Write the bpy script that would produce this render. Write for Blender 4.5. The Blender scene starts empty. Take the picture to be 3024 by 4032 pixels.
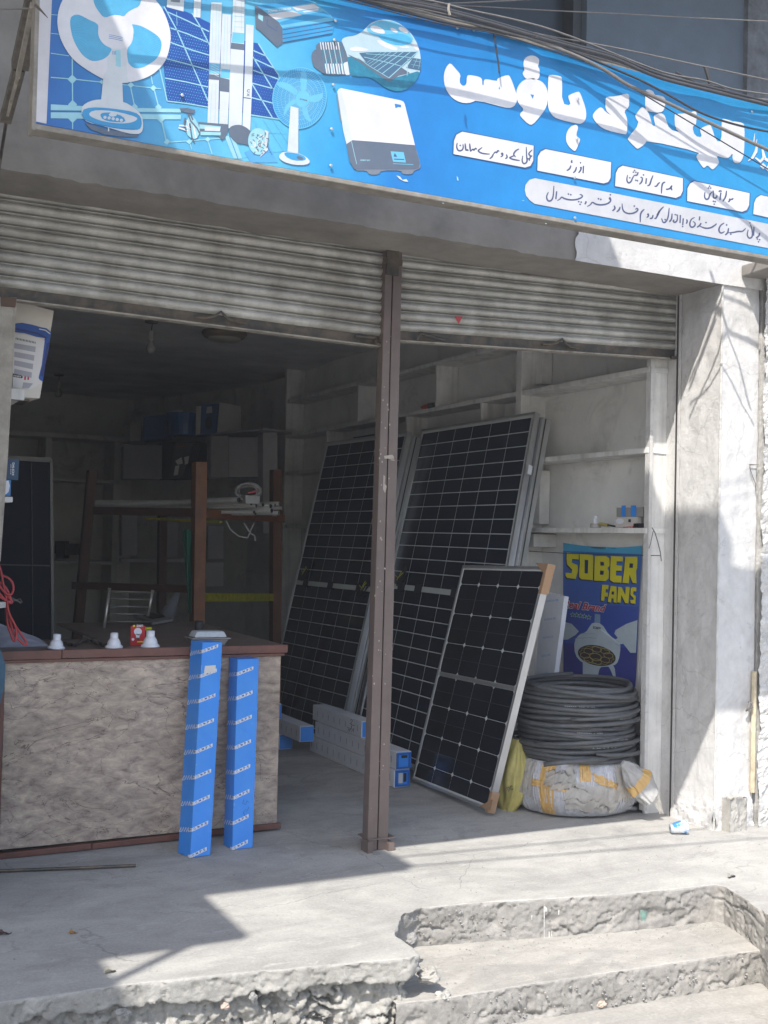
import bpy, bmesh, math, random
import numpy as np
from mathutils import Vector, Matrix, noise
random.seed(7)
S = bpy.context.scene
COL = S.collection
# ------------------------------------------------------------------ camera
CAM_H = 1.38
def _axes(yaw, pitch, roll):
    f = Vector((math.sin(yaw)*math.cos(pitch), math.cos(yaw)*math.cos(pitch), math.sin(pitch)))
    r0 = Vector((math.cos(yaw), -math.sin(yaw), 0)); u0 = r0.cross(f)
    r = r0*math.cos(roll) + u0*math.sin(roll); u = r.cross(f)
    return r, u, f
CR, CU, CF = _axes(math.radians(26.99), math.radians(1.42), math.radians(1.31))
FPX = 4500.0                       # focal length in pixels of the 3024 x 4032 photograph
cam_d = bpy.data.cameras.new('camera'); cam = bpy.data.objects.new('camera', cam_d); COL.objects.link(cam)
cam_d.sensor_fit = 'VERTICAL'; cam_d.sensor_height = 36.0; cam_d.lens = FPX/4032*36.0
cam_d.clip_start = 0.05; cam_d.clip_end = 2000
cam.matrix_world = Matrix(((CR.x, CU.x, -CF.x, 0), (CR.y, CU.y, -CF.y, 0), (CR.z, CU.z, -CF.z, CAM_H), (0, 0, 0, 1)))
S.camera = cam
CP = Vector((0, 0, CAM_H))
# ------------------------------------------------------------------ light
SUN = Vector((0.57, 0.54, -1.0)).normalized()      # direction the sunlight travels
W = bpy.data.worlds.new("World"); S.world = W; W.use_nodes = True
nt = W.node_tree; bg = nt.nodes['Background']
sky = nt.nodes.new('ShaderNodeTexSky'); sky.sky_type = 'NISHITA'; sky.sun_disc = False
sky.sun_elevation = math.asin(-SUN.z); sky.sun_rotation = math.atan2(-SUN.x, -SUN.y)
sky.dust_density = 2.0
nt.links.new(sky.outputs[0], bg.inputs[0]); bg.inputs[1].default_value = 0.15
sd = bpy.data.lights.new('sun', 'SUN'); sd.energy = 3.3; sd.angle = math.radians(0.53); sd.color = (1.0, 0.955, 0.89)
so = bpy.data.objects.new('sun', sd); COL.objects.link(so)
so.rotation_euler = SUN.to_track_quat('-Z', 'Y').to_euler()
S.view_settings.view_transform = 'Standard'; S.view_settings.look = 'None'
S.view_settings.gamma = 1.0; S.view_settings.use_curve_mapping = False
S.view_settings.exposure = 1.1
S.render.engine = 'CYCLES'
S.cycles.max_bounces = 12; S.cycles.diffuse_bounces = 9; S.cycles.glossy_bounces = 3; S.cycles.transmission_bounces = 4
S.cycles.use_denoising = True

# ------------------------------------------------------------------ survey helpers (points measured in the photograph, put on real planes)
def ray(x, y): return CF + CR*((x-1512)/FPX) - CU*((y-2016)/FPX)
def atY(x, y, Y): d = ray(x, y); return CP + d*(Y/d.y)
def atX(x, y, X): d = ray(x, y); return CP + d*(X/d.x)
def atZ(x, y, z=0.0): d = ray(x, y); return CP + d*((z-CAM_H)/d.z)

# ------------------------------------------------------------------ materials
def lin(c):
    return tuple((v/255/12.92 if v/255 <= .04045 else ((v/255+.055)/1.055)**2.4) for v in c)
def hexc(h): return lin(tuple(int(h[i:i+2], 16) for i in (0, 2, 4)))
MATS = {}
def mat(name, col, rough=.6, metal=0.0, var=.18, vs=6.0, bump=0.0, bs=60.0, col2=None, c2s=3.0, c2t=(.45, .6),
        streak=0.0, crack=0.0, flake=0.0, alpha=1.0, coat=0.0, trans=0.0, spec=.5, dirt=0.0):
    if name in MATS: return MATS[name]
    m = bpy.data.materials.new(name); m.use_nodes = True; t = m.node_tree; N = t.nodes; L = t.links
    b = N['Principled BSDF']; b.inputs['Roughness'].default_value = rough; b.inputs['Metallic'].default_value = metal
    b.inputs['Specular IOR Level'].default_value = spec
    if coat: b.inputs['Coat Weight'].default_value = coat; b.inputs['Coat Roughness'].default_value = .12
    if trans: b.inputs['Transmission Weight'].default_value = trans
    if alpha < 1: b.inputs['Alpha'].default_value = alpha
    tc = N.new('ShaderNodeTexCoord'); co = tc.outputs['Object']
    def nz(scale, detail=6, rough_=.6, dist=0.0, vec=None):
        n = N.new('ShaderNodeTexNoise'); n.inputs['Scale'].default_value = scale; n.inputs['Detail'].default_value = detail
        n.inputs['Roughness'].default_value = rough_; n.inputs['Distortion'].default_value = dist
        L.new(vec or co, n.inputs['Vector']); return n.outputs['Fac']
    def rng(src, a, b_, c, d):
        r = N.new('ShaderNodeMapRange'); r.inputs[1].default_value = a; r.inputs[2].default_value = b_
        r.inputs[3].default_value = c; r.inputs[4].default_value = d; L.new(src, r.inputs[0]); return r.outputs[0]
    def mixc(fac, A, B, mode='MIX'):
        x = N.new('ShaderNodeMix'); x.data_type = 'RGBA'; x.blend_type = mode
        for i, v in ((0, fac), (6, A), (7, B)):
            if isinstance(v, (int, float)): x.inputs[i].default_value = v
            elif isinstance(v, tuple): x.inputs[i].default_value = (*v[:3], 1)
            else: L.new(v, x.inputs[i])
        return x.outputs[2]
    c = tuple(col)
    if col2 is not None:
        c = mixc(rng(nz(c2s, 8, .65, .6), c2t[0], c2t[1], 0, 1), c, tuple(col2))
    if streak:
        mp = N.new('ShaderNodeMapping'); mp.inputs['Scale'].default_value = (14, 14, .8); L.new(co, mp.inputs[0])
        c = mixc(rng(nz(1.0, 6, .6, 0, mp.outputs[0]), .5, .72, 0, streak), c, (.10, .09, .075))
    if var:
        v = rng(nz(vs, 9, .68), .3, .7, 1-var, 1+var*.4)
        cb = N.new('ShaderNodeCombineColor'); [L.new(v, cb.inputs[i]) for i in range(3)]
        c = mixc(1.0, c, cb.outputs[0], 'MULTIPLY')
    def vcrack(scale, w, seed=0.0):
        w2 = N.new('ShaderNodeTexNoise'); w2.inputs['Scale'].default_value = scale*1.7; w2.inputs['Detail'].default_value = 8; L.new(co, w2.inputs['Vector'])
        ad = N.new('ShaderNodeMix'); ad.data_type = 'RGBA'; ad.inputs[0].default_value = .16; L.new(co, ad.inputs[6]); L.new(w2.outputs['Color'], ad.inputs[7])
        vo = N.new('ShaderNodeTexVoronoi'); vo.feature = 'DISTANCE_TO_EDGE'; vo.inputs['Scale'].default_value = scale; L.new(ad.outputs[2], vo.inputs['Vector'])
        return rng(vo.outputs['Distance'], 0, w, 1, 0)
    if flake:
        c = mixc(rng(nz(11, 12, .78, .5), .585, .60, 0, flake), c, tuple(x*.62 for x in col))
        mp2 = N.new('ShaderNodeMapping'); mp2.inputs['Scale'].default_value = (40, 40, 1.6); L.new(co, mp2.inputs[0])
        c = mixc(rng(nz(1.0, 8, .7, 0, mp2.outputs[0]), .62, .66, 0, flake*.5), c, tuple(x*.72 for x in col))
    if crack:
        mk = rng(nz(1.3, 3, .5), .5, .56, 0, crack); mm = N.new('ShaderNodeMath'); mm.operation = 'MULTIPLY'; L.new(vcrack(2.6, .006), mm.inputs[0]); L.new(mk, mm.inputs[1])
        c = mixc(mm.outputs[0], c, tuple(x*.3 for x in col))
    if dirt:
        c = mixc(rng(nz(2.3, 10, .72, 1.0), .55, .68, 0, dirt), c, (.16, .14, .11))
    if isinstance(c, tuple): b.inputs['Base Color'].default_value = (*c, 1)
    else: L.new(c, b.inputs['Base Color'])
    if bump:
        bn = N.new('ShaderNodeBump'); bn.inputs['Strength'].default_value = min(1, bump); bn.inputs['Distance'].default_value = .004*max(1, bump)
        L.new(nz(bs, 8, .65), bn.inputs['Height']); L.new(bn.outputs[0], b.inputs['Normal'])
    MATS[name] = m; return m

# ------------------------------------------------------------------ mesh building
class MB:
    def __init__(s): s.v = []; s.f = []; s.m = []
    def face(s, pts, mi=0):
        i = len(s.v); s.v += [Vector(p) for p in pts]; s.f.append(list(range(i, i+len(pts)))); s.m.append(mi)
    def hexa(s, a, b, mi=0):
        """a: 4 corners of one end, b: 4 corners of the other end (same winding)"""
        i = len(s.v); s.v += [Vector(p) for p in list(a)+list(b)]
        for q in ((3, 2, 1, 0), (4, 5, 6, 7), (0, 1, 5, 4), (1, 2, 6, 5), (2, 3, 7, 6), (3, 0, 4, 7)):
            s.f.append([i+k for k in q]); s.m.append(mi)
    def box(s, x0, x1, y0, y1, z0, z1, mi=0):
        s.hexa([(x0, y0, z0), (x1, y0, z0), (x1, y1, z0), (x0, y1, z0)], [(x0, y0, z1), (x1, y0, z1), (x1, y1, z1), (x0, y1, z1)], mi)
    def bar(s, p, q, w, h=None, mi=0, up=Vector((0, 0, 1))):
        p = Vector(p); q = Vector(q); h = h or w; d = (q-p).normalized()
        a = d.cross(up)
        if a.length < 1e-3: a = d.cross(Vector((1, 0, 0)))
        a.normalize(); b = a.cross(d).normalized()
        c = lambda o: [o-a*w/2-b*h/2, o+a*w/2-b*h/2, o+a*w/2+b*h/2, o-a*w/2+b*h/2]
        s.hexa(c(p), c(q), mi)
    def tube(s, pts, r, n=8, mi=0, cap=True):
        pts = [Vector(p) for p in pts]; rr = r if hasattr(r, '__len__') else [r]*len(pts); i0 = len(s.v); pa = None
        for k, p in enumerate(pts):
            d = (pts[min(k+1, len(pts)-1)]-pts[max(k-1, 0)]).normalized()
            if pa is None:
                pa = d.cross(Vector((0, 0, 1)))
                if pa.length < 1e-3: pa = d.cross(Vector((0, 1, 0)))
            pa = (pa - d*pa.dot(d)).normalized(); b = d.cross(pa)
            for j in range(n):
                t = 2*math.pi*j/n; s.v.append(p + (pa*math.cos(t)+b*math.sin(t))*rr[k])
        for k in range(len(pts)-1):
            for j in range(n):
                a = i0+k*n+j; b_ = i0+k*n+(j+1) % n
                s.f.append([a, a+n, b_+n, b_]); s.m.append(mi)
        if cap:
            s.f.append([i0+j for j in range(n)]); s.m.append(mi)
            e = i0+(len(pts)-1)*n; s.f.append([e+j for j in reversed(range(n))]); s.m.append(mi)
    def lathe(s, c, prof, n=24, mi=0, ax=None):
        c = Vector(c); i0 = len(s.v); R = Matrix.Identity(3) if ax is None else Vector((0, 0, 1)).rotation_difference(Vector(ax)).to_matrix()
        for r, z in prof:
            for j in range(n):
                t = 2*math.pi*j/n; s.v.append(c+R @ Vector((r*math.cos(t), r*math.sin(t), z)))
        for k in range(len(prof)-1):
            for j in range(n):
                a = i0+k*n+j; b = i0+k*n+(j+1) % n; s.f.append([a, b, b+n, a+n]); s.m.append(mi)
    def grid(s, fn, nu, nv, mi=0):
        i0 = len(s.v)
        for j in range(nv+1):
            for i in range(nu+1): s.v.append(Vector(fn(i/nu, j/nv)))
        for j in range(nv):
            for i in range(nu):
                a = i0+j*(nu+1)+i; s.f.append([a, a+1, a+nu+2, a+nu+1]); s.m.append(mi if not callable(mi) else mi((i+.5)/nu, (j+.5)/nv))
    def build(s, name, mats, parent=None, smooth=False, base=None, label=None, bevel=0.0, auto=None):
        if not isinstance(mats, (list, tuple)): mats = [mats]
        off = Vector(base) if base is not None else (Vector(parent.location) if parent is not None and parent.get('_base') else Vector((0, 0, 0)))
        p = parent
        if parent is not None and not parent.get('_base') and parent.parent is not None and parent.parent.get('_base'):
            off = Vector(parent.parent.location)
        me = bpy.data.meshes.new(name); me.from_pydata([tuple(v-off) for v in s.v], [], s.f)
        for m in mats: me.materials.append(m)
        me.polygons.foreach_set('material_index', s.m)
        if smooth: me.polygons.foreach_set('use_smooth', [True]*len(me.polygons))
        me.update()
        for pl in me.polygons:
            if len(pl.vertices) > 60: pl.use_smooth = False
        o = bpy.data.objects.new(name, me); COL.objects.link(o)
        if parent is not None: o.parent = parent
        else: o.location = off
        if label: o['label'] = label
        if bevel:
            md = o.modifiers.new('bevel', 'BEVEL'); md.width = bevel; md.segments = 2; md.limit_method = 'ANGLE'
        return o
def thing(name, label, cat, base=(0, 0, 0), group=None):
    o = bpy.data.objects.new(name, None); COL.objects.link(o); o.location = base; o.empty_display_size = .1
    o['_base'] = 1; o['label'] = label; o['category'] = cat
    if group: o['group'] = group
    return o
def tag(o, label, cat, group=None):
    o['label'] = label; o['category'] = cat
    if group: o['group'] = group
    return o
def struct(o): o['kind'] = 'structure'; return o
def smoothed(pts, it=1, closed=True):
    pts = [tuple(p) for p in pts]
    for _ in range(it):
        o = []; n = len(pts)
        for i in range(n if closed else n-1):
            a = pts[i]; b = pts[(i+1) % n]
            o += [(a[0]*.75+b[0]*.25, a[1]*.75+b[1]*.25), (a[0]*.25+b[0]*.75, a[1]*.25+b[1]*.75)]
        if not closed: o = [pts[0]]+o+[pts[-1]]
        pts = o
    return pts
def ribbon(pts, w):
    """flat stroke outline quads along pts; w number or list"""
    n = len(pts); ww = w if hasattr(w, '__len__') else [w]*n; L_ = []; R_ = []
    for i, p in enumerate(pts):
        a = pts[max(i-1, 0)]; b = pts[min(i+1, n-1)]; dx, dy = b[0]-a[0], b[1]-a[1]; l = math.hypot(dx, dy) or 1
        L_.append((p[0]-dy/l*ww[i]/2, p[1]+dx/l*ww[i]/2)); R_.append((p[0]+dy/l*ww[i]/2, p[1]-dx/l*ww[i]/2))
    return [[L_[i], L_[i+1], R_[i+1], R_[i]] for i in range(n-1)]
def ell(cx, cy, rx, ry, tilt=0, n=28, a0=0, a1=360):
    t = math.radians(tilt); o = []
    for i in range(n):
        a = math.radians(a0+(a1-a0)*i/(n if a1-a0 == 360 else n-1)); x = rx*math.cos(a); y = ry*math.sin(a)
        o.append((cx+x*math.cos(t)-y*math.sin(t), cy+x*math.sin(t)+y*math.cos(t)))
    return o
_glyph = {}
def glyphs(txt, bold=0.0):
    k = (txt, bold)
    if k in _glyph: return _glyph[k]
    c = bpy.data.curves.new('t', 'FONT'); c.body = txt; c.size = 1.0; c.offset = bold; c.resolution_u = 3
    o = bpy.data.objects.new('t', c); COL.objects.link(o)
    dg = bpy.context.evaluated_depsgraph_get(); me = bpy.data.meshes.new_from_object(o.evaluated_get(dg))
    vs = [(v.co.x, v.co.y) for v in me.vertices]; fs = [list(p.vertices) for p in me.polygons]
    bpy.data.objects.remove(o); bpy.data.curves.remove(c); bpy.data.meshes.remove(me)
    x0 = min(v[0] for v in vs); x1 = max(v[0] for v in vs)
    vs = [((x-x0)/(x1-x0), y/.73) for x, y in vs]        # width 0..1, cap height 0..1
    _glyph[k] = (vs, fs); return vs, fs
class Print:
    """flat print traced on a surface: fn(x, y, off) gives the world point"""
    def __init__(s, fn, step=.0006): s.fn = fn; s.mb = MB(); s.mats = []; s.step = step
    def mi(s, m):
        if m not in s.mats: s.mats.append(m)
        return s.mats.index(m)
    def poly(s, pts, m, layer=1): s.mb.face([s.fn(x, y, layer*s.step) for x, y in pts], s.mi(m))
    def stroke(s, pts, w, m, layer=1):
        for q in ribbon(pts, w): s.poly(q, m, layer)
    def text(s, txt, p0, p1, h, m, layer=1, bold=.0, shear=0.0, up=None):
        """baseline from p0 to p1, cap height h (same units)"""
        vs, fs = glyphs(txt, bold); dx, dy = p1[0]-p0[0], p1[1]-p0[1]; l = math.hypot(dx, dy)
        ux, uy = up if up else (dy/l, -dx/l)
        for f in fs:
            s.poly([(p0[0]+dx*(vs[i][0]+shear*vs[i][1]*h/l)+ux*h*vs[i][1], p0[1]+dy*(vs[i][0]+shear*vs[i][1]*h/l)+uy*h*vs[i][1]) for i in f], m, layer)
    def build(s, name, parent): return s.mb.build(name, s.mats, parent)
# ------------------------------------------------------------------ material palette (real-world base colours)
def concrete_mat(name, base, dark, scale=1.0, bump=.5, fine=90):
    m = bpy.data.materials.new(name); m.use_nodes = True; t = m.node_tree; N = t.nodes; L = t.links; b = N['Principled BSDF']
    b.inputs['Roughness'].default_value = .92; b.inputs['Specular IOR Level'].default_value = .25
    tc = N.new('ShaderNodeTexCoord'); co = tc.outputs['Object']
    def nz(sc, det=8, ro=.6, di=0, v=None, lac=2.0):
        n = N.new('ShaderNodeTexNoise'); n.inputs['Scale'].default_value = sc; n.inputs['Detail'].default_value = det
        n.inputs['Roughness'].default_value = ro; n.inputs['Distortion'].default_value = di; L.new(v or co, n.inputs['Vector']); return n.outputs['Fac']
    def rg(src, a, c, d, e):
        r = N.new('ShaderNodeMapRange'); [setattr(r.inputs[i+1], 'default_value', q) for i, q in enumerate((a, c, d, e))]; L.new(src, r.inputs[0]); return r.outputs[0]
    def mx(f, A, B, mode='MIX'):
        x = N.new('ShaderNodeMix'); x.data_type = 'RGBA'; x.blend_type = mode
        for i, v in ((0, f), (6, A), (7, B)):
            if isinstance(v, (int, float)): x.inputs[i].default_value = v
            elif isinstance(v, tuple): x.inputs[i].default_value = (*v, 1)
            else: L.new(v, x.inputs[i])
        return x.outputs[2]
    mp = N.new('ShaderNodeMapping'); mp.inputs['Scale'].default_value = (1, 2.2, 1); mp.inputs['Rotation'].default_value = (0, 0, .2); L.new(co, mp.inputs[0])
    big = nz(1.6*scale, 9, .62, .9, mp.outputs[0]); mid = nz(9*scale, 10, .7, .4); fin = nz(fine*scale, 6, .7); sm = nz(4*scale, 10, .75, 2.0, mp.outputs[0])
    c = mx(rg(big, .38, .66, 0, 1), base, dark)
    big2 = nz(.9*scale, 7, .6, 1.5, mp.outputs[0]); c = mx(rg(big2, .52, .60, 0, .35), c, tuple(x*.72 for x in dark))
    c = mx(rg(mid, .45, .75, 0, .35), c, tuple(x*.62 for x in dark))
    c = mx(rg(sm, .57, .66, 0, .45), c, tuple(min(.75, x*1.25) for x in base))
    st = nz(2.7*scale, 13, .8, .8); c = mx(rg(st, .575, .59, 0, .30), c, tuple(x*.66 for x in dark))
    st2 = nz(6.1*scale, 13, .82, .3); c = mx(rg(st2, .60, .615, 0, .40), c, tuple(min(.7, x*1.2) for x in base))
    wn = N.new('ShaderNodeTexNoise'); wn.inputs['Scale'].default_value = 3.5*scale; wn.inputs['Detail'].default_value = 9; L.new(co, wn.inputs['Vector'])
    ad = N.new('ShaderNodeMix'); ad.data_type = 'RGBA'; ad.inputs[0].default_value = .2; L.new(co, ad.inputs[6]); L.new(wn.outputs['Color'], ad.inputs[7])
    vo = N.new('ShaderNodeTexVoronoi'); vo.feature = 'DISTANCE_TO_EDGE'; vo.inputs['Scale'].default_value = 1.1*scale; L.new(ad.outputs[2], vo.inputs['Vector'])
    mk = rg(nz(1.1*scale, 3), .5, .58, 0, .5); mm = N.new('ShaderNodeMath'); mm.operation = 'MULTIPLY'; L.new(rg(vo.outputs['Distance'], 0, .0035, 1, 0), mm.inputs[0]); L.new(mk, mm.inputs[1])
    c = mx(mm.outputs[0], c, tuple(x*.35 for x in dark))
    v = rg(fin, .25, .75, .80, 1.12); cb = N.new('ShaderNodeCombineColor'); [L.new(v, cb.inputs[i]) for i in range(3)]
    c = mx(1.0, c, cb.outputs[0], 'MULTIPLY'); L.new(c, b.inputs['Base Color'])
    b1 = N.new('ShaderNodeBump'); b1.inputs['Strength'].default_value = bump; b1.inputs['Distance'].default_value = .006; L.new(mid, b1.inputs['Height'])
    b2 = N.new('ShaderNodeBump'); b2.inputs['Strength'].default_value = bump*.8; b2.inputs['Distance'].default_value = .002; L.new(fin, b2.inputs['Height'])
    L.new(b1.outputs[0], b2.inputs['Normal']); L.new(b2.outputs[0], b.inputs['Normal'])
    MATS[name] = m; return m
m_floor = concrete_mat('worn concrete floor', (.43, .42, .39), (.33, .32, .30), 1, .35)
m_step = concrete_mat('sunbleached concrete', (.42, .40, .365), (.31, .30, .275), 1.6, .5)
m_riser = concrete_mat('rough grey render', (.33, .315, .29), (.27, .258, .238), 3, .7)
m_rubble = concrete_mat('broken rubble concrete', (.43, .415, .38), (.31, .30, .275), 5, 1.0)
m_ground = concrete_mat('dusty street concrete', (.38, .365, .335), (.29, .28, .255), .8, .5)
m_plaster = mat('grey cement plaster', (.27, .25, .225), .9, var=.3, vs=3, bump=.35, bs=25, col2=(.19, .178, .163), c2s=1.6, c2t=(.42, .68))
m_white_wall = mat('whitewashed plaster', (.52, .505, .475), .85, var=.2, vs=7, bump=.4, bs=35, streak=.3, dirt=.35)
m_column = mat('weathered whitewash column', (.57, .56, .545), .88, var=.14, vs=16, bump=.6, bs=60, streak=.10, dirt=.25, flake=.45, crack=.35)
m_right = mat('flaking white stucco', (.56, .55, .525), .9, var=.3, vs=14, bump=2.5, bs=22, dirt=.25)
m_inner = mat('interior distemper', (.78, .77, .74), .9, var=.2, vs=2, bump=.25, bs=20, dirt=.3)
m_back = mat('dim back wall plaster', (.68, .66, .60), .9, var=.25, vs=1.5, dirt=.4)
m_ceil = mat('smoky ceiling plaster', (.70, .70, .70), .9, var=.35, vs=1.4, bump=.3, bs=8)
m_shelf = mat('painted shelf board', (.74, .73, .70), .7, var=.25, vs=5, bump=.2, bs=40, streak=.35)
m_upper = mat('slate painted wall', (.085, .11, .14), .8, var=.18, vs=4, bump=.2)
m_glassdark = mat('dark window opening', (.02, .026, .032), .35, var=.1)
m_steel = mat('galvanised shutter slat', (.50, .49, .455), .5, .1, var=.35, vs=8, bump=.15, bs=50, col2=(.34, .325, .29), c2s=2.6, streak=.12)
m_steel_dk = mat('greasy dark steel', (.07, .066, .06), .55, .4, var=.4, vs=12, bump=.2, col2=(.14, .11, .08), c2s=9)
m_brown = mat('brown painted steel', (.15, .112, .098), .5, .1, var=.2, vs=10, bump=.1, dirt=.35, coat=.1)
m_chip = mat('chipped pale paint', (.42, .36, .30), .8)
m_black = mat('black', (.016, .016, .018), .6, var=0)
m_white = mat('white plastic', (.70, .71, .76), .35, var=.06, coat=.1)
m_card = mat('white carton', (.55, .52, .48), .75, var=.12, vs=8)
m_wood = mat('orange brown timber', (.21, .075, .026), .6, var=.35, vs=9, streak=.4)
m_wood_red = mat('red brown edging', (.15, .058, .042), .5, var=.3, vs=14, dirt=.3)
m_oldwood = mat('grey weathered wood', (.34, .31, .265), .85, var=.4, vs=12, bump=.6, bs=40, streak=.7)
m_alu = mat('aluminium frame', (.52, .53, .54), .38, .75, var=.1)
m_backsheet = mat('pale backsheet grid', (.60, .62, .61), .3, var=.05, coat=.3)
m_cell = mat('navy solar cell', (.008, .012, .030), .22, 0, var=.3, vs=5, coat=.2, spec=.4)
m_cell2 = mat('black solar cell', (.008, .010, .018), .2, 0, var=.3, vs=5, coat=.2, spec=.4)
m_blue = mat('blue carton', lin((48, 135, 225)), .45, var=.12, vs=5, coat=.1, col2=lin((62, 140, 220)), c2s=2)
m_blue_print = mat('white carton print', (.74, .75, .78), .5, var=.12)
m_ink = mat('carton blue ink', lin((30, 60, 120)), .6, var=0)
m_rubber = mat('black rubber hose', (.085, .088, .093), .55, var=.3, vs=18, dirt=.45)
m_red = mat('red flex', (.42, .045, .05), .45, var=.15)
m_leaf = mat('dry leaf', (.35, .19, .06), .8)
m_foil = mat('gold foil tape', (.75, .68, .05), .28, .6, var=.35, vs=30, bump=1.0, bs=30)
m_cloth = mat('grey cloth', (.28, .28, .33), .9, var=.2, bump=.4, bs=50)
m_green = mat('green cloth', (.01, .12, .075), .8, var=.3)
m_cable = mat('grey weathered cable', (.16, .15, .14), .6, var=.3, vs=20)
m_cable_dk = mat('dark cable', (.045, .045, .05), .6, var=.3, vs=20)
m_orange = mat('orange packing tape', (.58, .36, .12), .4, var=.2, vs=12)
m_film = mat('wrapped grey film', (.50, .50, .52), .35, var=.45, vs=22, bump=1.6, bs=28, coat=.2)
m_rag = mat('torn plastic rag', (.50, .47, .42), .5, var=.3, vs=10, bump=1.2, bs=22, alpha=.72)
m_yel = mat('yellow sack', (.44, .38, .12), .6, var=.3, vs=7, bump=.5)
# ------------------------------------------------------------------ ground, platform and steps
mb = MB(); mb.face([(-60, -60, -.275), (60, -60, -.275), (60, 60, -.275), (-60, 60, -.275)]); struct(mb.build('ground', m_ground))
def resample(line, step):
    o = [Vector((*line[0], 0))]
    for a, b in zip(line[:-1], line[1:]):
        a = Vector((*a, 0)); b = Vector((*b, 0)); n = max(1, int((b-a).length/step))
        for i in range(1, n+1): o.append(a.lerp(b, i/n))
    return o
def smoothstep(a, b, x):
    t = max(0, min(1, (x-a)/(b-a))); return t*t*(3-2*t)
def fr(p, o=4): return noise.fractal(p, 1.0, 2.0, o)
def rough_edge(mb, line, z0, z1, r, disp, step=.006, back=None, topn=.002, mi_top=0, mi_face=1, wob=.003):
    P = resample(line, step); n = len(P); rows = []; nrm = []
    for i, p in enumerate(P):
        d = Vector((0, 0, 0))
        for k in range(-5, 6):
            a = P[max(0, min(n-2, i+k))]; b = P[max(0, min(n-2, i+k))+1]; d += (b-a).normalized()
        d.normalize(); nrm.append(Vector((d.y, -d.x, 0)))
    m = int((z0-z1)/step); prof = [(-r, 0.0)]
    for k in range(1, 6):
        a = math.pi/2*k/5; prof.append((-r+r*math.sin(a), -(r-r*math.cos(a))))
    for k in range(1, m+1): prof.append((0.0, -r-(z0-z1-r)*k/m))
    i0 = len(mb.v)
    for i, p in enumerate(P):
        for j, (o, dz) in enumerate(prof):
            q = p + nrm[i]*o; q.z = z0+dz
            w = fr(Vector((p.x*7, p.y*7, z0*9)))*wob
            if j > 0:
                k = min(1, j/5); q += nrm[i]*(disp(q, -dz, i)*k + w)
                if j < 7: q.z += fr(q*30)*.004*k
            else: q += nrm[i]*w*.5
            mb.v.append(q)
    L_ = len(prof)
    for i in range(n-1):
        for j in range(L_-1):
            a = i0+i*L_+j; mb.f.append([a, a+1, a+L_+1, a+L_]); mb.m.append(mi_top if j < 2 else (mi_face if not callable(mi_face) else mi_face(P[i])))
    if back:
        mb.f.append([i0+i*L_ for i in range(n)]); mb.m.append(mi_top)
        bi = len(mb.v); mb.v += [Vector((*b, z0)) for b in back]; mb.f[-1] = mb.f[-1]+[bi+k for k in range(len(back))]
def vor(p):
    d, _ = noise.voronoi(p); return d[1]-d[0], d[0]
def disp_rubble(q, depth, i):
    e = .075+.03*noise.noise(Vector((q.x*7, 1.3, 0)))+.022*noise.noise(Vector((q.x*26, 4.1, 0)))
    base = fr(q*12)*.0035+fr(q*80, 6)*.0022-.006*smoothstep(.26, .28, fr(q*24+Vector((3, 1, 2)), 6))
    if depth < e:
        return base
    w = Vector((fr(q*6)*.9, 0, fr(q*6+Vector((5, 5, 5)))*.9)); v, d0 = vor(Vector((q.x*6.5, q.y*6.5, q.z*11))+w)
    lump = (.4-min(.4, d0))*.07+fr(q*24, 6)*.016
    crack = -.06*(1-smoothstep(0, .07, v))*smoothstep(-.2, .2, noise.noise(q*5+Vector((9, 0, 0))))
    return base*1.6+fr(q*30)*.01-.045*smoothstep(0, .010, depth-e)+lump+crack
def disp_riser(q, depth, i):
    d = fr(q*16)*.0010+fr(q*95, 6)*.0020-.005*smoothstep(.22, .235, fr(q*11+Vector((3, 3, 3)), 6))-.003*smoothstep(.26, .28, fr(q*31+Vector((8, 3, 1)), 6))
    c = abs(noise.noise(Vector((q.x*4.5, 2.2, 0)))*.10 + .085-depth + noise.noise(Vector((q.x*22, 8, 0)))*.02)
    gate = .7*smoothstep(.05, .25, noise.noise(Vector((q.x*5.3, 7.7, 0))))
    d -= .016*(1-smoothstep(0, .006, c+.006*fr(q*60)))*gate
    pit = noise.noise(q*26); d -= .007*smoothstep(.42, .50, pit)
    low = noise.noise(Vector((q.x*9, 5.5, q.z*14))); d -= .010*smoothstep(.25, .45, low)*smoothstep(.05, .09, depth)
    return d
front = [(-2.5, 3.62), (.3, 3.53), (.56, 3.51), (.91, 3.50), (1.25, 3.455), (1.6, 3.39), (1.84, 3.345), (1.885, 3.37), (1.90, 3.45), (1.90, 3.56), (1.96, 3.66),
         (2.03, 3.745), (2.13, 3.785), (2.35, 3.755), (2.6, 3.70), (2.85, 3.645), (3.10, 3.605), (3.385, 3.575), (3.40, 3.54), (3.36, 3.40), (3.29, 3.20), (3.2, 2.9), (3.15, 2.4)]
mb = MB()
def disp_platform(q, depth, i):
    k = smoothstep(1.9, 2.05, q.x); a = disp_rubble(q, depth, i) if k < 1 else 0; b = disp_riser(q, depth, i) if k > 0 else 0
    d = a*(1-k)+b*k
    if q.x > 1.86 and q.x < 2.35: d += .6*fr(q*11)*.02*(1-smoothstep(2.1, 2.35, q.x))-.015*smoothstep(1.86, 2.0, q.x)*(1-smoothstep(2.1, 2.35, q.x))*smoothstep(0, .08, depth)
    return d
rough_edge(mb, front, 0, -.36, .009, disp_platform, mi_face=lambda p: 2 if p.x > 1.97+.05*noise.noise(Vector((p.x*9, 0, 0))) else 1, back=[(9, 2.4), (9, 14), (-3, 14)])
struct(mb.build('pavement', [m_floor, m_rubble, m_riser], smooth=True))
mb = MB()
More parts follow.
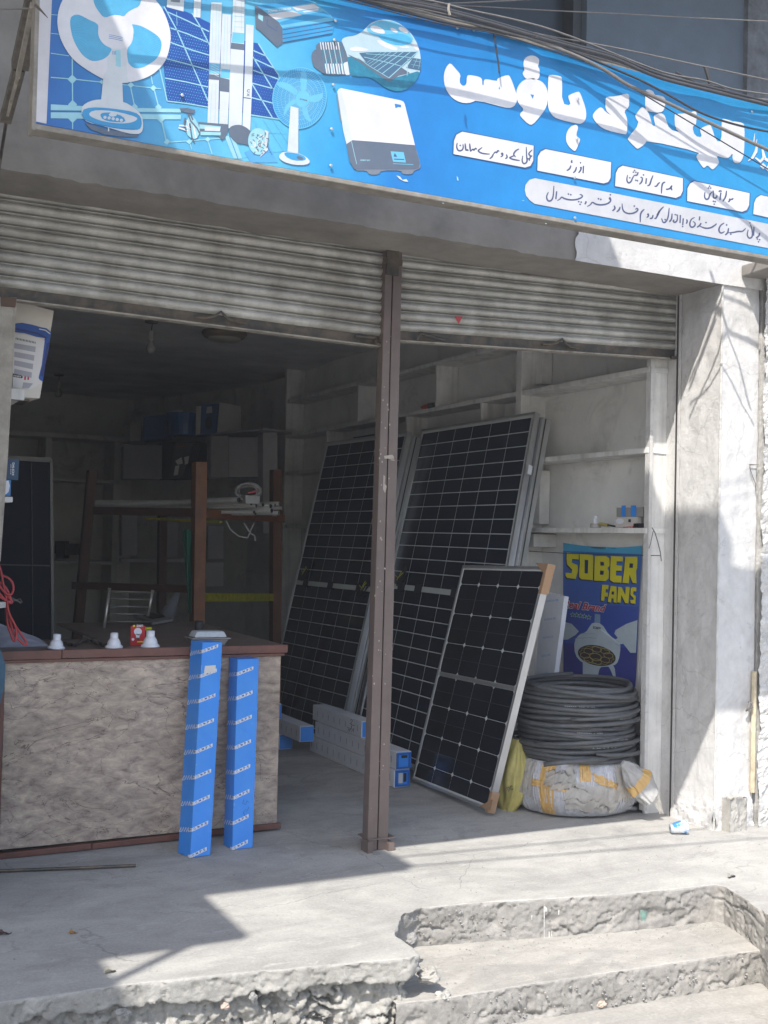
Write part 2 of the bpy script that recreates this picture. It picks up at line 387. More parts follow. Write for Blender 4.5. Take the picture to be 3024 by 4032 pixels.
rough_edge(mb, [(1.80, 3.36), (1.98, 3.335), (2.3, 3.325), (2.7, 3.295), (3.1, 3.265), (3.6, 3.23)], -.15, -.36, .010, disp_riser, back=[(3.6, 3.9), (1.8, 3.9)])
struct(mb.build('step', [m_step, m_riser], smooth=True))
# ------------------------------------------------------------------ shop building
bld = thing('shop_building', 'whitewashed concrete shop front with wide open bays and dark interior', 'building', (2.3, 4.27, 0))
XW, XS, ZC = 4.08, 3.90, 2.925
mb = MB(); mb.box(-2.5, 4.40, 4.27, 4.60, 2.69, 3.5)
def beam_fn(x0, x1):
    def f(u, v):
        x = x0+(x1-x0)*u
        # profile: front face down, round the arris, soffit back
        if v < .6: y = 4.262; z = 3.5-(3.5-2.69)*(v/.6)
        else: y = 4.262+(.338)*((v-.6)/.4); z = 2.684
        n_ = fr(Vector((x*6, y*6, z*6)))*.004
        if abs(v-.6) < .02: z += fr(Vector((x*22, 0, 3)))*.006; y += .003
        return (x, y-n_, z+n_)
    return f
mb.grid(beam_fn(-2.5, 4.02), 220, 40); mb.build('beam', m_plaster, bld)
# the beam's right end: whitewash, paler mostly to paint in its sunlit part
mb = MB()
def fascia(u, v):
    x = 3.12+(4.40-3.12)*u; z = 2.682+.82*v; return (x-(0 if u > 0 else fr(Vector((1, 1, z*9)))*.05), 4.252-fr(Vector((x*8, 2, z*8)))*.003, z)
mb.grid(fascia, 60, 40); mb.build('sunlit_whitewash_fascia', m_column, bld)
# column with its broken plinth
mb = MB()
def col_front(u, v):
    z = -.02+2.72*v; x = 4.02+.246*u
    return (x, 4.262+.006*fr(Vector((x*7, 0, z*5)))-.012*(1-smoothstep(0, .25, z))*(1+fr(Vector((x*20, 1, z*20)))), z)
def col_side(u, v):
    z = -.02+2.72*v; y = 4.56-.298*u
    return (4.02+.005*fr(Vector((9, y*9, z*6)))-.012*(1-smoothstep(0, .2, z))*(1+fr(Vector((3, y*20, z*20)))), y, z)
mb.grid(col_front, 40, 220); mb.grid(col_side, 30, 220); mb.box(4.03, 4.26, 4.275, 4.585, -.02, 2.9)
mb.build('column', m_column, bld, smooth=False)
mb = MB(); mb.tube([(4.021, 4.263, -.01)]+[(4.021+.002*fr(Vector((0, 0, z*6))), 4.262, z) for z in [i*.09 for i in range(1, 30)]]+[(4.021, 4.262, 2.69)], .006, 6)
mb.build('column_arris', m_right, bld)
PX_ = atY(2874, 3200, 4.20).x; mb = MB(); mb.grid(lambda u, v: (PX_+.11*u+.006*fr(Vector((u*3, v*3, 1))), 4.20+.008*fr(Vector((u*4, v*4, 5))), -.01+.17*v+.01*fr(Vector((u*4, 0, 9)))), 12, 12)
mb.grid(lambda u, v: (PX_+.11*u, 4.20+.07*v, .16+.012*fr(Vector((u*4, v*4, 2)))), 10, 6); mb.grid(lambda u, v: (PX_, 4.27-.07*u, -.01+.17*v), 5, 8); mb.grid(lambda u, v: (PX_+.11, 4.20+.07*u, -.01+.17*v), 5, 8)
mb.build('plinth_block', m_step, bld)
# neighbour's wall on the right, its ledge
nb = thing('neighbour_wall', 'flaking white stucco wall right of the column with yellow stained pipe', 'wall', (4.9, 4.2, 0))
mb = MB()
def nw(u, v):
    x = 4.272+1.6*u; z = -.05+3.35*v; return (x+.012*fr(Vector((2, 0, z*5)))*(1-u), 4.225+.012*fr(Vector((x*9, 1, z*9)))+.010*fr(Vector((x*30, 1, z*30))), z)
mb.grid(nw, 90, 300); mb.box(4.285, 7, 4.26, 4.6, -.05, 3.3); mb.build('stucco_face', m_right, nb)
mb = MB(); XP_ = atY(2972, 2900, 4.235).x; mb.tube([(XP_+.004*fr(Vector((0, 0, z*4))), 4.245, z) for z in [.17+.05*i for i in range(13)]], [.013+.005*fr(Vector((7, 0, i))) for i in range(13)], 8)
mb.build('yellow_pipe', mat('yellow stained pipe', (.56, .48, .33), .85, dirt=.5, var=.45, vs=14, bump=.5), nb)
mb = MB(); XK_ = atY(2948, 2832, 4.235).x; lp = [(XK_+.02*math.sin(i*2.1), 4.238-.012*abs(math.sin(i*1.3)), .60+.022*math.cos(i*1.9)) for i in range(14)]; mb.tube(lp, .005, 6)
mb.build('tied_wire_knot', m_cable, nb)
mb = MB(); wl = [atY(x, y, 4.252) for x, y in ((2950, 1828), (2985, 1830), (2952, 1832), (2955, 1850), (2965, 1880), (2975, 1905), (2976, 1935))]; mb.tube(wl, .0022, 5)
mb.build('stub_wire', m_cable, nb)
mb = MB()
mb.hexa([(4.13, 3.86, 2.745), (5.6, 3.86, 2.80), (5.6, 4.25, 2.80), (4.13, 4.25, 2.73)], [(4.13, 3.86, 2.80), (5.6, 3.86, 2.85), (5.6, 4.25, 2.85), (4.13, 4.25, 2.79)]); mb.build('ledge', m_plaster, nb, bevel=.008)
# upper storey seen above the sign
mb = MB(); p = atY(2312, 0, 4.62).x; q = atY(2930, 60, 4.62).x
mb.box(p, q, 4.62, 4.9, 3.3, 4.7); mb.build('upper_wall', m_upper, bld)
mb = MB(); mb.box(q, q+1.2, 4.59, 4.9, 3.3, 4.7); mb.build('upper_pilaster', mat('bluish grimy plaster', (.12, .13, .145), .9, var=.5, vs=14, bump=.6), bld)
mb = MB(); mb.box(.95, p, 4.74, 4.9, 3.5, 4.7); mb.build('upper_window', m_glassdark, bld)
mb = MB(); xm = atY(2240, 0, 4.70).x; mb.box(xm, xm+.05, 4.66, 4.74, 3.5, 4.7); mb.box(.95, p, 4.66, 4.74, 3.5, 3.56); mb.build('window_frame', mat('charcoal window frame', (.035, .04, .045), .6), bld)
mb = MB(); mb.box(-2.5, .95, 4.272, 4.9, 3.5, 5.0); mb.build('upper_left_wall', m_plaster, bld)
mb = MB(); mb.box(-.6, 6.2, 3.95, 7.5, 4.7, 4.85); mb.build('added_roof_slab', m_plaster, bld)  # unseen slab added to keep the upper wall in shade
mb = MB(); mb.box(-2.5, 1.98, 2.24, 4.3, 5.0, 5.15); mb.build('unseen_balcony_slab', m_plaster, bld)  # unseen, placed and sized to throw shade on the beam and floor
# canopies of the shop next door on the left (outside the frame; they shade this end of the pavement)
nc = thing('neighbour_canopy', 'flat grey canopies of the shop next door beyond the left edge', 'canopy', (-2, 2, 3))
mb = MB(); mb.box(-2.3, -.084, 1.97, 4.2, 4.2, 4.3); mb.build('upper_canopy', m_plaster, nc)
mb = MB(); mb.box(-2.6, -1.12, -.3, 4.2, 3.5, 3.56)
mb.box(-1.13, -.60, 1.84, 4.2, 3.505, 3.555); mb.build('lower_canopy', m_plaster, nc)
mb = MB(); mb.bar((1.235-.57*3.5, 3.77-.54*3.5, 3.5), (.80-.57*3.5, 3.47-.54*3.5, 3.5), .035, .035); mb.build('brace', m_steel_dk, nc)
# wires strung in front of the building, above the frame; their shadows cross the column and the pavement
def sun_up(p, Y): return p - SUN*((p.y-Y)/SUN.y)
def surf(x, y):
    a = atX(x, y, 4.02)
    return a if a.y > 4.262 else atY(x, y, 4.262)
for i, (pts, r_) in enumerate((([(2717,1593),(2790,1525),(2858,1461),(2910,1560),(2967,1676)], .005), ([(2714,1505),(2780,1345),(2855,1164),(2935,1200),(2990,1235)], .007), ([(2805,1211),(2864,1300),(2990,1364)], .010), ([(2714,1646),(2829,1388),(2864,1311),(2910,1440),(2955,1611)], .006), ([(2714,1535),(2817,1258)], .008))):
    P_ = [sun_up(surf(*q), 3.83) for q in pts]; mb = MB(); mb.tube(P_, r_, 6); o = mb.build('stay_wire', m_cable_dk, base=P_[0]); tag(o, ('wire whose shadow peaks low on the column', 'wire whose shadow peaks highest on the column', 'stout wire whose broad shadow crosses the column front', 'wire whose shadow peaks at the middle fork on the column', 'wire whose shadow runs steeply down the inner column face')[i], 'wire', 'stay wires hidden behind the sign')
for i, (a, b) in enumerate((((2.367, 4.43), (3.887, 4.313)), ((2.29, 4.295), (3.79, 4.10)))):
    d = Vector((b[0]-a[0], b[1]-a[1], 0)).normalized(); A = Vector((*a, 0))-d*.15; B = Vector((*b, 0))+d*1.2; A -= SUN*(3.9/-SUN.z); B -= SUN*(3.9/-SUN.z)
    mb = MB(); mb.tube([A, B], .009, 6); o = mb.build('overhead_wire', m_cable_dk, base=A); tag(o, ('wire whose shadow lies nearest the shop on the pavement', 'wire whose shadow lies second from the shop on the pavement')[i], 'wire', 'wires strung above the sign beyond the top of the photo')
# room
def rwall(u, v):
    y = 4.62+(11.08-4.62)*u; z = -.01+(ZC+.02)*v; return (XW+.004*fr(Vector((1, y*3, z*3))), y, z)
mb = MB(); mb.grid(rwall, 60, 30); mb.build('right_wall', m_inner, bld)
mb = MB(); mb.box(XW+.02, XW+.2, 4.9, 13.2, -.05, 3.2); mb.box(.1, .3, 4.6, 13.0, -.05, 3.2); mb.box(.1, 4.2, 13.0, 13.2, -.05, 3.2); mb.build('outer_wall', m_inner, bld)
mb = MB(); mb.face([(XW, 11.08, 0), (3.36, 12.98, 0), (3.36, 12.98, ZC+.1), (XW, 11.08, ZC+.1)]); mb.build('angled_wall', m_back, bld)
mb = MB(); mb.face([(3.36, 12.98, 0), (.3, 12.62, 0), (.3, 12.62, ZC+.1), (3.36, 12.98, ZC+.1)]); mb.build('back_wall', m_back, bld)
mb = MB(); mb.grid(lambda u, v: (.3+4.0*u, 4.60+8.6*v, ZC+.012*fr(Vector((u*6, v*12, 0)))), 30, 60); mb.build('ceiling', m_ceil, bld)
mb = MB(); mb.box(.1, 4.3, 4.6, 13.2, ZC+.04, ZC+.2); mb.build('ceiling_slab', m_plaster, bld)
mb = MB(); mb.box(.1, .655, 4.62, 4.9, -.02, 2.69); mb.box(-2.5, .40, 4.27, 4.62, -.02, 2.69); mb.build('left_pier', m_plaster, bld)
# right jamb: stepped post beside the shelves, shutter guide slot
mb = MB(); mb.box(3.925, 4.06, 4.662, 4.682, -.01, 2.69); mb.box(4.03, 4.079, 4.683, 4.80, -.01, 2.69); mb.build('jamb_post', m_shelf, bld)
mb = MB(); mb.box(3.903, 3.924, 4.645, 4.682, .02, 2.69); mb.build('shelf_end_board', m_column, bld)
mb = MB(); mb.box(4.024, 4.10, 4.588, 4.66, -.01, 2.69); mb.build('jamb_strip', m_column, bld)
mb = MB(); mb.box(4.012, 4.016, 4.562, 4.578, -.01, 2.69); mb.build('shutter_guide', mat('dark guide steel', (.05, .045, .042), .6), bld)
mb = MB(); mb.box(4.010, 4.0135, 4.545, 4.5615, -.01, 2.69); mb.build('guide_flange', m_column, bld)
mb = MB(); mb.box(4.012, 4.0155, 4.5785, 4.5875, -.01, 2.69); mb.build('guide_flange', m_column, bld)
# ------------------------------------------------------------------ left timber post
lp_ = thing('timber_post', 'pale weathered timber post at the left end of the shutter opening', 'post', (.66, 4.55, 0))
mb = MB(); a, b, c, d = atY(-60, 1168, 4.55), atY(66, 1172, 4.55), atY(31, 1800, 4.55), atY(-60, 1800, 4.55); e = atY(2, 2210, 4.55); e2 = atY(-60, 2210, 4.55)
k = Vector((0, .05, 0)); mb.hexa([d, c, c+k, d+k], [a, b, b+k, a+k]); mb.hexa([e2, e, e+k, e2+k], [d, c, c+k, d+k]); mb.build('board', m_oldwood, lp_)
mb = MB(); a, b, c, d = atY(4, 1168, 4.545), atY(66, 1174, 4.545), atY(60, 1210, 4.545), atY(4, 1205, 4.545); mb.hexa([d, c, c+k*.09, d+k*.09], [a, b, b+k*.09, a+k*.09]); mb.build('rusty_cap', mat('rusty brown', (.10, .06, .04), .8, var=.3), lp_)

# ------------------------------------------------------------------ roller shutters
def shutter(name, label, pTL, pTR, pBL, pBR, n, clips):
    base = (pBL+pBR)/2; t = thing(name, label, 'roller shutter', base)
    def P(u, v): return pTL.lerp(pTR, u).lerp(pBL.lerp(pBR, u), v)
    prof = [(0.0, .004), (.03, .014), (.07, .016), (.10, .010), (.115, -.002), (.15, -.007), (.19, -.008), (.225, -.004), (.24, .003), (.27, .004), (.30, -.001), (.40, -.010), (.52, -.0145), (.66, -.015), (.80, -.011), (.90, -.004), (.96, .001), (1.0, .004)]
    for i in range(n):
        mb = MB(); nx = 24
        def f(u, v, i=i):
            k = v*(len(prof)-1); a = int(min(k, len(prof)-2)); fr_ = k-a; pv = prof[a][0]*(1-fr_)+prof[a+1][0]*fr_; py = prof[a][1]*(1-fr_)+prof[a+1][1]*fr_
            q = P(u, (i+pv)/n); q = q+Vector((0, py+.0025*fr(Vector((u*5+i*.7, i*1.7, 0))), .0015*fr(Vector((u*9, i*3.1, 4))))); return q
        mb.grid(f, nx, len(prof)-1); mb.build('slat', m_steel, t, smooth=True)
    mb = MB(); L0 = P(0, 1); R0 = P(1, 1); dn = Vector((0, 0, -1))
    mb.hexa([L0+Vector((0, -.018, -.052)), R0+Vector((0, -.018, -.052)), R0+Vector((0, .03, -.052)), L0+Vector((0, .03, -.052))],
            [L0+Vector((0, -.018, -.046)), R0+Vector((0, -.018, -.046)), R0+Vector((0, .03, -.046)), L0+Vector((0, .03, -.046))])
    mb.build('bottom_lip', m_oldwood, t)
    mb = MB(); mb.grid(lambda u, v: L0.lerp(R0, u)+Vector((0, .006+.002*fr(Vector((u*30, v, 3))), -.046*v)), 60, 2); mb.build('bottom_rail', m_steel_dk, t)
    for u in clips:
        mb = MB(); c = L0.lerp(R0, u)+Vector((0, -.006, -.012)); pts = [c+Vector((x, -.004-.012*math.exp(-(x/.03)**2), z)) for x, z in ((-.11, -.012), (-.06, -.008), (-.025, .002), (0, .022), (.025, .002), (.06, -.008), (.11, -.014))]
        mb.tube(pts, .006, 6); mb.build('pull_handle', m_steel_dk, t)
    return t
YS = 4.60
tl = atY(-80, 722, YS); tr = atY(1512, 960, YS)
s1 = shutter('roller_shutter', 'raised corrugated metal shutter over the left bay with greasy black bottom rail', atY(-60, 716, YS), atY(1530, 950, YS), atY(-60, 1118, YS), atY(1530, 1328, YS), 8, (.54,))
mb = MB(); c = atY(1478, 1330, YS-.01); mb.tube([c+Vector((-.10, 0, .0)), c, c+Vector((.0, -.01, -.03)), c+Vector((.02, -.01, -.03))], .008, 6); mb.build('slide_bolt', m_steel_dk, s1)
s2 = shutter('roller_shutter', 'raised corrugated metal shutter over the right bay marked with a small red triangle', atY(1560, 968, YS), atY(2700, 1105, YS), atY(1560, 1300, YS), atY(2700, 1380, YS), 8, (.53,))
mb = MB(); pr = [(1790, 1246), (1822, 1246), (1806, 1276)]; mb.face([atY(x, y, YS-.0215) for x, y in pr]); mb.build('red_triangle_mark', mat('red paint', (.45, .05, .06), .6), s2)
mb = MB(); c = atY(1650, 1313, YS-.02); mb.tube([c+Vector((-.01, 0, -.03)), c+Vector((0, -.01, 0)), c+Vector((.14, 0, -.018))], .008, 6); mb.build('slide_bolt', m_steel_dk, s2)
mb = MB(); c = atY(2690, 1402, YS-.03); mb.tube([c+Vector((-.08, 0, -.015)), c+Vector((0, 0, -.005)), c+Vector((.012, 0, .012))], .009, 6); mb.build('end_lug', m_steel_dk, s2)
# ------------------------------------------------------------------ centre pole
pole = thing('shutter_pole', 'brown painted steel pole between the two shutters with chipped paint', 'pole', (2.34, 4.58, 0))
tL, tM, tR = atY(1520, 975, 4.56), atY(1549, 980, 4.56), atY(1585, 985, 4.56); bL, bM, bR = atY(1447, 3310, 4.56), atY(1487, 3325, 4.56), atY(1527, 3335, 4.56)
for p_ in (bL, bM, bR): p_.z = .0
kk = Vector((0, .055, 0)); g = Vector((.003, 0, 0))
for a, b, c, d in ((bL, bM-g, tL, tM-g), (bM+g, bR, tM+g, tR)):
    mb = MB(); mb.hexa([a, b, b+kk, a+kk], [c, d, d+kk, c+kk]); mb.build('channel', m_brown, pole, bevel=.002)
mb = MB(); mb.hexa([bM-g*2+kk*.3, bM+g*2+kk*.3, bM+g*2+kk*.6, bM-g*2+kk*.6], [tM-g*2+kk*.3, tM+g*2+kk*.3, tM+g*2+kk*.6, tM-g*2+kk*.6]); mb.build('seam', m_black, pole)
mb = MB(); mb.box(bL.x-.012, bL.x+.012, 4.53, 4.60, 0, .05); mb.box(bR.x-.012, bR.x+.018, 4.53, 4.60, 0, .035); mb.box(bL.x, bR.x+.03, 4.55, 4.66, .05, .056); mb.build('foot_lug', m_brown, pole)
mb = MB()
for pts in (((1512, 1795), (1545, 1790), (1552, 1800), (1550, 1812), (1530, 1806), (1514, 1806)), ((1510, 1870), (1517, 1876), (1514, 1905), (1524, 1915), (1516, 1942), (1508, 1925)), ((1550, 1802), (1554, 1815), (1536, 1812))):
    mb.face([atY(x, y, 4.5585) for x, y in pts])
rr = random.Random(3)
for i in range(46):
    v = rr.random(); x = 1525+60*(rr.random()-.5)-v*48; y = 1300+v*1950; s_ = rr.uniform(1.2, 4.5)
    mb.face([atY(x+s_*math.cos(a)*rr.uniform(.6, 1), y+1.5*s_*math.sin(a)*rr.uniform(.6, 1), 4.5585) for a in [j*1.05 for j in range(6)]])
mb.build('paint_chip', m_chip, pole); COL.objects['paint_chip']['kind'] = 'stuff'
mb = MB(); c = atY(1545, 1030, 4.552); mb.box(c.x-.045, c.x+.05, 4.548, 4.56, c.z-.012, c.z+.012); mb.box(c.x-.03, c.x+.03, 4.546, 4.56, c.z-.06, c.z+.05); mb.build('top_clamp', m_steel_dk, pole)
# ------------------------------------------------------------------ wall shelves along the right wall
shl = thing('wall_shelves', 'white painted plank shelving running along the right wall', 'shelves', (4.0, 5.8, 0))
def board(y0, y1, z, th=.028, x0=XS, mat_=None, jit=0): mb = MB(); mb.box(x0, XW-.001, y0, y1, z-th, z); return mb.build('shelf_board', mat_ or m_shelf, shl, bevel=.002)
for z in (2.315, 1.893, 1.475): board(4.656, 5.838, z)
for z in (2.635, 2.315): board(5.902, 9.65, z)
board(7.9, 9.65, 1.98); board(8.3, 9.65, 1.50); board(5.902, 7.6, 1.98, x0=3.93)
for (y, z0, z1) in ((6.90, 2.316, 2.606), (8.16, 2.316, 2.606), (6.30, 2.0, 2.286), (7.33, 2.0, 2.286), (8.75, 2.0, 2.286)):
    mb = MB(); mb.box(XS+.003, XW-.002, y, y+.022, z0, z1); mb.build('divider', m_shelf, shl, bevel=.002)
for y, y2, zt in ((5.84, 5.90, 2.92), (9.66, 9.72, 2.92)):
    mb = MB(); mb.box(XS-.002, XW-.001, y, y2, 0, zt); mb.build('upright', m_shelf, shl, bevel=.003)
for z0, z1 in ((2.36, 2.62), (1.50, 1.83)):
    mb = MB(); mb.box(4.00, 4.075, 5.77, 5.838, z0, z1); mb.build('wood_block', m_shelf, shl, bevel=.004)
mb = MB(); mb.box(3.915, 4.078, 5.70, 5.838, 1.36, 1.44); mb.build('wood_block', m_column, shl, bevel=.004)
# cable tacked under the lowest shelf
t = thing('wall_wire', 'thin wire strung across the wall in front of the fan poster', 'wire', (4.0, 5.2, 1.3))
mb = MB(); mb.tube([atX(2050, 2168, 3.96), atX(2218, 2178, 4.05), atX(2400, 2184, 4.03), atX(2600, 2188, 3.90)], .0022, 5); mb.build('strand', m_cable_dk, t)
mb = MB(); mb.tube([atX(x, y, 3.9) for x, y in ((2568, 2078), (2580, 2100), (2590, 2135), (2600, 2175), (2604, 2210))], .003, 5); mb.tube([atX(x, y, 3.9) for x, y in ((2572, 2090), (2562, 2140), (2555, 2160))], .002, 5); mb.build('loose_end', m_cable, t)
# ---------------- fan poster
K = .3073
def pfn(x, y, off): return atX(2190+x*K, 2100+y*K, XW-.012-off-.003*math.sin(x*.012)*math.sin(y*.004))
po = thing('fan_poster', 'blue and yellow fan advertising poster hung under the lowest shelf', 'poster', atX(2360, 2500, XW-.01))
mpb = [mat('poster '+n, tuple(min(.8, v*1.35) for v in lin(c)), .38, var=.10, vs=6, coat=.25) for n, c in (('cyan', (60, 150, 190)), ('azure', (45, 95, 165)), ('blue', (56, 88, 160)), ('royal', (48, 72, 152)), ('indigo', (48, 54, 128)))]
mb = MB()
def pst(u, v):
    l = (88+6*v, 120+v*2080); r_ = (1098-100*v, 160+v*2140); y = l[1]+(r_[1]-l[1])*u
    if v == 0: y += 45*math.sin(u*math.pi)*.9
    return pfn(l[0]+(r_[0]-l[0])*u, y, 0)
mb.grid(pst, 16, 60, lambda u, v: 0 if v < .055 else 1 if v < .13 else 2 if v < .36 else 3 if v < .62 else 4); mb.build('sheet', mpb, po, smooth=True)
pr = Print(pfn, .0012)
py = mat('poster yellow', lin((225, 215, 40)), .4, var=.1); pk = mat('poster black', (.01, .012, .02), .4, var=0); pw = mat('poster pale', lin((190, 205, 215)), .4, var=.12, vs=10); pred = mat('poster red', lin((190, 30, 60)), .4); pgr = mat('poster green', lin((20, 120, 80)), .4)
pnv = mat('poster navy', lin((20, 40, 90)), .4, var=0); pdk = mat('poster brown', lin((60, 48, 50)), .4); pgd = mat('poster gold', lin((175, 160, 100)), .4); ppb = mat('poster pale blue', lin((130, 160, 190)), .4, var=.15)
SOB = [([(135,245),(290,262),(288,335),(205,330),(200,375),(275,410),(278,480),(250,585),(140,572),(120,545),(122,505),(195,510),(205,465),(140,400),(132,330)], []),
 ([(300,262),(465,275),(475,300),(470,600),(320,588),(293,560),(295,460),(303,380)], [[(370,345),(405,350),(400,508),(370,505)]]),
 ([(495,290),(640,290),(680,320),(685,410),(655,445),(675,490),(670,580),(630,612),(485,605)], [[(570,365),(605,370),(608,410),(572,412)],[(568,478),(605,482),(600,530),(566,528)]]),
 ([(700,290),(855,298),(852,360),(775,360),(772,410),(845,415),(838,480),(768,478),(765,540),(838,545),(835,632),(735,628),(690,600),(692,480)], []),
 ([(885,300),(1040,300),(1042,340),(1038,440),(1025,480),(1030,640),(980,635),(940,530),(930,640),(848,635),(870,480)], [[(945,385),(980,390),(978,440),(942,440)]]),
 ([(590,658),(672,662),(665,718),(635,716),(632,760),(665,762),(658,812),(622,810),(615,865),(575,862),(580,760)], []),
 ([(700,672),(772,680),(775,890),(735,885),(735,835),(708,832),(700,885),(662,880),(665,840)], [[(715,745),(738,748),(735,785),(712,782)]]),
 ([(795,685),(838,690),(885,790),(890,685),(942,688),(925,895),(885,895),(835,790),(825,888),(782,885)], []),
 ([(975,690),(1028,695),(1025,745),(990,742),(985,780),(1020,805),(1015,905),(955,895),(948,855),(990,852),(992,830),(952,790),(955,710)], [])]
for out, holes in SOB:
    pr.poly([(x-12, y+13) for x, y in out], pk, 1); pr.poly(out, py, 2)
    for h in holes:
        hx = sum(p[0] for p in h)/len(h); hy = sum(p[1] for p in h)/len(h); pr.poly([(hx+(x-hx)*1.3, hy+(y-hy)*1.08) for x, y in h], pnv, 4)
pr.text('Real Brand', (88, 945), (612, 1005), 95, pw, 1, .075, .25); pr.text('Real Brand', (90, 945), (608, 1003), 92, pred, 2, .02, .25)
for cx, cy in ((210,1042),(262,1047),(312,1056),(362,1062),(418,1076)):
    for R_, m_, l_ in ((38, pw, 1), (27, pgr, 2)):
        pr.poly([(cx+R_*(1 if i % 2 == 0 else .45)*math.sin(i*math.pi/5), cy-R_*(1 if i % 2 == 0 else .45)*math.cos(i*math.pi/5)) for i in range(10)], m_, l_)
pr.poly([(92,1130),(200,1160),(290,1255),(250,1300),(150,1360),(92,1365)], pw, 1)
pr.poly([(1042,1112),(900,1160),(760,1240),(745,1285),(790,1340),(760,1360),(820,1420),(860,1415),(950,1530),(1022,1530)], pw, 1)
pr.poly([(340,1640),(700,1640),(750,1730),(765,1850),(342,1850)], pw, 1); pr.poly([(342,1850),(765,1850),(757,1900),(346,1900)], ppb, 1)
pr.poly([(346,1900),(757,1900),(735,1980),(600,2010),(350,1990)], mat('poster mid blue', lin((80, 105, 170)), .4), 1)
pr.poly([(495,1030),(565,1040),(565,1145),(490,1140)], ppb, 1)
pr.poly(smoothed([(470,1140),(580,1150),(680,1310),(800,1380),(830,1450),(800,1640),(740,1700),(500,1720),(330,1660),(240,1560),(228,1380),(300,1290),(380,1270),(430,1190)], 1), pw, 2)
pr.stroke([(235,1345),(420,1335),(640,1360),(820,1440)], 5, ppb, 3); pr.stroke([(300,1290),(460,1285),(680,1320)], 4, ppb, 3)
pr.poly(ell(520,1565,246,128,12,36), pdk, 3)
for i in range(8):
    a = i*math.pi/4; cx = 520+150*math.cos(a); cy = 1565+78*math.sin(a); e_ = ell(cx, cy, 62, 34, 12, 12); pr.stroke(e_+[e_[0]], 7, pgd, 4)
e_ = ell(505,1585,76,46,12,20); pr.stroke(e_+[e_[0]], 8, pgd, 4)
e_ = ell(520,1565,215,108,12,40); e_ = [(520+(x-520)*(1+.07*math.cos(i*2.2)), 1565+(y-1565)*(1+.07*math.cos(i*2.2))) for i, (x, y) in enumerate(e_)]; pr.stroke(e_+[e_[0]], 6, pgd, 4)
pr.text('SOBER', (468,1220), (572,1235), 32, pk, 4, .03)
pr.build('printed_picture', po)
# ---------------- things on the lowest shelf
def prism(name, quad, up, mats, parent=None, mis=None, bevel=0, label=None):
    """quad: 4 bottom corners (front-left, front-right, back-right, back-left), up: 4 top corners"""
    mb = MB(); mb.hexa(quad, up); 
    if mis: mb.m = mis
    return mb.build(name, mats, parent, bevel=bevel, label=label)
t = thing('switch_carton', 'small blue and white striped carton on top of the bulb box on the lowest shelf', 'box', (3.98, 4.8, 1.56))
z0 = 1.478
def shelfbox(t, x0, y0, x1, y1, dep, z0, z1, mats, name='carton', mis=None):
    a = atX(x0, y0, XS+.02); b = atX(x1, y0, XS+.02)
    mb = MB(); mb.box(XS+.02, XS+.02+dep, b.y, a.y, z0, z1)
    if mis: mb.m = mis
    return mb.build(name, mats, t), a, b
o, a, b = shelfbox(t, 2428, 2000, 2532, 1990, .06, 1.535, 1.585, [mat('dusty carton', (.26, .255, .24), .8, var=.2), m_card])
mb = MB()
for x0, x1 in ((2447, 2464), (2484, 2505)):
    mb.face([atX(x0, 1991, XS+.018), atX(x1, 1990, XS+.018), atX(x1, 2034, XS+.018), atX(x0, 2034, XS+.018)])
mb.build('blue_stripe', m_blue, t)
t = thing('bulb_carton', 'white and mauve bulb carton lying under the striped carton on the lowest shelf', 'box', (3.98, 4.8, 1.48))
o, a, b = shelfbox(t, 2424, 2040, 2508, 2030, .07, 1.478, 1.534, [m_card])
pr = Print(lambda x, y, off: atX(x, y, XS+.019-off), .0006); pr.text('BEST', (2455, 2084), (2500, 2080), 10, pred, 1, .02); pr.poly(ell(2440, 2052, 16, 11), m_white, 1); pr.poly([(2474,2045),(2484,2044),(2484,2056),(2474,2056)], pk, 1); pr.build('printed_word', t)
t = thing('grey_adaptor', 'dusty grey plastic block at the right end of the lowest shelf', 'adaptor', (3.98, 4.75, 1.48))
mb = MB(); a = atX(2512, 2050, XS+.05); b = atX(2556, 2050, XS+.05); mb.box(XS+.05, XS+.11, b.y, a.y, 1.478, 1.565); mb.build('case', mat('dusty grey plastic', (.2, .2, .19), .7), t); mb = MB(); mb.box(XS+.02, XS+.10, b.y, a.y, 1.478, 1.50); mb.build('tray', m_black, t)
t = thing('tape_reel', 'small tape reel and black plug lying left of the cartons on the lowest shelf', 'tape', atX(2345, 2080, XS+.05))
mb = MB(); c = atX(2345, 2082, XS+.05); c.z = 1.478; mb.lathe(c, [(.0, 0), (.030, 0), (.030, .022), (.016, .022), (.016, .004), (0, .004)], 18); mb.build('reel', mat('pale tape', (.4, .38, .36), .6), t)
mb = MB(); mb.lathe(c+Vector((0, .005, .022)), [(0, 0), (.012, 0), (.014, .02), (.008, .03), (.010, .042), (0, .046)], 12); mb.build('plug', m_white, t)
t = thing('screwdriver', 'yellow and black handled tool lying on the lowest shelf beside the tape reel', 'tool', atX(2380, 2080, XS+.04))
a = atX(2362, 2064, XS+.05); b = atX(2392, 2076, XS+.04); c = atX(2425, 2086, XS+.04); c.z = 1.484; b.z = 1.492; a.z = 1.498
mb = MB(); mb.tube([a, b], .010, 8); mb.build('grip', mat('tool yellow', (.45, .38, .1), .5), t); mb = MB(); mb.tube([b, c], .005, 6); mb.build('shank', m_black, t)
t = thing('orange_torch', 'small orange and grey torch left on the second shelf against a divider', 'torch', (3.95, 7.1, 2.32))
a = atX(1662, 1606, 3.94); b = atX(1690, 1603, 3.94); c = atX(1712, 1598, 3.94)
for q in (a, b, c): q.z = 2.34
mb = MB(); mb.tube([a, b], [.012, .022], 10); mb.build('lens', mat('orange plastic', (.6, .10, .03), .4), t); mb = MB(); mb.tube([b, c], .02, 10); mb.build('barrel', m_cable, t)
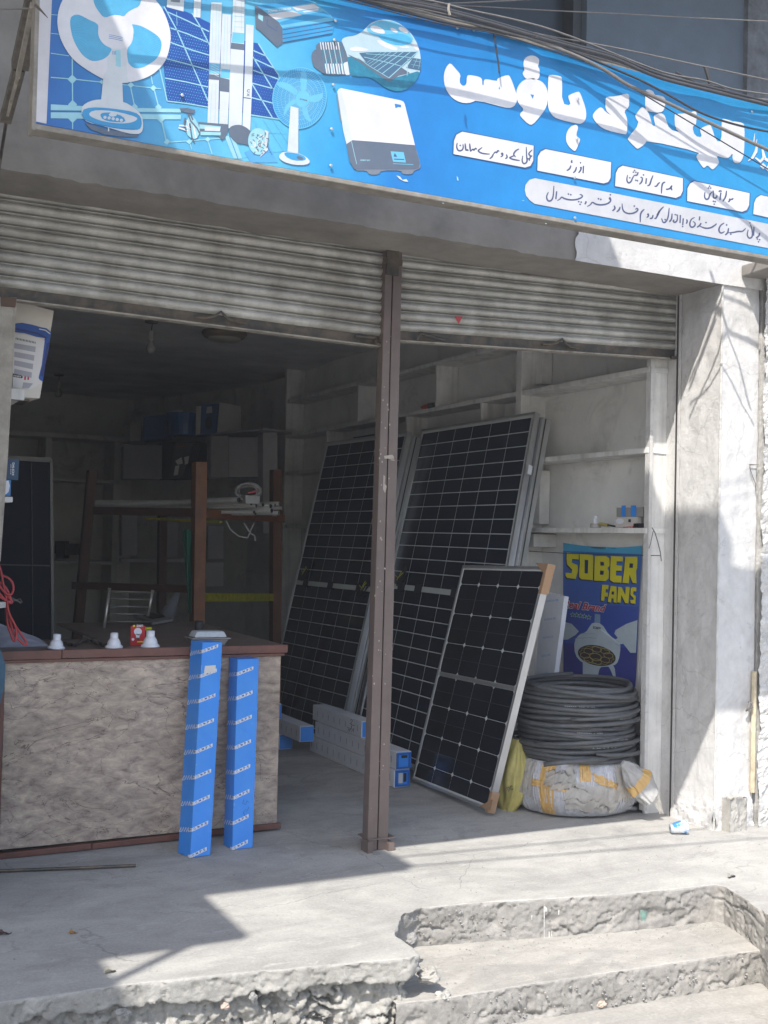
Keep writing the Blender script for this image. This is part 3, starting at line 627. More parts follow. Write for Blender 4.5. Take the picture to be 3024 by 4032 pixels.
t = thing('blue_carton', 'dark blue carton on the shelf above the left tall solar panel', 'box', (3.95, 8.0, 2.0))
mb = MB(); a = atX(1390, 1720, 3.92); b = atX(1475, 1715, 3.92); mb.box(3.92, 4.05, b.y, a.y, 2.0, 2.20); mb.build('carton', mat('deep blue carton', (.02, .06, .16), .5), t)

# ------------------------------------------------------------------ solar panels
def solar_panel(name, label, TL, TR, BL, BR, nx, ny, vmax, cellm, half=False, margin=.02, th=.035, group='solar panels leaning on the right wall', gap=.03, cord=True):
    """TL,TR,BL,BR: cell area corners at v=0 and v=1 (upper half); v runs on to vmax"""
    def P(u, v, off=0.0):
        a = TL.lerp(TR, u); b = BL.lerp(BR, u); return a+(b-a)*v+Nn*off
    Nn = (TR-TL).cross(BL-TL).normalized()
    if Nn.dot(CP-TL) < 0: Nn = -Nn
    Hh = (BL-TL).length; Ww = (TR-TL).length
    base = P(.5, vmax); base.z = 0
    t = thing(name, label, 'solar panel', base, group)
    mu = margin/Ww; mv = margin/Hh; g2 = gap/Hh
    mb = MB(); mb.hexa([P(-mu, -mv, -.004), P(1+mu, -mv, -.004), P(1+mu, vmax+mv, -.004), P(-mu, vmax+mv, -.004)], [P(-mu, -mv, 0), P(1+mu, -mv, 0), P(1+mu, vmax+mv, 0), P(-mu, vmax+mv, 0)]); mb.build('backsheet', m_backsheet, t)
    fw = .012
    def fbar(u0, u1, v0, v1):
        mb = MB(); mb.hexa([P(u0, v0, -th), P(u1, v0, -th), P(u1, v1, -th), P(u0, v1, -th)], [P(u0, v0, .004), P(u1, v0, .004), P(u1, v1, .004), P(u0, v1, .004)]); mb.build('frame_rail', m_alu, t)
    fu = fw/Ww; fv = fw/Hh
    fbar(-mu-fu, -mu+fu*.3, -mv-fv, vmax+mv+fv); fbar(1+mu-fu*.3, 1+mu+fu, -mv-fv, vmax+mv+fv)
    fbar(-mu+fu*.3, 1+mu-fu*.3, -mv-fv, -mv+fv*.3); fbar(-mu+fu*.3, 1+mu-fu*.3, vmax+mv-fv*.3, vmax+mv+fv)
    lw = .0062 if not half else .0026
    rows = []
    if not half:
        for hfi in range(2):
            v0 = 0 if hfi == 0 else 1+g2
            for j in range(ny): rows.append((v0+j/ny, min(vmax, v0+(j+1)/ny), 0))
    else: rows = half
    for (v0, v1, ch) in rows:
        for i in range(nx):
            u0, u1 = i/nx+lw/2/Ww, (i+1)/nx-lw/2/Ww; a0, a1 = v0+lw/2/Hh, v1-lw/2/Hh
            if ch:
                cu = .012/Ww; cv = .012/Hh
                loop = [(u0+cu, a0), (u1-cu, a0), (u1, a0+cv), (u1, a1-cv), (u1-cu, a1), (u0+cu, a1), (u0, a1-cv), (u0, a0+cv)]
                if ch == 2: loop = [(u0, a0), (u1, a0), (u1, a1-cv), (u1-cu, a1), (u0+cu, a1), (u0, a1-cv)]
                if ch == 3: loop = [(u0+cu, a0), (u1-cu, a0), (u1, a0+cv), (u1, a1), (u0, a1), (u0, a0+cv)]
            else: loop = [(u0, a0), (u1, a0), (u1, a1), (u0, a1)]
            mb = MB(); n = len(loop); top = [P(u, v, .0009) for u, v in loop]; bot = [P(u, v, .0) for u, v in loop]
            mb.v = top+bot; mb.f = [list(range(n))]+[[k, k+n, (k+1) % n+n, (k+1) % n] for k in range(n)]; mb.m = [0]*len(mb.f)
            mb.build('solar_cell', cellm, t)
    return t, P
# tall panels: corners measured on the leaning planes
def onplane(x, y, xb, xt, zt=2.15):
    k = (xt-xb)/zt; d = ray(x, y); return CP+d*((xb+k*CAM_H)/(d.x-k*d.z))
TL, TR, BR_, BL_ = [onplane(x, y, 3.24, 3.86) for x, y in ((1667,1707),(2094,1643),(1970,2345),(1533,2320))]
BL_ = TL+(BL_-TL)*.965
pn2, P2 = solar_panel('solar_panel', 'tall solar panel with white grid lines leaning just right of the brown pole', TL, TR, BL_, BR_, 6, 12, 1.0+.975, m_cell)
TL, TR, BR_, BL_ = [onplane(x, y, 3.22, 3.74) for x, y in ((1291,1755),(1594,1716),(1462,2312),(1170,2285))]
pn1, P1 = solar_panel('solar_panel', 'tall solar panel with white grid lines deeper in the shop left of the pole', TL, TR, BL_, BR_, 6, 12, 1.0+.975, m_cell)
def mid_bar(P, t, us):
    mb = MB(); v0, v1 = 1.0, 1.0+.028
    mb.hexa([P(0, v0, .0), P(1, v0, .0), P(1, v1, .0), P(0, v1, .0)], [P(0, v0, .003), P(1, v0, .003), P(1, v1, .003), P(0, v1, .003)]); mb.build('centre_strip', m_backsheet, t)
    for u in us:
        mb = MB(); mb.hexa([P(u-.03, v0-.012, .003), P(u+.03, v0-.012, .003), P(u+.03, v1+.012, .003), P(u-.03, v1+.012, .003)], [P(u-.03, v0-.012, .014), P(u+.03, v0-.012, .014), P(u+.03, v1+.012, .014), P(u-.03, v1+.012, .014)]); mb.build('junction_box', m_black, t, bevel=.002)
def cords(P, t, u, v, n=5, seed=1):
    r = random.Random(seed); mb = MB(); pts = []
    for i in range(22):
        a = i*1.1; pts.append(P(u+.045*math.cos(a)*r.uniform(.6, 1), v+.075*math.sin(a*.9)*r.uniform(.5, 1), .012+.012*r.random()))
    mb.tube(pts, .0035, 5); mb.build('lead_cable', m_black, t)
    mb = MB(); mb.tube([P(u-.05, v+.0, .028), P(u-.01, v+.015, .032), P(u+.03, v-.02, .032)], .003, 5); mb.tube([P(u-.02, v+.03, .03), P(u+.01, v-.03, .03)], .003, 5); mb.build('yellow_tie', mat('yellow tie', (.45, .42, .03), .5), t)
mid_bar(P1, pn1, (.15, .5, .87)); cords(P1, pn1, .13, .93, seed=2); cords(P1, pn1, .95, 1.0, seed=6)
mid_bar(P2, pn2, (.13, .30, .64)); cords(P2, pn2, .12, .95, seed=4)
mb = MB(); c = P2(1.0, .45, -.0); mb.hexa([P2(1.045, .28, -.02), P2(1.052, .28, -.02), P2(1.052, .33, -.02), P2(1.045, .33, -.02)], [P2(1.045, .28, .008), P2(1.052, .28, .008), P2(1.052, .33, .008), P2(1.045, .33, .008)]); mb.build('frame_slot', m_white, pn2)
# deep right flanks of the stacked panels (a second panel right behind each)
for P, nm, lab in ((P2, 'spare_solar_panel', 'second solar panel stacked flat behind the tall one right of the pole'), (P1, 'spare_solar_panel', 'second solar panel stacked flat behind the tall one left of the pole')):
    t = thing(nm, lab, 'solar panel', P(.5, 1.975), 'spare panels behind the tall panels'); t.location.z = 0
    mb = MB(); mb.hexa([P(-.01, -.01, -.10), P(1.045, -.01, -.10), P(1.045, 1.97, -.08), P(-.01, 1.97, -.08)], [P(-.01, -.01, -.040), P(1.045, -.01, -.040), P(1.045, 1.97, -.040), P(-.01, 1.97, -.040)]); mb.build('frame', m_alu, t)
    mb = MB(); mb.hexa([P(1.046, -.005, -.064), P(1.048, -.005, -.064), P(1.048, 1.96, -.062), P(1.046, 1.96, -.062)], [P(1.046, -.005, -.056), P(1.048, -.005, -.056), P(1.048, 1.96, -.056), P(1.046, 1.96, -.056)]); mb.build('frame_groove', m_steel_dk, t)
# small panel in front
TL, TR, BR_, BL_ = Vector((3.335,5.543,1.261)), Vector((3.313,4.701,1.274)), Vector((3.126,4.911,.020)), Vector((3.149,5.753,.012))
hh = (BL_-TL).length; ins = .03
def inset(a, b, c, d): # pull corners in by ~3 cm
    m = (a+b+c+d)/4; return [p+(m-p).normalized()*ins*1.3 for p in (a, b, c, d)]
TL, TR, BR_, BL_ = inset(TL, TR, BR_, BL_)
g = .018; q = (1-g)/7
rows = [(0, q/2, 2)]; v = q/2
for i in range(3): rows.append((v, v+q, 1)); v += q
v += g
for i in range(3): rows.append((v, v+q, 1)); v += q
rows.append((v, v+q/2, 3))
pn3, P3 = solar_panel('solar_panel', 'shorter black solar panel standing in front with brown corner protectors', TL, TR, BL_, BR_, 4, 0, 1.0, m_cell2, half=rows, margin=.012)
mb = MB()
for (v0, v1, ch) in rows:
    if ch == 1:
        vm = (v0+v1)/2; mb.hexa([P3(0, vm-.0006, .0019), P3(1, vm-.0006, .0019), P3(1, vm+.0006, .0019), P3(0, vm+.0006, .0019)], [P3(0, vm-.0006, .0021), P3(1, vm-.0006, .0021), P3(1, vm+.0006, .0021), P3(0, vm+.0006, .0021)])
mb.build('busbar', mat('dim busbar', (.06, .06, .06), .4), pn3)
mb = MB(); v = .5-g/2; mb.hexa([P3(0, .4915, .0), P3(1, .4915, .0), P3(1, .5085, .0), P3(0, .5085, .0)], [P3(0, .4915, .0025), P3(1, .4915, .0025), P3(1, .5085, .0025), P3(0, .5085, .0025)]); mb.build('centre_strip', m_alu, pn3)
m_kraft = mat('brown kraft corner', (.34, .21, .12), .8)
for u0, u1, v0, v1 in ((1.022, 1.043, -.03, .095), (1.024, 1.042, .94, 1.028)):
    mb = MB(); mb.hexa([P3(u0, v0, -.037), P3(u1, v0, -.037), P3(u1, v1, -.037), P3(u0, v1, -.037)], [P3(u0-.01, v0, .008), P3(u1, v0, .008), P3(u1, v1, .008), P3(u0-.01, v1, .008)]); mb.build('corner_protector', m_kraft, pn3)
for uu, vv in ((.955, -.018), (.985, 1.0)):
    s_ = 1 if vv < .5 else -1
    mb = MB(); tri = [(uu-.05, vv-.015*s_), (uu+.085, vv-.015*s_), (uu+.085, vv+.035*s_)]; mb.v = [P3(a, b, .006) for a, b in tri]+[P3(a, b, .009) for a, b in tri]; mb.f = [[0, 1, 2], [3, 4, 5], [0, 1, 4, 3], [1, 2, 5, 4], [2, 0, 3, 5]]; mb.m = [0]*5; mb.build('corner_protector', m_kraft, pn3)
# film wrapped panel behind
t = thing('film_sheet', 'white film wrapped sheet with pale blue lettering behind the short solar panel', 'panel', (3.9, 5.3, 0))
X_ = 3.78
a, b, c, d = atX(2140, 2330, X_), atX(2222, 2350, X_), atX(2150, 2900, X_), atX(2080, 2900, X_); kx = Vector((.03, 0, 0)); a.z += .0
mb = MB(); mb.hexa([d, c, c+kx, d+kx], [a, b, b+kx, a+kx]); mb.hexa([Vector((d.x-.1, d.y+.02, .0)), Vector((c.x-.1, c.y, .0)), Vector((c.x-.07, c.y, 0)), Vector((d.x-.07, d.y+.02, 0))], [d, c, c+kx, d+kx]); mb.build('film', mat('blueish film', (.68, .71, .78), .4, var=.15), t)
pr = Print(lambda x, y, off: atX(x, y, X_-.002-off), .0004)
mi_ = mat('film lettering', lin((120, 165, 215)), .5)
for i in range(6): pr.text('HUNDA RR', (2128-i*5+20, 2372+i*72), (2200-i*11, 2366+i*72), 9, mi_, 1)
pr.build('film_lettering', t)
# yellow sack
t = thing('yellow_sack', 'yellow printed plastic sack squeezed between the short panel and the hose coil', 'sack', (3.3, 5.02, 0))
mb = MB()
def sack(u, v):
    a = u*2*math.pi; z = .36*v; r = .085*math.sin(math.pi*(.06+.80*(1-v)))**.75*(1+.30*noise.noise(Vector((math.cos(a)*3, math.sin(a)*3, z*7)))+.12*noise.noise(Vector((math.cos(a)*9, math.sin(a)*9, z*5))))
    return (3.315+.05*v+r*math.cos(a)*.8, 5.02+r*math.sin(a)*1.3, z)
mb.grid(sack, 60, 40); mb.build('sack_body', m_yel, t, smooth=True)
pr = Print(lambda x, y, off: atY(x, y, 4.915-off), .001); pr.text('SRC', (2000, 3117), (2022, 3108), 18, pk, 1, .02); pr.build('sack_lettering', t)
# ------------------------------------------------------------------ hose coil and wrapped coil under it
CC = Vector((3.69, 4.95, 0))
t = thing('hose_coil', 'coil of black rubber hose stacked on the taped bundle below the poster', 'hose coil', (CC.x, CC.y, .27))
rr = random.Random(11); nturn = 16; pts = []
for i in range(nturn*30+1):
    k = i/30; turn = int(k); a = k*2*math.pi+2.2
    z = .285+.0235*k*.98+.008*math.sin(a*1.0+k*.9)+.005*math.sin(a*2+k*1.3)
    r = .310+.014*math.sin(turn*2.4+1)+.008*math.sin(a*2+turn*1.1)+.004*math.sin(a*5+turn)-(.02 if turn > 14 else 0)-(.02 if turn < 1 else 0)+.008*math.sin(k*.8)
    pts.append((CC.x+r*math.cos(a), CC.y+r*math.sin(a), z))
mb = MB(); mb.tube(pts, .0118, 8); mb.build('outer_turns', m_rubber, t, smooth=True)
pts = []
for i in range(15*24+1):
    k = i/24; a = -k*2*math.pi+1; r = .283+.008*math.sin(k*3.3); pts.append((CC.x+r*math.cos(a), CC.y+r*math.sin(a), .29+.0245*k+.006*math.sin(a*2)))
mb = MB(); mb.tube(pts, .0122, 6); mb.build('inner_turns', m_rubber, t, smooth=True)
mb = MB(); mb.tube([Vector(p) for p in (atY(2140, 3010, 4.66), atY(2230, 3000, 4.60), atY(2340, 2992, 4.60), atY(2430, 2985, 4.70))], .012, 8); mb.build('free_end', m_rubber, t, smooth=True)
mb = MB()
for a0, a1, z0_, z1_ in ((3.3, 5.2, .655, .60), (4.0, 5.9, .50, .545), (3.4, 4.9, .36, .41), (4.4, 6.0, .33, .30)):
    mb.tube([(CC.x+(.326+.008*math.sin(math.pi*i/15))*math.cos(a0+(a1-a0)*i/15), CC.y+(.326+.008*math.sin(math.pi*i/15))*math.sin(a0+(a1-a0)*i/15), z0_+(z1_-z0_)*i/15) for i in range(16)], [.008+.0036*math.sin(math.pi*i/15) for i in range(16)], 8)
mb.build('crossing_turn', m_rubber, t, smooth=True); COL.objects['crossing_turn']['kind'] = 'stuff'
mb = MB()
for zz, a0, a1 in ((.565, 3.9, 4.4), (.545, 4.2, 4.7), (.435, 4.1, 4.5), (.395, 4.6, 5.0), (.36, 4.2, 4.75), (.50, 4.8, 5.1)):
    for i in range(16):
        if rr.random() < .25: continue
        a = a0+(a1-a0)*i/16; b = a+(a1-a0)/16*.6; R_ = .331
        mb.face([(CC.x+R_*math.cos(a), CC.y+R_*math.sin(a), zz), (CC.x+R_*math.cos(b), CC.y+R_*math.sin(b), zz), (CC.x+R_*math.cos(b), CC.y+R_*math.sin(b), zz+.004), (CC.x+R_*math.cos(a), CC.y+R_*math.sin(a), zz+.004)])
mb.build('hose_marking', mat('faded hose print', (.3, .3, .3), .7), t)
t = t_wc = thing('wrapped_coil', 'film wrapped coil bound with orange tape on the floor under the black hose', 'wrapped coil', CC)
def wr(u, v, off=0.0):
    a = u*2*math.pi; z = .012+.262*v; bulge = math.sin(math.pi*min(1, max(0, v*.86+.07)))**.26
    ridge = .006*noise.noise(Vector((math.cos(a)*16, math.sin(a)*16, z*3)))+.010*noise.noise(Vector((math.cos(a)*4, math.sin(a)*4, z*9)))
    sw = .012*math.sin(a*2+1)
    r = .19+.155*bulge+ridge+sw+off
    return (CC.x+r*math.cos(a), CC.y+r*math.sin(a)*1.0, z)
mb = MB(); mb.grid(wr, 240, 30); mb.grid(lambda u, v: (CC.x+(.2+.08*v)*math.cos(u*6.283), CC.y+(.2+.08*v)*math.sin(u*6.283), .272), 40, 2); mb.build('wrapped_body', m_film, t, smooth=True)
def patch(name, m, a0, a1, v0, v1, off=.004, ragged=.0, tilt=0.0, nu=26, nv=14, seed=0):
    mb = MB()
    def f(u, v):
        rg = ragged*noise.noise(Vector((u*5+seed, v*5, seed*.7)))
        a = a0+(a1-a0)*u+rg*.6*(1 if v in (0,) else .6); vv = v0+(v1-v0)*v+tilt*(u-.5)+rg
        x, y, z = wr(a/(2*math.pi), vv, off+.006*noise.noise(Vector((u*9, v*9, seed)))); return (x, y, z)
    mb.grid(f, nu, nv); o = mb.build(name, m, t, smooth=True)
patch('orange_tape', m_orange, 3.55, 3.78, .02, .98, .004, .01, seed=1)
patch('orange_tape', m_orange, 3.3, 4.0, .52, .66, .005, .03, -.05, seed=2)
patch('orange_tape', m_orange, 4.35, 4.85, .58, .74, .005, .03, -.25, seed=3)
patch('orange_tape', m_orange, 4.95, 5.7, .50, .64, .004, .01, .10, seed=4)
patch('orange_tape', m_orange, 4.15, 4.32, .70, 1.0, .004, .02, 0, seed=5)
patch('torn_rag', m_rag, 3.15, 3.45, .35, 1.0, .012, .10, -.1, seed=6)
patch('torn_rag', m_rag, 3.95, 4.75, .12, .62, .012, .16, -.12, seed=7)
patch('torn_rag', m_rag, 3.65, 4.1, .60, .92, .013, .14, .1, seed=8)
patch('torn_rag', m_rag, 4.75, 5.05, .3, .95, .012, .08, 0, seed=9)
mb = MB(); mb.tube([atY(2400, 3160, 4.68), atY(2460, 3178, 4.68), atY(2505, 3184, 4.70)], [.016, .013, .010], 8); mb.build('loose_tail', m_film, t, smooth=True)
mb = MB(); rs = random.Random(8)
for i in range(150):
    a = rs.uniform(3.0, 6.2); v0, v1 = rs.uniform(0, .35), rs.uniform(.6, 1.0); lean = rs.uniform(-.05, .05)
    q = [Vector(wr((a+lean*t_)/(2*math.pi), v0+(v1-v0)*t_, .0045)) for t_ in (0, .25, .5, .75, 1)]
    mb.tube(q, rs.uniform(.0008, .0018), 3, cap=False)
o = mb.build('film_strand', mat('pale film strand', (.62, .62, .65), .4, var=.1), t_wc); o['kind'] = 'stuff'
t = thing('plastic_wrapper', 'crumpled clear plastic wrapper with a strip of orange tape beside the wrapped coil', 'wrapper', (3.95, 4.72, 0))
A0, A1 = [atY(x, y, 4.70) for x, y in ((2452, 3003), (2476, 3120))], None
def bag(u, v):
    p = Vector(atY(2450, 3004, 4.60)).lerp(Vector(atY(2565, 3140, 4.50)), v)
    w = .012+.055*math.sin(math.pi*min(1, v*.75+.02)); a = u*2*math.pi; d = Vector((.66, 0, .75))
    n_ = noise.noise(Vector((math.cos(a)*2.5, math.sin(a)*2.5, v*4)))*.35+noise.noise(Vector((math.cos(a)*7, math.sin(a)*7, v*2)))*.25
    return p+d*(w*1.0*math.cos(a)*(1+n_))+Vector((0, -1, 0))*(w*.55*math.sin(a)*(1+n_))
mb = MB(); mb.grid(bag, 60, 40, lambda u, v: 1 if .46 < v < .66 else 0); mb.build('wrapper_body', [mat('cloudy film', (.46, .45, .43), .4, var=.3, vs=16, bump=1.3, bs=22, alpha=.8), m_orange], t, smooth=True)
def tailf(u, v):
    a = atY(2570, 3110, 4.49); b = atY(2606, 3205, 4.50); p = Vector(a).lerp(Vector(b), v); w = .03*(1-.5*v)
    return p+Vector((w*(u-.5)*2, .01*noise.noise(Vector((u*5, v*5, 2))), 0))
mb = MB(); mb.grid(tailf, 8, 12); mb.build('wrapper_tail', m_rag, t, smooth=True)
# ------------------------------------------------------------------ pump cartons on the floor
mwc = m_blue_print
def long_box(label, x0, x1, y0, y1, z0, z1, front='blue', group='long pump cartons stacked on the floor', yaw=0.0, detail=True):
    t = thing('pump_carton', label, 'carton', ((x0+x1)/2, y0, z0), group)
    mb = MB(); mb.box(x0, x1, y0, y1, z0, z1); o = mb.build('carton_body', mwc, t, bevel=.003)
    mb = MB(); e = .004; mb.box(x0+e, x1-e, y0-.004, y0+.002, z0+e, z1-e); mb.build('blue_end', m_blue, t)
    pr = Print(lambda y, z, off: Vector((x0-.0008-off, y, z)), .0004)
    n = int((y1-y0)/.085)
    for i in range(n):
        yy = y0+.05+i*.085
        pr.poly([(yy, z0+.03), (yy+.008, z0+.03), (yy+.008, z1-.03), (yy, z1-.03)], mat('pale blue grey print', lin((165, 170, 185)), .6), 1)
    o = pr.build('printed_bar', t); o['kind'] = 'stuff'; return t
t = long_box('bottom white pump carton of the nearer stack with open blue end', 2.995, 3.092, 5.68, 6.87, 0, .1)
mb = MB()
for a, b, c, d in ((3.0, 3.012, .006, .094), (3.076, 3.088, .006, .094), (3.012, 3.076, .006, .016), (3.012, 3.076, .084, .094)): mb.box(a, b, 5.668, 5.676, c, d)
mb.build('end_frame', mat('bright blue plastic', lin((25, 95, 175)), .4), t); mb = MB(); mb.box(3.052, 3.068, 5.6725, 5.6765, .03, .078); mb.build('end_slot', m_black, t)
mb = MB(); mb.box(3.02, 3.044, 5.672, 5.676, .024, .08); mb.build('white_sticker', m_card, t)
t = long_box('middle white pump carton of the nearer stack with torn blue end', 2.999, 3.096, 5.67, 6.80, .104, .2)
mb = MB()
for a, b, c, d in ((2.998, 3.010, .107, .194), (3.074, 3.086, .107, .194), (3.010, 3.074, .107, .117), (3.010, 3.074, .184, .194)): mb.box(a, b, 5.658, 5.666, c, d)
mb.build('end_frame', mat('bright blue plastic', lin((25, 95, 175)), .4), t); mb = MB(); mb.box(3.03, 3.066, 5.6625, 5.6665, .165, .18); mb.build('end_slot', m_black, t)
t = long_box('top white pump carton of the nearer stack with handwriting', 3.006, 3.10, 6.13, 6.86, .204, .3)
pr = Print(lambda x, y, off: atX(1100+x*.3617, 2650+y*.3617, 3.004-off), .0004)
pen = mat('pen ink', lin((50, 50, 90)), .6, var=0)
for st in ([(770,515),(790,505),(795,525),(770,550),(790,565),(820,572)], [(740,590),(760,600),(745,630),(775,600),(760,640)], [(790,580),(770,620),(800,610),(785,640)], [(810,600),(805,640)]): pr.stroke(st, 5, pen, 1)
pr.build('handwriting', t)
for lab, y0, z0, dx in (('bottom pump carton of the farther stack behind the counter', 6.97, 0, -.01), ('middle pump carton of the farther stack behind the counter', 6.45+.2, .101, 0.0), ('top pump carton of the farther stack behind the counter', 6.95, .201, -.10)):
    long_box(lab, 2.83+dx, 2.925+dx, y0, y0+1.1, z0, z0+.099)
# ------------------------------------------------------------------ counter
def counter_mat():
    m = bpy.data.materials.new('marbled laminate'); m.use_nodes = True; t = m.node_tree; N = t.nodes; L = t.links; b = N['Principled BSDF']
    b.inputs['Roughness'].default_value = .5; b.inputs['Specular IOR Level'].default_value = .35
    tc = N.new('ShaderNodeTexCoord'); mp = N.new('ShaderNodeMapping'); mp.inputs['Rotation'].default_value = (0, .75, 0); mp.inputs['Scale'].default_value = (1.0, 1, 2.4); L.new(tc.outputs['Object'], mp.inputs[0])
    def nz(sc, det, ro, di): n = N.new('ShaderNodeTexNoise'); n.inputs['Scale'].default_value = sc; n.inputs['Detail'].default_value = det; n.inputs['Roughness'].default_value = ro; n.inputs['Distortion'].default_value = di; L.new(mp.outputs[0], n.inputs['Vector']); return n.outputs['Fac']
    r = N.new('ShaderNodeValToRGB'); r.color_ramp.elements[0].position = .33; r.color_ramp.elements[0].color = (*lin((118, 102, 94)), 1); r.color_ramp.elements[1].position = .68; r.color_ramp.elements[1].color = (*lin((208, 190, 168)), 1)
    e = r.color_ramp.elements.new(.46); e.color = (*lin((162, 146, 134)), 1); e = r.color_ramp.elements.new(.56); e.color = (*lin((184, 167, 150)), 1)
    L.new(nz(11, 14, .75, .5), r.inputs[0])
    v = N.new('ShaderNodeMapRange'); v.inputs[1].default_value = .492; v.inputs[2].default_value = .50; v.inputs[3].default_value = 0; v.inputs[4].default_value = 1
    s2 = nz(1.9, 6, .5, 2.2); ab = N.new('ShaderNodeMath'); ab.operation = 'SUBTRACT'; L.new(s2, ab.inputs[0]); ab.inputs[1].default_value = .5
    a2 = N.new('ShaderNodeMath'); a2.operation = 'ABSOLUTE'; L.new(ab.outputs[0], a2.inputs[0])
    v.inputs[1].default_value = 0; v.inputs[2].default_value = .006; L.new(a2.outputs[0], v.inputs[0])
    x = N.new('ShaderNodeMix'); x.data_type = 'RGBA'; L.new(v.outputs[0], x.inputs[0]); x.inputs[6].default_value = (*lin((95, 82, 74)), 1); L.new(r.outputs[0], x.inputs[7])
    d = N.new('ShaderNodeMapRange'); d.inputs[1].default_value = .40; d.inputs[2].default_value = .62; d.inputs[3].default_value = 1.05; d.inputs[4].default_value = .66; L.new(nz(1.1, 5, .6, .5), d.inputs[0])
    cb = N.new('ShaderNodeCombineColor'); [L.new(d.outputs[0], cb.inputs[i]) for i in range(3)]
    y = N.new('ShaderNodeMix'); y.data_type = 'RGBA'; y.blend_type = 'MULTIPLY'; y.inputs[0].default_value = 1; L.new(x.outputs[2], y.inputs[6]); L.new(cb.outputs[0], y.inputs[7]); L.new(y.outputs[2], b.inputs['Base Color'])
    return m
ct = thing('shop_counter', 'counter with beige marbled front and red brown wooden top edge in the left bay', 'counter', (1.4, 5.06, 0))
ZT = .872
mb = MB(); mb.box(.79, 2.045, 5.06, 5.085, .035, .835); mb.build('front_panel', counter_mat(), ct)
mb = MB(); mb.box(2.02, 2.045, 5.086, 5.55, .02, .835); mb.box(.79, 2.02, 5.53, 5.55, .02, .835); mb.build('carcass', m_wood_red, ct)
mt = mat('worn counter top', (.17, .125, .105), .45, var=.35, vs=9, dirt=.3, coat=.1)
mb = MB(); mb.hexa([(.55, 5.05, ZT-.012), (2.066, 5.05, ZT-.012), (2.08, 5.56, ZT-.012), (.55, 5.56, ZT-.012)], [(.55, 5.05, ZT), (2.066, 5.05, ZT), (2.08, 5.56, ZT), (.55, 5.56, ZT)]); mb.build('counter_top', mt, ct)
mb = MB(); a = atZ(560, 2440, ZT); mb.hexa([(1.30, 5.561, ZT-.013), (2.08, 5.561, ZT-.013), (2.12, 6.6, ZT-.013), (1.30, 6.6, ZT-.013)], [(1.30, 5.561, ZT-.001), (2.08, 5.561, ZT-.001), (2.12, 6.6, ZT-.001), (1.30, 6.6, ZT-.001)]); mb.build('side_top', mt, ct)
mb = MB(); mb.box(1.36, 2.05, 5.6, 5.62, 0, ZT-.014); mb.box(2.04, 2.06, 5.6, 6.6, 0, ZT-.014); mb.build('side_carcass', m_wood_red, ct)
mb = MB(); mb.box(.60, 1.02, 5.040, 5.052, ZT-.036, ZT+.002); mb.build('edge_strip', m_wood_red, ct, bevel=.002)
mb = MB(); mb.box(1.022, 2.072, 5.038, 5.050, ZT-.034, ZT+.003); mb.build('edge_strip', m_wood_red, ct, bevel=.002)
mb = MB(); mb.box(.60, 2.06, 5.046, 5.060, ZT-.050, ZT-.037); mb.build('edge_strip', m_wood_red, ct, bevel=.002)
mb = MB(); mb.hexa([(.6, 5.035, -.002), (1.17, 5.03, .006), (1.17, 5.059, .006), (.6, 5.059, -.002)], [(.6, 5.035, .022), (1.17, 5.03, .030), (1.17, 5.059, .030), (.6, 5.059, .022)]); mb.build('skirting', m_wood_red, ct, bevel=.002)
mb = MB(); mb.hexa([(1.175, 5.036, .004), (2.06, 5.04, .012), (2.06, 5.059, .012), (1.175, 5.059, .004)], [(1.175, 5.036, .028), (2.06, 5.04, .036), (2.06, 5.059, .036), (1.175, 5.059, .028)]); mb.build('skirting', m_wood_red, ct, bevel=.002)
mb = MB(); mb.box(.70, .788, 5.058, 5.09, 0, .83); mb.build('side_stile', m_wood_red, ct)
# loose rod on the floor in front of the counter
t = thing('iron_rod', 'thin dark iron rod lying on the pavement in front of the counter', 'rod', atZ(300, 3412))
mb = MB(); mb.tube([atZ(-80, 3432, .008), atZ(250, 3420, .008), atZ(535, 3408, .008)], .007, 8); mb.build('rod', m_steel_dk, t)
# ---------------- bulb holders and small goods on the counter
def holder(x, y, s, label, tilt=(0, 0, 1)):
    c = atZ(x, y, ZT+.001); c.y = max(c.y, 5.09); t = thing('bulb_holder', label, 'bulb holder', c, 'white bulb holders on the counter edge')
    mb = MB(); mb.lathe(c, [(0, 0), (.046*s, 0), (.047*s, .007*s), (.044*s, .012*s), (.036*s, .018*s), (.035*s, .026*s), (.030*s, .040*s), (.023*s, .050*s), (.021*s, .052*s)], 28, ax=tilt); mb.build('base', m_white, t, smooth=True)
    mb = MB(); mb.lathe(c, [(.0205*s, .050*s), (.0205*s, .080*s), (.018*s, .081*s), (.017*s, .070*s), (0, .070*s)], 24, ax=tilt); mb.build('socket', m_white, t, smooth=True)
holder(221, 2555, .80, 'conical white bulb holder standing alone at the left end of the counter', (.05, 0, 1))
holder(460, 2556, .84, 'stepped white bulb holder with its base left of the red bulb carton')
holder(602, 2552, .92, 'wide white bulb holder right of the red bulb carton on the counter')
t = thing('bulb_box', 'small red carton with a white light bulb picture on the counter', 'box', atZ(545, 2535, ZT))
a = atZ(515, 2533, ZT+.001); b_ = atZ(570, 2533, ZT+.001); a.y = b_.y = 5.20
a = atY(514, 2530, 5.20); b_ = atY(570, 2530, 5.20); a.z = b_.z = ZT+.001; hz = .087; bk = Vector((.012, .055, 0))
mb = MB(); mb.hexa([a, b_, b_+bk, a+bk], [a+Vector((0, 0, hz)), b_+Vector((0, 0, hz)), b_+bk+Vector((0, 0, hz)), a+bk+Vector((0, 0, hz))]); mb.build('carton', mat('red carton', lin((185, 30, 38)), .45), t)
pr = Print(lambda x, y, off: atY(x*.4822, 1800+y*.4822, 5.1985-off), .0005)
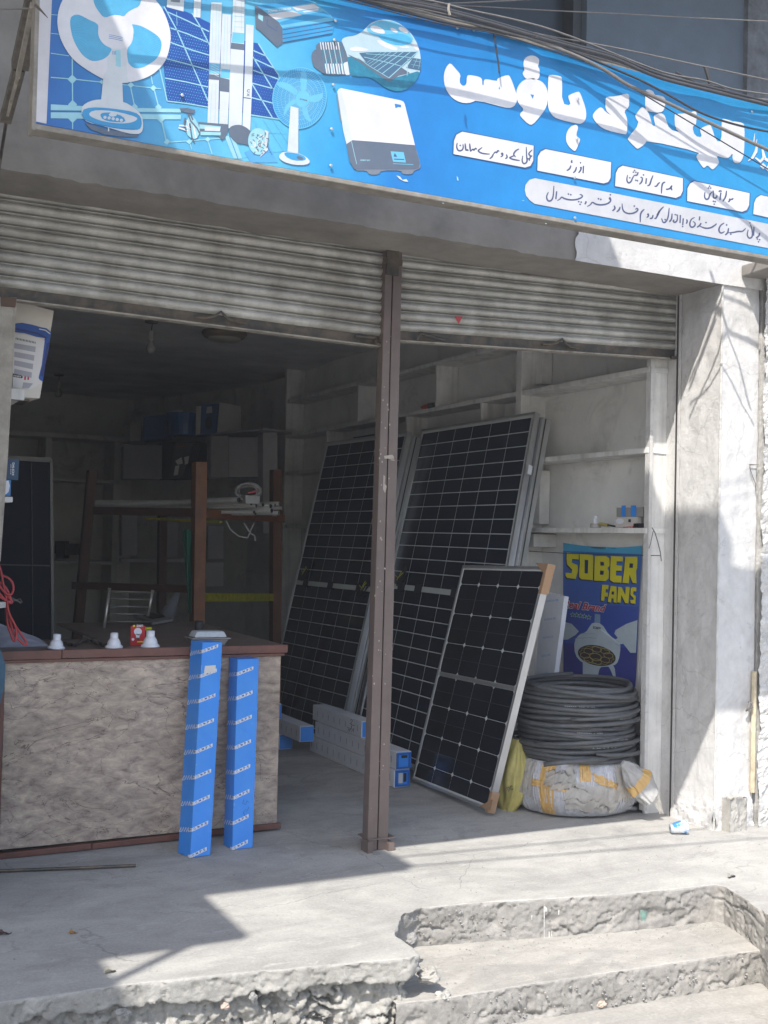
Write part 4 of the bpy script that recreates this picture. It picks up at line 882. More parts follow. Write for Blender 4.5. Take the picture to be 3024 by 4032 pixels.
pr.text('Smart', (1115, 1388), (1168, 1382), 22, m_white, 1, .03, .2); pr.poly(ell(1126, 1425, 32, 30), m_white, 1); pr.poly([(1108,1445),(1144,1445),(1138,1474),(1112,1474)], m_white, 1); pr.poly([(1113,1474),(1137,1474),(1133,1495),(1117,1495)], m_steel_dk, 1)
pr.poly([(1120,1503),(1178,1503),(1178,1512),(1120,1512)], py, 1); pr.poly(ell(1086, 1488, 11, 11), m_white, 1); pr.poly(ell(1094, 1378, 9, 8), py, 1)
pr.build('printed_picture', t)
t = thing('bulkhead_lamp', 'rectangular frosted bulkhead lamp standing on the counter behind the tall blue carton', 'lamp', atZ(818, 2530, ZT))
c = atY(817, 2540, 5.16); c.z = ZT
mb = MB(); W1, W2 = .088, .068
def ring(w, d, z): return [c+Vector((-w, -d, z)), c+Vector((w, -d, z)), c+Vector((w, d, z)), c+Vector((-w, d, z))]
mb.hexa(ring(.070, .045, 0), ring(.085, .055, .028)); mb.build('grey_base', mat('grey plastic base', (.26, .25, .24), .6), t, bevel=.004)
mb = MB(); mb.hexa(ring(.093, .062, .029), ring(.093, .062, .036)); mb.build('flange', mat('grey plastic base', (.26, .25, .24), .6), t, bevel=.003)
mb = MB(); mb.hexa(ring(.080, .052, .037), ring(.066, .042, .066)); mb.build('frosted_cover', mat('frosted cover', (.50, .54, .58), .4, var=.2, vs=14, coat=.2), t, bevel=.007)
t = thing('black_cup', 'small black cylinder standing behind the bulkhead lamp on the counter', 'cup', (c.x, 5.30, ZT))
c2 = atY(783, 2500, 5.32); mb = MB(); mb.lathe(Vector((c2.x, 5.32, ZT)), [(0, 0), (.02, 0), (.021, .075), (.019, .10), (0, .10)], 16); mb.build('cylinder', m_black, t, smooth=True)
t = thing('knotted_cord', 'dark frayed cord lying on the counter between the bulb holders', 'cord', atZ(330, 2540, ZT))
pts = []
for i in range(40):
    u = i/39; x = 255+180*u; y = 2530+14*math.sin(u*9)*.6+6*math.sin(u*31)*.3; pts.append(atZ(x, y, ZT+.008+.004*math.sin(i)))
mb = MB(); mb.tube(pts, [.006+.002*math.sin(i*2.3) for i in range(40)], 6); mb.build('cord', mat('frayed dark rope', (.05, .045, .042), .9, var=.5, vs=60, bump=1.5, bs=90), t)
t = thing('desk_phone', 'pale grey flat device lying on the side top behind the red carton', 'device', atZ(600, 2450, ZT))
a, b_, c_, d_ = atZ(525, 2432, ZT+.005), atZ(600, 2426, ZT+.005), atZ(680, 2448, ZT+.005), atZ(600, 2462, ZT+.005)
mb = MB(); u_ = Vector((0, 0, .03)); mb.hexa([d_, c_, b_, a], [d_+u_*.5, c_+u_*.5, b_+u_, a+u_]); mb.build('case', mat('dull grey plastic', (.24, .23, .22), .6), t, bevel=.004)
mb = MB(); m_ = (a+b_+c_+d_)/4; q = [p.lerp(m_, .35)+Vector((0, 0, .026)) for p in (d_, c_, b_, a)]; mb.hexa(q, [p+Vector((0, 0, .004)) for p in q]); mb.build('keypad', m_black, t)
t = thing('yellow_marker', 'yellow marker cap behind the red bulb carton', 'marker', atZ(585, 2480, ZT)); mb = MB(); p = atZ(575, 2476, ZT+.02); mb.tube([p, p+Vector((.03, .02, 0))], .009, 8); mb.build('cap', py, t)
# ---------------- blue pump cartons leaning on the counter
def leaning(label, bq, tq, fw, lw, bands, period, wh, tri):
    t = thing('pump_carton', label, 'carton', bq[0], 'blue pump cartons leaning on the counter'); t.location.z = 0
    mb = MB(); mb.hexa(bq, tq); o = mb.build('carton_body', m_blue, t, bevel=.0025)
    FL, FR, BR, BL = [Vector(p) for p in bq]; TFL, TFR, TBR, TBL = [Vector(p) for p in tq]
    nf = (FR-FL).cross(TFL-FL).normalized(); nl = (TFL-FL).cross(BL-FL).normalized()
    if nf.dot(CP-FL) < 0: nf = -nf
    if nl.dot(CP-FL) < 0: nl = -nl
    def fn(x, y, off):
        v = min(1, max(0, y/wh))
        if x >= 0: u = min(1, x/fw); return TFL.lerp(TFR, u).lerp(FL.lerp(FR, u), v)+nf*(off+.0004)
        u = min(1, -x/lw); return TFL.lerp(TBL, u).lerp(FL.lerp(BL, u), v)+nl*(off+.0004)
    pr = Print(fn, .0004); sl = -.36
    mprint = mat('white print', (.66, .68, .72), .5, var=.05)
    for k in range(bands):
        b0 = tri+k*period
        if b0 > wh+12: break
        def pt(x, y): return (x, y+sl*x)
        n = 5; x0, cw = -9.0, 14.4
        if b0 < wh+8:
            for j in range(n):
                xa = x0+j*cw+.5; xb = xa+cw-1.4
                if xa < 0 < xb:
                    segs = [(xa, -.01), (0.01, xb)]
                else: segs = [(xa, xb)]
                for sa, sb in segs:
                    ys = [b0-7, b0-7, b0+7, b0+7]
                    P_ = [pt(sa, ys[0]), pt(sb, ys[1]), pt(sb, ys[2]), pt(sa, ys[3])]
                    if min(p[1] for p in P_) > wh: continue
                    pr.poly([(x, min(wh, y)) for x, y in P_], mprint, 1)
                if j > 0 or True:
                    xa2 = xa+3; 
                    if xa > 0 and b0+4+sl*xa < wh: pr.text('POMPE'[j], (xa+3.2, b0+4.4+sl*(xa+3)), (xb-3, b0+4.4+sl*(xb-3)), 9.5, m_ink, 2, .02)
                    elif xa < 0 and b0+8 < wh: pr.text('P', (xa+2.5, b0+4.4+sl*(xa+2)), (-.5, b0+4.4), 9.5, m_ink, 2, .02)
            if b0+25 < wh+5:
                zz = [(-46, 8), (-39, -10), (-37, 8), (-30, -10), (-28, 8), (-21, -10), (-19, 8), (-12, -10), (-11, 8)]
                pr.stroke([pt(x, b0+y) for x, y in zz], 3.2, mprint, 1); pr.stroke([pt(-46, b0+8), pt(-38, b0+8)], 2.5, mprint, 1)
    rr = random.Random(int(wh))
    for i in range(16):
        x = rr.choice([0.4, fw-1.2, rr.uniform(3, fw-3)]); y = rr.uniform(10, wh-10); h = rr.uniform(2, 16)*(1 if x < 1 or x > fw-2 else .2)
        pr.poly([(x, y), (x+rr.uniform(.8, 2.2), y+1), (x+rr.uniform(.5, 1.6), y+h), (x, y+h*.8)], mat('scuffed card', (.50, .50, .50), .8), 3)
    return t, pr
def up_(p, dz): return Vector(p)+Vector((0, 0, dz))
bq = [Vector((1.528, 4.753, .002)), Vector((1.621, 4.761, .002)), Vector((1.603, 4.862, .002)), Vector((1.503, 4.852, .002))]
tq = [atY(798, 2529, 4.935), atY(876, 2528, 4.942), None, None]; tq[3] = tq[0]+Vector((-.024, .099, .0)); tq[2] = tq[1]+Vector((-.02, .10, .0))
cA, prA = leaning('taller blue pump carton with white lettering and a paper sticker', bq, tq, 79, 47, 9, 101.5, 855, 38)
prA.poly([(14,98),(57,96),(56,125),(30,127),(12,134),(12,118)], mat('paper sticker', (.62, .60, .56), .7, var=.15), 4); prA.build('printed_lettering', cA)
bq = [Vector((1.735, 4.803, .002)), Vector((1.832, 4.807, .002)), Vector((1.83, 4.905, .002)), Vector((1.728, 4.900, .002))]
tq = [atY(936, 2596, 4.95), atY(1020, 2593, 4.953), None, None]; tq[3] = tq[0]+Vector((-.006, .098, .0)); tq[2] = tq[1]+Vector((-.004, .098, .0))
cB, prB = leaning('shorter blue pump carton with pen scribble leaning right of the taller one', bq, tq, 84, 27*1.4, 9, 98, 750, 60)
prB.stroke([(40, 560), (36, 575), (48, 580), (54, 566), (60, 572)], 1.4, m_ink, 4); prB.stroke([(46, 625), (40, 610), (50, 598), (52, 612), (60, 596), (62, 590)], 1.4, m_ink, 4); prB.build('printed_lettering', cB)
# ---------------- red flex hanging at the left
t = thing('red_cable_hank', 'hank of red flex hanging from the left post down onto the counter', 'cable', (.75, 5.0, 1.0))
k_ = .339
def rz(pts, Y=5.04): return [atY(x*k_, 2150+y*k_, Y-i*.0008) for i, (x, y) in enumerate(smoothed(pts, 2, False))]
mb = MB()
for st in ([(-20,200),(15,300),(40,470),(72,600),(82,700),(75,800),(90,930),(130,1030),(158,1110),(180,1095),(196,1000),(175,920),(120,820),(95,760),(80,640)], [(30,345),(100,370),(150,430),(158,510),(130,570),(70,560),(0,480),(-20,430)], [(90,740),(140,870),(200,960),(270,1060),(318,1130),(300,1160),(240,1110),(170,1040),(120,900),(100,760)], [(-20,410),(60,470),(110,560),(130,650),(70,640),(0,560),(-20,540)], [(-10,470),(50,510),(100,600),(150,660),(110,665),(20,600),(-20,590)], [(60,600),(70,760),(78,880),(110,980),(150,1080)]):
    mb.tube(rz(st, 5.035), .0052, 7)
mb.build('flex', m_red, t, smooth=True)
mb = MB(); rr = random.Random(5)
for i in range(5): mb.tube([atY(x*k_, 2150+y*k_, 5.03) for x, y in ((100, 600+i*8), (150+i*12, 600+i*10), (190+i*14, 630+rr.uniform(-20, 20)), (230+i*9, 650+rr.uniform(-30, 20)))], .0012, 4)
mb.build('loose_strands', m_cable, t)
mb = MB(); a, b_, c_, d_ = [atY(x*k_, 2150+y*k_, 5.02) for x, y in ((-40, 655), (70, 650), (68, 715), (-40, 725))]; kk_ = Vector((0, .05, 0)); mb.hexa([d_, c_, c_+kk_, d_+kk_], [a, b_, b_+kk_, a+kk_]); mb.build('white_peg', m_shelf, t)
t = thing('grey_cloth', 'crumpled grey cloth heaped on the left end of the counter', 'cloth', (.9, 5.3, ZT))
def clf(u, v):
    x = -120+290*u; top = 2440+85*max(0, (u-.25))**1.1*1.25 if u > .25 else 2440-10*math.sin(u*9); p = atY(x, 2535, 5.25+.12*(1-v)); q = atY(x, top, 5.30)
    z = ZT+(q.z-ZT)*v; return Vector((p.x+.01*noise.noise(Vector((u*6, v*6, 1))), 5.22+.10*v+.02*noise.noise(Vector((u*8, v*5, 3))), max(ZT+.001, z)))
mb = MB(); mb.grid(clf, 30, 14); mb.build('cloth', m_cloth, t, smooth=True)
# teal box edge at far left
t = thing('teal_box', 'teal blue metal box edge showing at the far left beside the counter', 'box', (.7, 4.95, .5))
P_ = [(-60, 2560), (4, 2560), (22, 2620), (18, 2700), (-4, 2790), (-60, 2790)]
mb = MB(); f_ = [atY(x, y, 4.98) for x, y in P_]; g_ = [p+Vector((0, .06, 0)) for p in f_]; n = len(f_); mb.v = f_+g_; mb.f = [list(range(n)), [n+i for i in reversed(range(n))]]+[[i, (i+1) % n, (i+1) % n+n, i+n] for i in range(n)]; mb.m = [0]*len(mb.f); mb.build('casing', mat('teal enamel', lin((50, 95, 120)), .5, var=.1), t)
# ---------------- goods on the left shelf beside the timber post
t = thing('heater_carton', 'white carton with blue swirl and gas heater picture behind the timber post', 'box', (.8, 4.75, 1.92))
def hq(x, y): return atY(x*.4822, 1100+y*.4822, 4.75)
f_ = [hq(100, 960), hq(325, 970), hq(440, 258), hq(110, 165)]; dd = Vector((-.02, .22, .0))
mb = MB(); mb.hexa([f_[0], f_[1], f_[1]+dd, f_[0]+dd], [f_[3], f_[2], f_[2]+dd, f_[3]+dd]); mb.build('carton', mat('heater carton', (.60, .56, .50), .7, var=.1), t)
pr = Print(lambda x, y, off: atY(x*.4822, 1100+y*.4822, 4.749-off), .0006)
hb = mat('heater print blue', lin((25, 75, 150)), .5, var=.25, vs=16); hn = mat('heater print navy', lin((25, 45, 110)), .5, var=.2); hw = mat('heater print white', (.62, .60, .58), .6, var=.05); hg = mat('heater print grey', (.36, .35, .38), .6, var=.2)
pr.poly([(105,362),(180,355),(260,370),(330,390),(380,400),(418,430),(400,560),(370,700),(350,835),(310,810),(330,700),(350,560),(365,480),(300,470),(200,440),(105,430)], hb, 1)
pr.stroke([(110,400),(200,420),(300,440),(380,480)], 16, hn, 2); pr.stroke([(395,520),(370,650),(340,790)], 22, hn, 2); pr.stroke([(320,405),(370,415),(410,445)], 8, hw, 3)
pr.poly([(105,440),(200,450),(300,475),(365,500),(340,700),(315,800),(330,850),(250,900),(105,880)], hw, 2)
for j in range(14): pr.poly([(128+j*12,474+j*2.6),(134+j*12,475+j*2.6),(134+j*12,492+j*2.6),(128+j*12,491+j*2.6)], m_black, 3)
for y0 in (520, 590, 660, 730):
    pr.poly([(118,y0),(292-(y0-520)*.15,y0+30),(288-(y0-520)*.15,y0+75),(114,y0+42)], hg, 3)
pr.poly([(105,768),(180,785),(188,800),(175,808),(105,795)], m_black, 3); pr.text('FINEX', (108,792), (172,802), 14, hw, 4, .03, .2)
for x in (206, 232): pr.poly([(x-7,786),(x+7,788),(x+5,822),(x-9,820)], pred, 3)
pr.poly([(190,840),(270,850),(235,890),(180,890)], hg, 3); pr.build('printed_picture', t)
t = thing('shelf_bracket', 'short white plank under the heater carton', 'shelf', (.75, 4.7, 1.9)); mb = MB(); a = hq(95, 925); b_ = hq(150, 935); mb.box(a.x-.06, b_.x, 4.70, 4.98, b_.z-.03, b_.z-.006); mb.box(a.x-.06, a.x+.04, 4.69, 4.72, b_.z-.03, b_.z+.012); mb.build('plank', m_shelf, t); mb = MB(); a = hq(110, 965); b_ = hq(300, 975); mb.box(a.x, b_.x-.02, 4.80, 4.97, b_.z-.006, b_.z+.000); mb.build('tray', m_steel_dk, t)
t = thing('bulb_carton', 'dark blue carton with upright white lettering poking out behind the timber post', 'box', (.75, 4.7, 1.6))
mb = MB(); f_ = [atY(x*.4822, 1800+y*.4822, 4.72) for x, y in ((40, 180), (148, 188), (157, 18), (40, 12))]; dd = Vector((0, .08, 0)); mb.hexa([f_[0], f_[1], f_[1]+dd, f_[0]+dd], [f_[3], f_[2], f_[2]+dd, f_[3]+dd]); mb.build('carton', mat('petrol carton', lin((30, 65, 95)), .5), t)
pr = Print(lambda x, y, off: atY(x*.4822, 1800+y*.4822, 4.7185-off), .0005); pr.text('DAI-ICHI', (102, 45), (98, 148), 17, m_white, 1, .03, up=(1, 0)); pr.text('LED BULB', (86, 58), (84, 140), 9, m_white, 1, .01, up=(1, 0)); pr.build('upright_lettering', t)
t = thing('bulb_carton', 'light blue and white carton under the dark blue one behind the timber post', 'box', (.73, 4.7, 1.52))
mb = MB(); f_ = [atY(x*.4822, 1800+y*.4822, 4.72) for x, y in ((30, 315), (86, 318), (90, 186), (30, 184))]; mb.hexa([f_[0], f_[1], f_[1]+dd, f_[0]+dd], [f_[3], f_[2], f_[2]+dd, f_[3]+dd]); mb.build('carton', mat('sky carton', lin((60, 130, 190)), .5), t)
pr = Print(lambda x, y, off: atY(x*.4822, 1800+y*.4822, 4.7185-off), .0005); pr.poly([(40,195),(70,190),(80,235),(70,285),(45,305),(40,300)], m_white, 1); pr.build('oval_print', t)
t = thing('shelf_bracket', 'small white ledge board under the bulb cartons at the timber post', 'shelf', (.73, 4.7, 1.5)); mb = MB(); a = atY(10, 1955, 4.70); b_ = atY(50, 1978, 4.70); mb.box(a.x, b_.x, 4.70, 4.86, b_.z, a.z); mb.build('plank', m_shelf, t, bevel=.003)
# ------------------------------------------------------------------ ceiling lamps
def pendant(x, y, ztop_y, label, drop, clear):
    p = atZ(x, ztop_y, ZC-.005); t = thing('hanging_bulb', label, 'bulb', p)
    mb = MB(); mb.lathe(p, [(0, 0), (.05, 0), (.045, -.012), (0, -.014)], 18); mb.build('rose', mat('dusty rose', (.12, .115, .11), .8), t)
    mb = MB(); mb.tube([p, p+Vector((.004, 0, -drop*.4)), p+Vector((0, 0, -drop))], .004, 5); mb.build('flex', m_black, t)
    q = p+Vector((0, 0, -drop)); mb = MB(); mb.lathe(q, [(0, 0), (.016, 0), (.022, -.015), (.020, -.05), (.023, -.055), (.023, -.07), (0, -.07)], 16); mb.build('socket', mat('ivory socket', (.42, .41, .38), .5), t, smooth=True)
    mb = MB(); mb.lathe(q+Vector((0, 0, -.07)), [(.014, 0), (.018, -.015), (.034, -.045), (.036, -.062), (.026, -.085), (0, -.095)], 18); mb.build('bulb', mat('clear bulb', (.30, .30, .29), .12, coat=.5, var=0), t, smooth=True)
pendant(597, 1300, 1265, 'bare bulb hanging from the ceiling near the raised shutter', .07, True)
pendant(232, 1500, 1475, 'bare bulb hanging further back near the heater carton', .06, False)
t = thing('ceiling_light', 'round cream ceiling light just behind the left shutter', 'ceiling light', atZ(880, 1290, ZC)); p = atZ(884, 1306, ZC-.003)
mb = MB(); mb.lathe(p, [(0, 0), (.165, 0), (.17, -.02), (.15, -.045), (.11, -.055)], 32); mb.build('rim', mat('brown cream rim', (.20, .16, .12), .6), t, smooth=True)
mb = MB(); mb.lathe(p+Vector((0, 0, -.05)), [(.125, 0), (.11, -.018), (0, -.026)], 32); mb.build('diffuser', mat('cream diffuser', (.42, .40, .33), .4), t, smooth=True)
# ------------------------------------------------------------------ back of the shop
t = thing('back_shelves', 'dim plaster shelf recesses along the back wall', 'shelves', (2, 12.4, 0))
YB = 12.35
mb = MB(); a = atY(0, 1698, YB); b_ = atY(465, 1748, YB); mb.hexa([(a.x-.8, YB, a.z-.03), (b_.x+.1, YB, a.z-.03), (b_.x+.1, YB+.45, a.z-.03), (a.x-.8, YB+.45, a.z-.03)], [(a.x-.8, YB, a.z+.02), (b_.x+.1, YB, a.z+.02), (b_.x+.1, YB+.45, a.z+.02), (a.x-.8, YB+.45, a.z+.02)]); mb.build('shelf_board', m_back, t)
for y in (1885, 2210):
    z = atY(300, y, YB).z; mb = MB(); mb.box(a.x, b_.x+.1, YB, YB+.45, z-.03, z); mb.build('shelf_board', m_back, t)
for x in (190, 462):
    p = atY(x, 1800, YB); mb = MB(); mb.box(p.x-.03, p.x+.03, YB, YB+.45, 0, a.z-.035); mb.build('upright', m_back, t)
t = thing('display_cabinet', 'grey cupboard row with open cells along the angled wall at the back', 'cabinet', (3.3, 10, 0))
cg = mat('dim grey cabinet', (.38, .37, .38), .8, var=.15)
YC = 9.95; a = atZ(1037, 1695, 2.3); 
def cab(x0, y0, x1, y1, d0, d1, m=cg, name='door'):
    mb = MB(); p, q, r_, s_ = atY(x0, y0, d0), atY(x1, y0, d1), atY(x1, y1, d1), atY(x0, y1, d0); k_ = Vector((.05, .3, 0)); mb.hexa([s_, r_, r_+k_, s_+k_], [p, q, q+k_, p+k_]); return mb.build(name, m, t)
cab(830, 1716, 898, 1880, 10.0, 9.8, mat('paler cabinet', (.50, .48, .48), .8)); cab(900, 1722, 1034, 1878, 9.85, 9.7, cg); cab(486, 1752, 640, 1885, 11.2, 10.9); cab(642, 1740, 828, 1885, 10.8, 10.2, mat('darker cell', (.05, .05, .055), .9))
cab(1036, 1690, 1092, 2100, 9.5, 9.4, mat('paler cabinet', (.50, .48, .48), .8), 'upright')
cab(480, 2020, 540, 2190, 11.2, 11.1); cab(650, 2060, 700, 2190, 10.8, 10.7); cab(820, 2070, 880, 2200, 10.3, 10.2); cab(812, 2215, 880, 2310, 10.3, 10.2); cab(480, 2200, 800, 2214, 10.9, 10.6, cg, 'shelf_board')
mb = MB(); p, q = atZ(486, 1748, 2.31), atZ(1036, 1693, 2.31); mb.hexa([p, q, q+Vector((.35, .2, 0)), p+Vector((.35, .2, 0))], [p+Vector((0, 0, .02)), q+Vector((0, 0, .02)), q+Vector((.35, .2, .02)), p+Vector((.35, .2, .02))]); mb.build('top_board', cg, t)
def bkbox(nm, label, pts, Y, m, depth=.25, group=None):
    t = thing(nm, label, 'box', atY(pts[0][0], pts[0][1], Y), group); f_ = [atY(x, y, Y) for x, y in pts]; d = Vector((.1, depth, 0)); mb = MB(); mb.hexa([f_[0], f_[1], f_[1]+d, f_[0]+d], [f_[3], f_[2], f_[2]+d, f_[3]+d]); mb.build('carton', m, t); return t
gB = 'cartons stacked on top of the back cabinets'
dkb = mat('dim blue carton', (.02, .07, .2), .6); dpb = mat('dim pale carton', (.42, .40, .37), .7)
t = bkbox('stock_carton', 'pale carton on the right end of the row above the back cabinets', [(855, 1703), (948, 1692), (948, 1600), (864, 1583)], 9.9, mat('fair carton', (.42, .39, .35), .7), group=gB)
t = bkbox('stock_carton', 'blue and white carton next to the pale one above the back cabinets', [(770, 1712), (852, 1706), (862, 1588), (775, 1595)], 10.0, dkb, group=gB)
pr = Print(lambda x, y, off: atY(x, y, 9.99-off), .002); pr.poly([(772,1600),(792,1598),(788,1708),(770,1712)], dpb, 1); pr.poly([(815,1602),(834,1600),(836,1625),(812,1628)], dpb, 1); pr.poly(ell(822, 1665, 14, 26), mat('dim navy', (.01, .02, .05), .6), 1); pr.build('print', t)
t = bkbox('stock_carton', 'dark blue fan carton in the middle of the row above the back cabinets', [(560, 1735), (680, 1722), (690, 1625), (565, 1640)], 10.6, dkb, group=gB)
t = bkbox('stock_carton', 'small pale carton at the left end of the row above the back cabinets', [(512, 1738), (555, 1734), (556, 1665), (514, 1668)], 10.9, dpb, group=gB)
t = thing('water_tank', 'dark blue jar with a white lid among the cartons above the back cabinets', 'jar', atY(720, 1700, 10.2)); p = atY(722, 1715, 10.2)
mb = MB(); mb.lathe(p, [(0, 0), (.13, 0), (.14, .10), (.17, .20), (0, .2)], 20); mb.build('body', mat('blue jar', (.02, .10, .26), .4), t); mb = MB(); q = atY(700, 1625, 10.2); mb.lathe(q, [(0, .03), (.05, .02), (.06, 0), (0, 0)], 16); mb.build('lid', m_card, t)
t = bkbox('tool_blister_pack', 'black carton with pale drill picture hanging in front of the back cabinets', [(668, 1885), (720, 1880), (762, 1745), (690, 1742)], 9.6, m_black, .1)
pr = Print(lambda x, y, off: atY(x, y, 9.59-off), .003); pr.poly([(690,1815),(715,1800),(720,1825),(700,1830)], dpb, 1); pr.poly([(725,1800),(745,1795),(740,1825),(728,1830)], dpb, 1); pr.poly([(690,1835),(706,1832),(700,1870),(684,1872)], dpb, 1); pr.stroke([(690,1760),(735,1755)], 6, mat('dim red', (.1, .01, .01), .6), 1); o = pr.build('print', t); o['kind'] = 'stuff'
# solar panel at the back left
t = thing('solar_panel', 'black solar panel standing upright in the dark at the left behind the post', 'solar panel', (1.2, 8, 0))
f_ = [atY(-60, 1798, 8), atY(200, 1812, 8), atY(214, 2540, 8), atY(-60, 2540, 8)]; f_[2].z = f_[3].z = .3
mb = MB(); k_ = Vector((0, .03, 0)); mb.hexa([f_[3], f_[2], f_[2]+k_, f_[3]+k_], [f_[0], f_[1], f_[1]+k_, f_[0]+k_]); mb.build('glass', mat('matt navy glass', (.012, .017, .034), .6, spec=.2), t)
fm = mat('dull grey frame', (.20, .20, .19), .5, .3)
mb = MB(); mb.bar(f_[0]+Vector((0, -.01, 0)), f_[1]+Vector((0, -.01, 0)), .02, .03); mb.build('frame_rail', fm, t); mb = MB(); mb.bar(f_[1]+Vector((0, -.01, 0)), f_[2]+Vector((0, -.01, 0)), .02, .02); mb.build('frame_rail', fm, t)
mb = MB(); mb.bar(atY(-60, 2222, 7.985), atY(206, 2228, 7.985), .01, .008); mb.bar(atY(124, 1822, 7.985), atY(130, 2540, 7.985), .01, .004); mb.build('grid_line', mat('dim grid line', (.10, .10, .10), .5), t)
# timber rack with conduits
rk = thing('timber_rack', 'orange brown timber rack carrying grey conduit pipes in the middle of the shop', 'rack', (2.5, 7.4, 0))
def post(x0, y0, x1, y1, Y, w, nm='post', m=None):
    mb = MB(); a, b_ = atY(x0, y0, Y), atY(x1, y1, Y); b_.z = max(0, b_.z); mb.bar(b_, a, w, w*1.3, up=Vector((0, 1, 0))); mb.build(nm, m or m_wood, rk)
m_shaded_wood = mat('shaded timber', (.07, .028, .014), .7, var=.3)  # shade at the back painted in as darker copies of the rack timber
post(785, 1820, 770, 2800, 7.2, .075); post(362, 1853, 286, 2700, 8.2, .06, m=m_shaded_wood); post(1085, 1850, 1082, 2800, 8.0, .065, m=mat('half shaded timber', (.11, .042, .018), .7, var=.3)); post(640, 1985, 630, 2800, 9.0, .06, m=m_shaded_wood)
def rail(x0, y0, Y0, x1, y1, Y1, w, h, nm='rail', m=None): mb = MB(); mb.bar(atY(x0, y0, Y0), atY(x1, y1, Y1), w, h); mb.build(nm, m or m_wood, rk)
rail(770, 2020, 7.2, 1112, 2042, 8.0, .04, .058); rail(362, 2010, 8.2, 770, 2018, 7.2, .03, .055, m=mat('shaded timber', (.07, .028, .014), .7, var=.3)); rail(788, 2352, 7.2, 1080, 2352, 8.0, .03, .055, 'foil_wrapped_rail', m_foil); rail(290, 2305, 8.2, 770, 2320, 7.3, .04, .05, m=mat('shaded timber', (.07, .028, .014), .7, var=.3))
mb = MB(); mb.bar(atY(580, 2042, 7.9), atY(870, 2055, 7.3), .03, .014); mb.build('foil_strip', m_foil, rk)
pipe_m = mat('grey conduit', (.60, .59, .56), .6, var=.25)
rr = random.Random(9); gP = 'grey conduit pipes lying on the timber rack'
for i in range(44):
    j = i % 11; lvl = i//11
    a = atY(350+rr.uniform(-25, 120), 2004-lvl*7+rr.uniform(-6, 6), 8.5); b_ = atY((920 if lvl == 3 else 1030)+rr.uniform(-50, 100), 2012-lvl*15+j*.8+rr.uniform(-6, 6), 7.12+.09*j)
    mb = MB(); r_ = rr.choice((.013, .016, .019)); mb.tube([a, a.lerp(b_, .5)+Vector((0, 0, -.012)), b_], r_, 8, cap=False); d_ = (b_-a).normalized()
    mb.tube([b_-d_*.001, b_-d_*.004], r_*.8, 8, 1); o = mb.build('conduit_pipe', [pipe_m, m_black], base=a, smooth=True)
    tag(o, ('grey conduit pipe in the bottom layer of the bundle on the timber rack', 'grey conduit pipe in the lower middle layer of the bundle on the timber rack', 'grey conduit pipe in the upper middle layer of the bundle on the timber rack', 'grey conduit pipe in the top layer of the bundle on the timber rack')[lvl], 'pipe', gP)
t = thing('white_cable_hank', 'hank of white cable heaped on the conduit pipes on the rack', 'cable', atY(1000, 1950, 7.2))
mb = MB(); pts = []
for i in range(90):
    a = i*.55; pts.append(atY(975+45*math.cos(a)*(1+.2*math.sin(i*.3)), 1935+28*math.sin(a)*(1+.3*math.cos(i*.37)), 7.25+.1*math.sin(i*.21)))
mb.tube(pts, .007, 6); pts = [atY(x, y, 7.15) for x, y in ((890, 2052), (905, 2085), (940, 2112), (975, 2118), (990, 2080), (1000, 2060))]; mb.tube(pts, .006, 6); mb.tube([atY(x, y, 7.15) for x, y in ((960, 2060), (985, 2100), (1002, 2110), (1005, 2130))], .007, 6); mb.build('loops', mat('dim white cable', (.30, .29, .28), .6), t, smooth=True)
t = thing('junction_carton', 'small clear box with a red flap on the conduit pipes', 'box', atY(990, 1970, 7.1)); mb = MB(); f_ = [atY(x, y, 7.1) for x, y in ((968, 1982), (1022, 1984), (1024, 1954), (966, 1950))]; d = Vector((0, .08, 0)); mb.hexa([f_[0], f_[1], f_[1]+d, f_[0]+d], [f_[3], f_[2], f_[2]+d, f_[3]+d]); mb.build('case', mat('cloudy case', (.32, .32, .31), .4), t); mb = MB(); mb.bar(atY(975, 1942, 7.12), atY(1008, 1934, 7.12), .02, .01); mb.build('flap', pred, t)
t = thing('green_cloth', 'dark green cloth hanging from the rack beside its front post', 'cloth', atY(740, 2200, 7.05))
def gc(u, v):
    x = 718+38*u+10*v*(1-2*u)+22*v*0; w = [(715, 760, 2085), (725, 758, 2300), (744, 756, 2420)]
    y = 2085+330*v; l = 718+26*v; r_ = 756-2*v; p = atY(l+(r_-l)*u, y, 7.1+.03*math.sin(u*9+v*4)); return p
mb = MB(); mb.grid(gc, 10, 14); mb.build('cloth', m_green, t, smooth=True)
# chair
t = thing('metal_chair', 'metal framed chair back with thin slats behind the counter', 'chair', (1.5, 6.2, 0)); cmf = mat('worn chrome', (.45, .43, .38), .35, .8)
k_ = .4822
def cz(x, y, Y=6.2): return atY(x*k_, 1800+y*k_, Y)
for a_, b_ in (((895, 1068), (835, 1500)), ((1248, 1085), (1205, 1300))):
    mb = MB(); mb.tube([cz(*a_), cz(*b_)], .009, 8); mb.build('upright', cmf, t, smooth=True)
for y0, y1, xl in ((1095, 1105, 892), (1155, 1165, 885), (1217, 1225, 877), (1278, 1285, 868), (1340, 1345, 860)):
    mb = MB(); mb.tube([cz(xl, y0), cz(1225, y1)], .005, 6); mb.build('slat', mat('dull slat', (.22, .21, .19), .4, .6), t, smooth=True)
t = thing('funnel_roll', 'pale rolled paper cone standing in the dark behind the side top', 'paper', atY(690, 2400, 6.9)); mb = MB(); mb.tube([atY(650, 2440, 6.9), atY(700, 2335, 6.9)], [.055, .015], 12); mb.build('cone', mat('dim paper', (.11, .11, .12), .8), t, smooth=True)
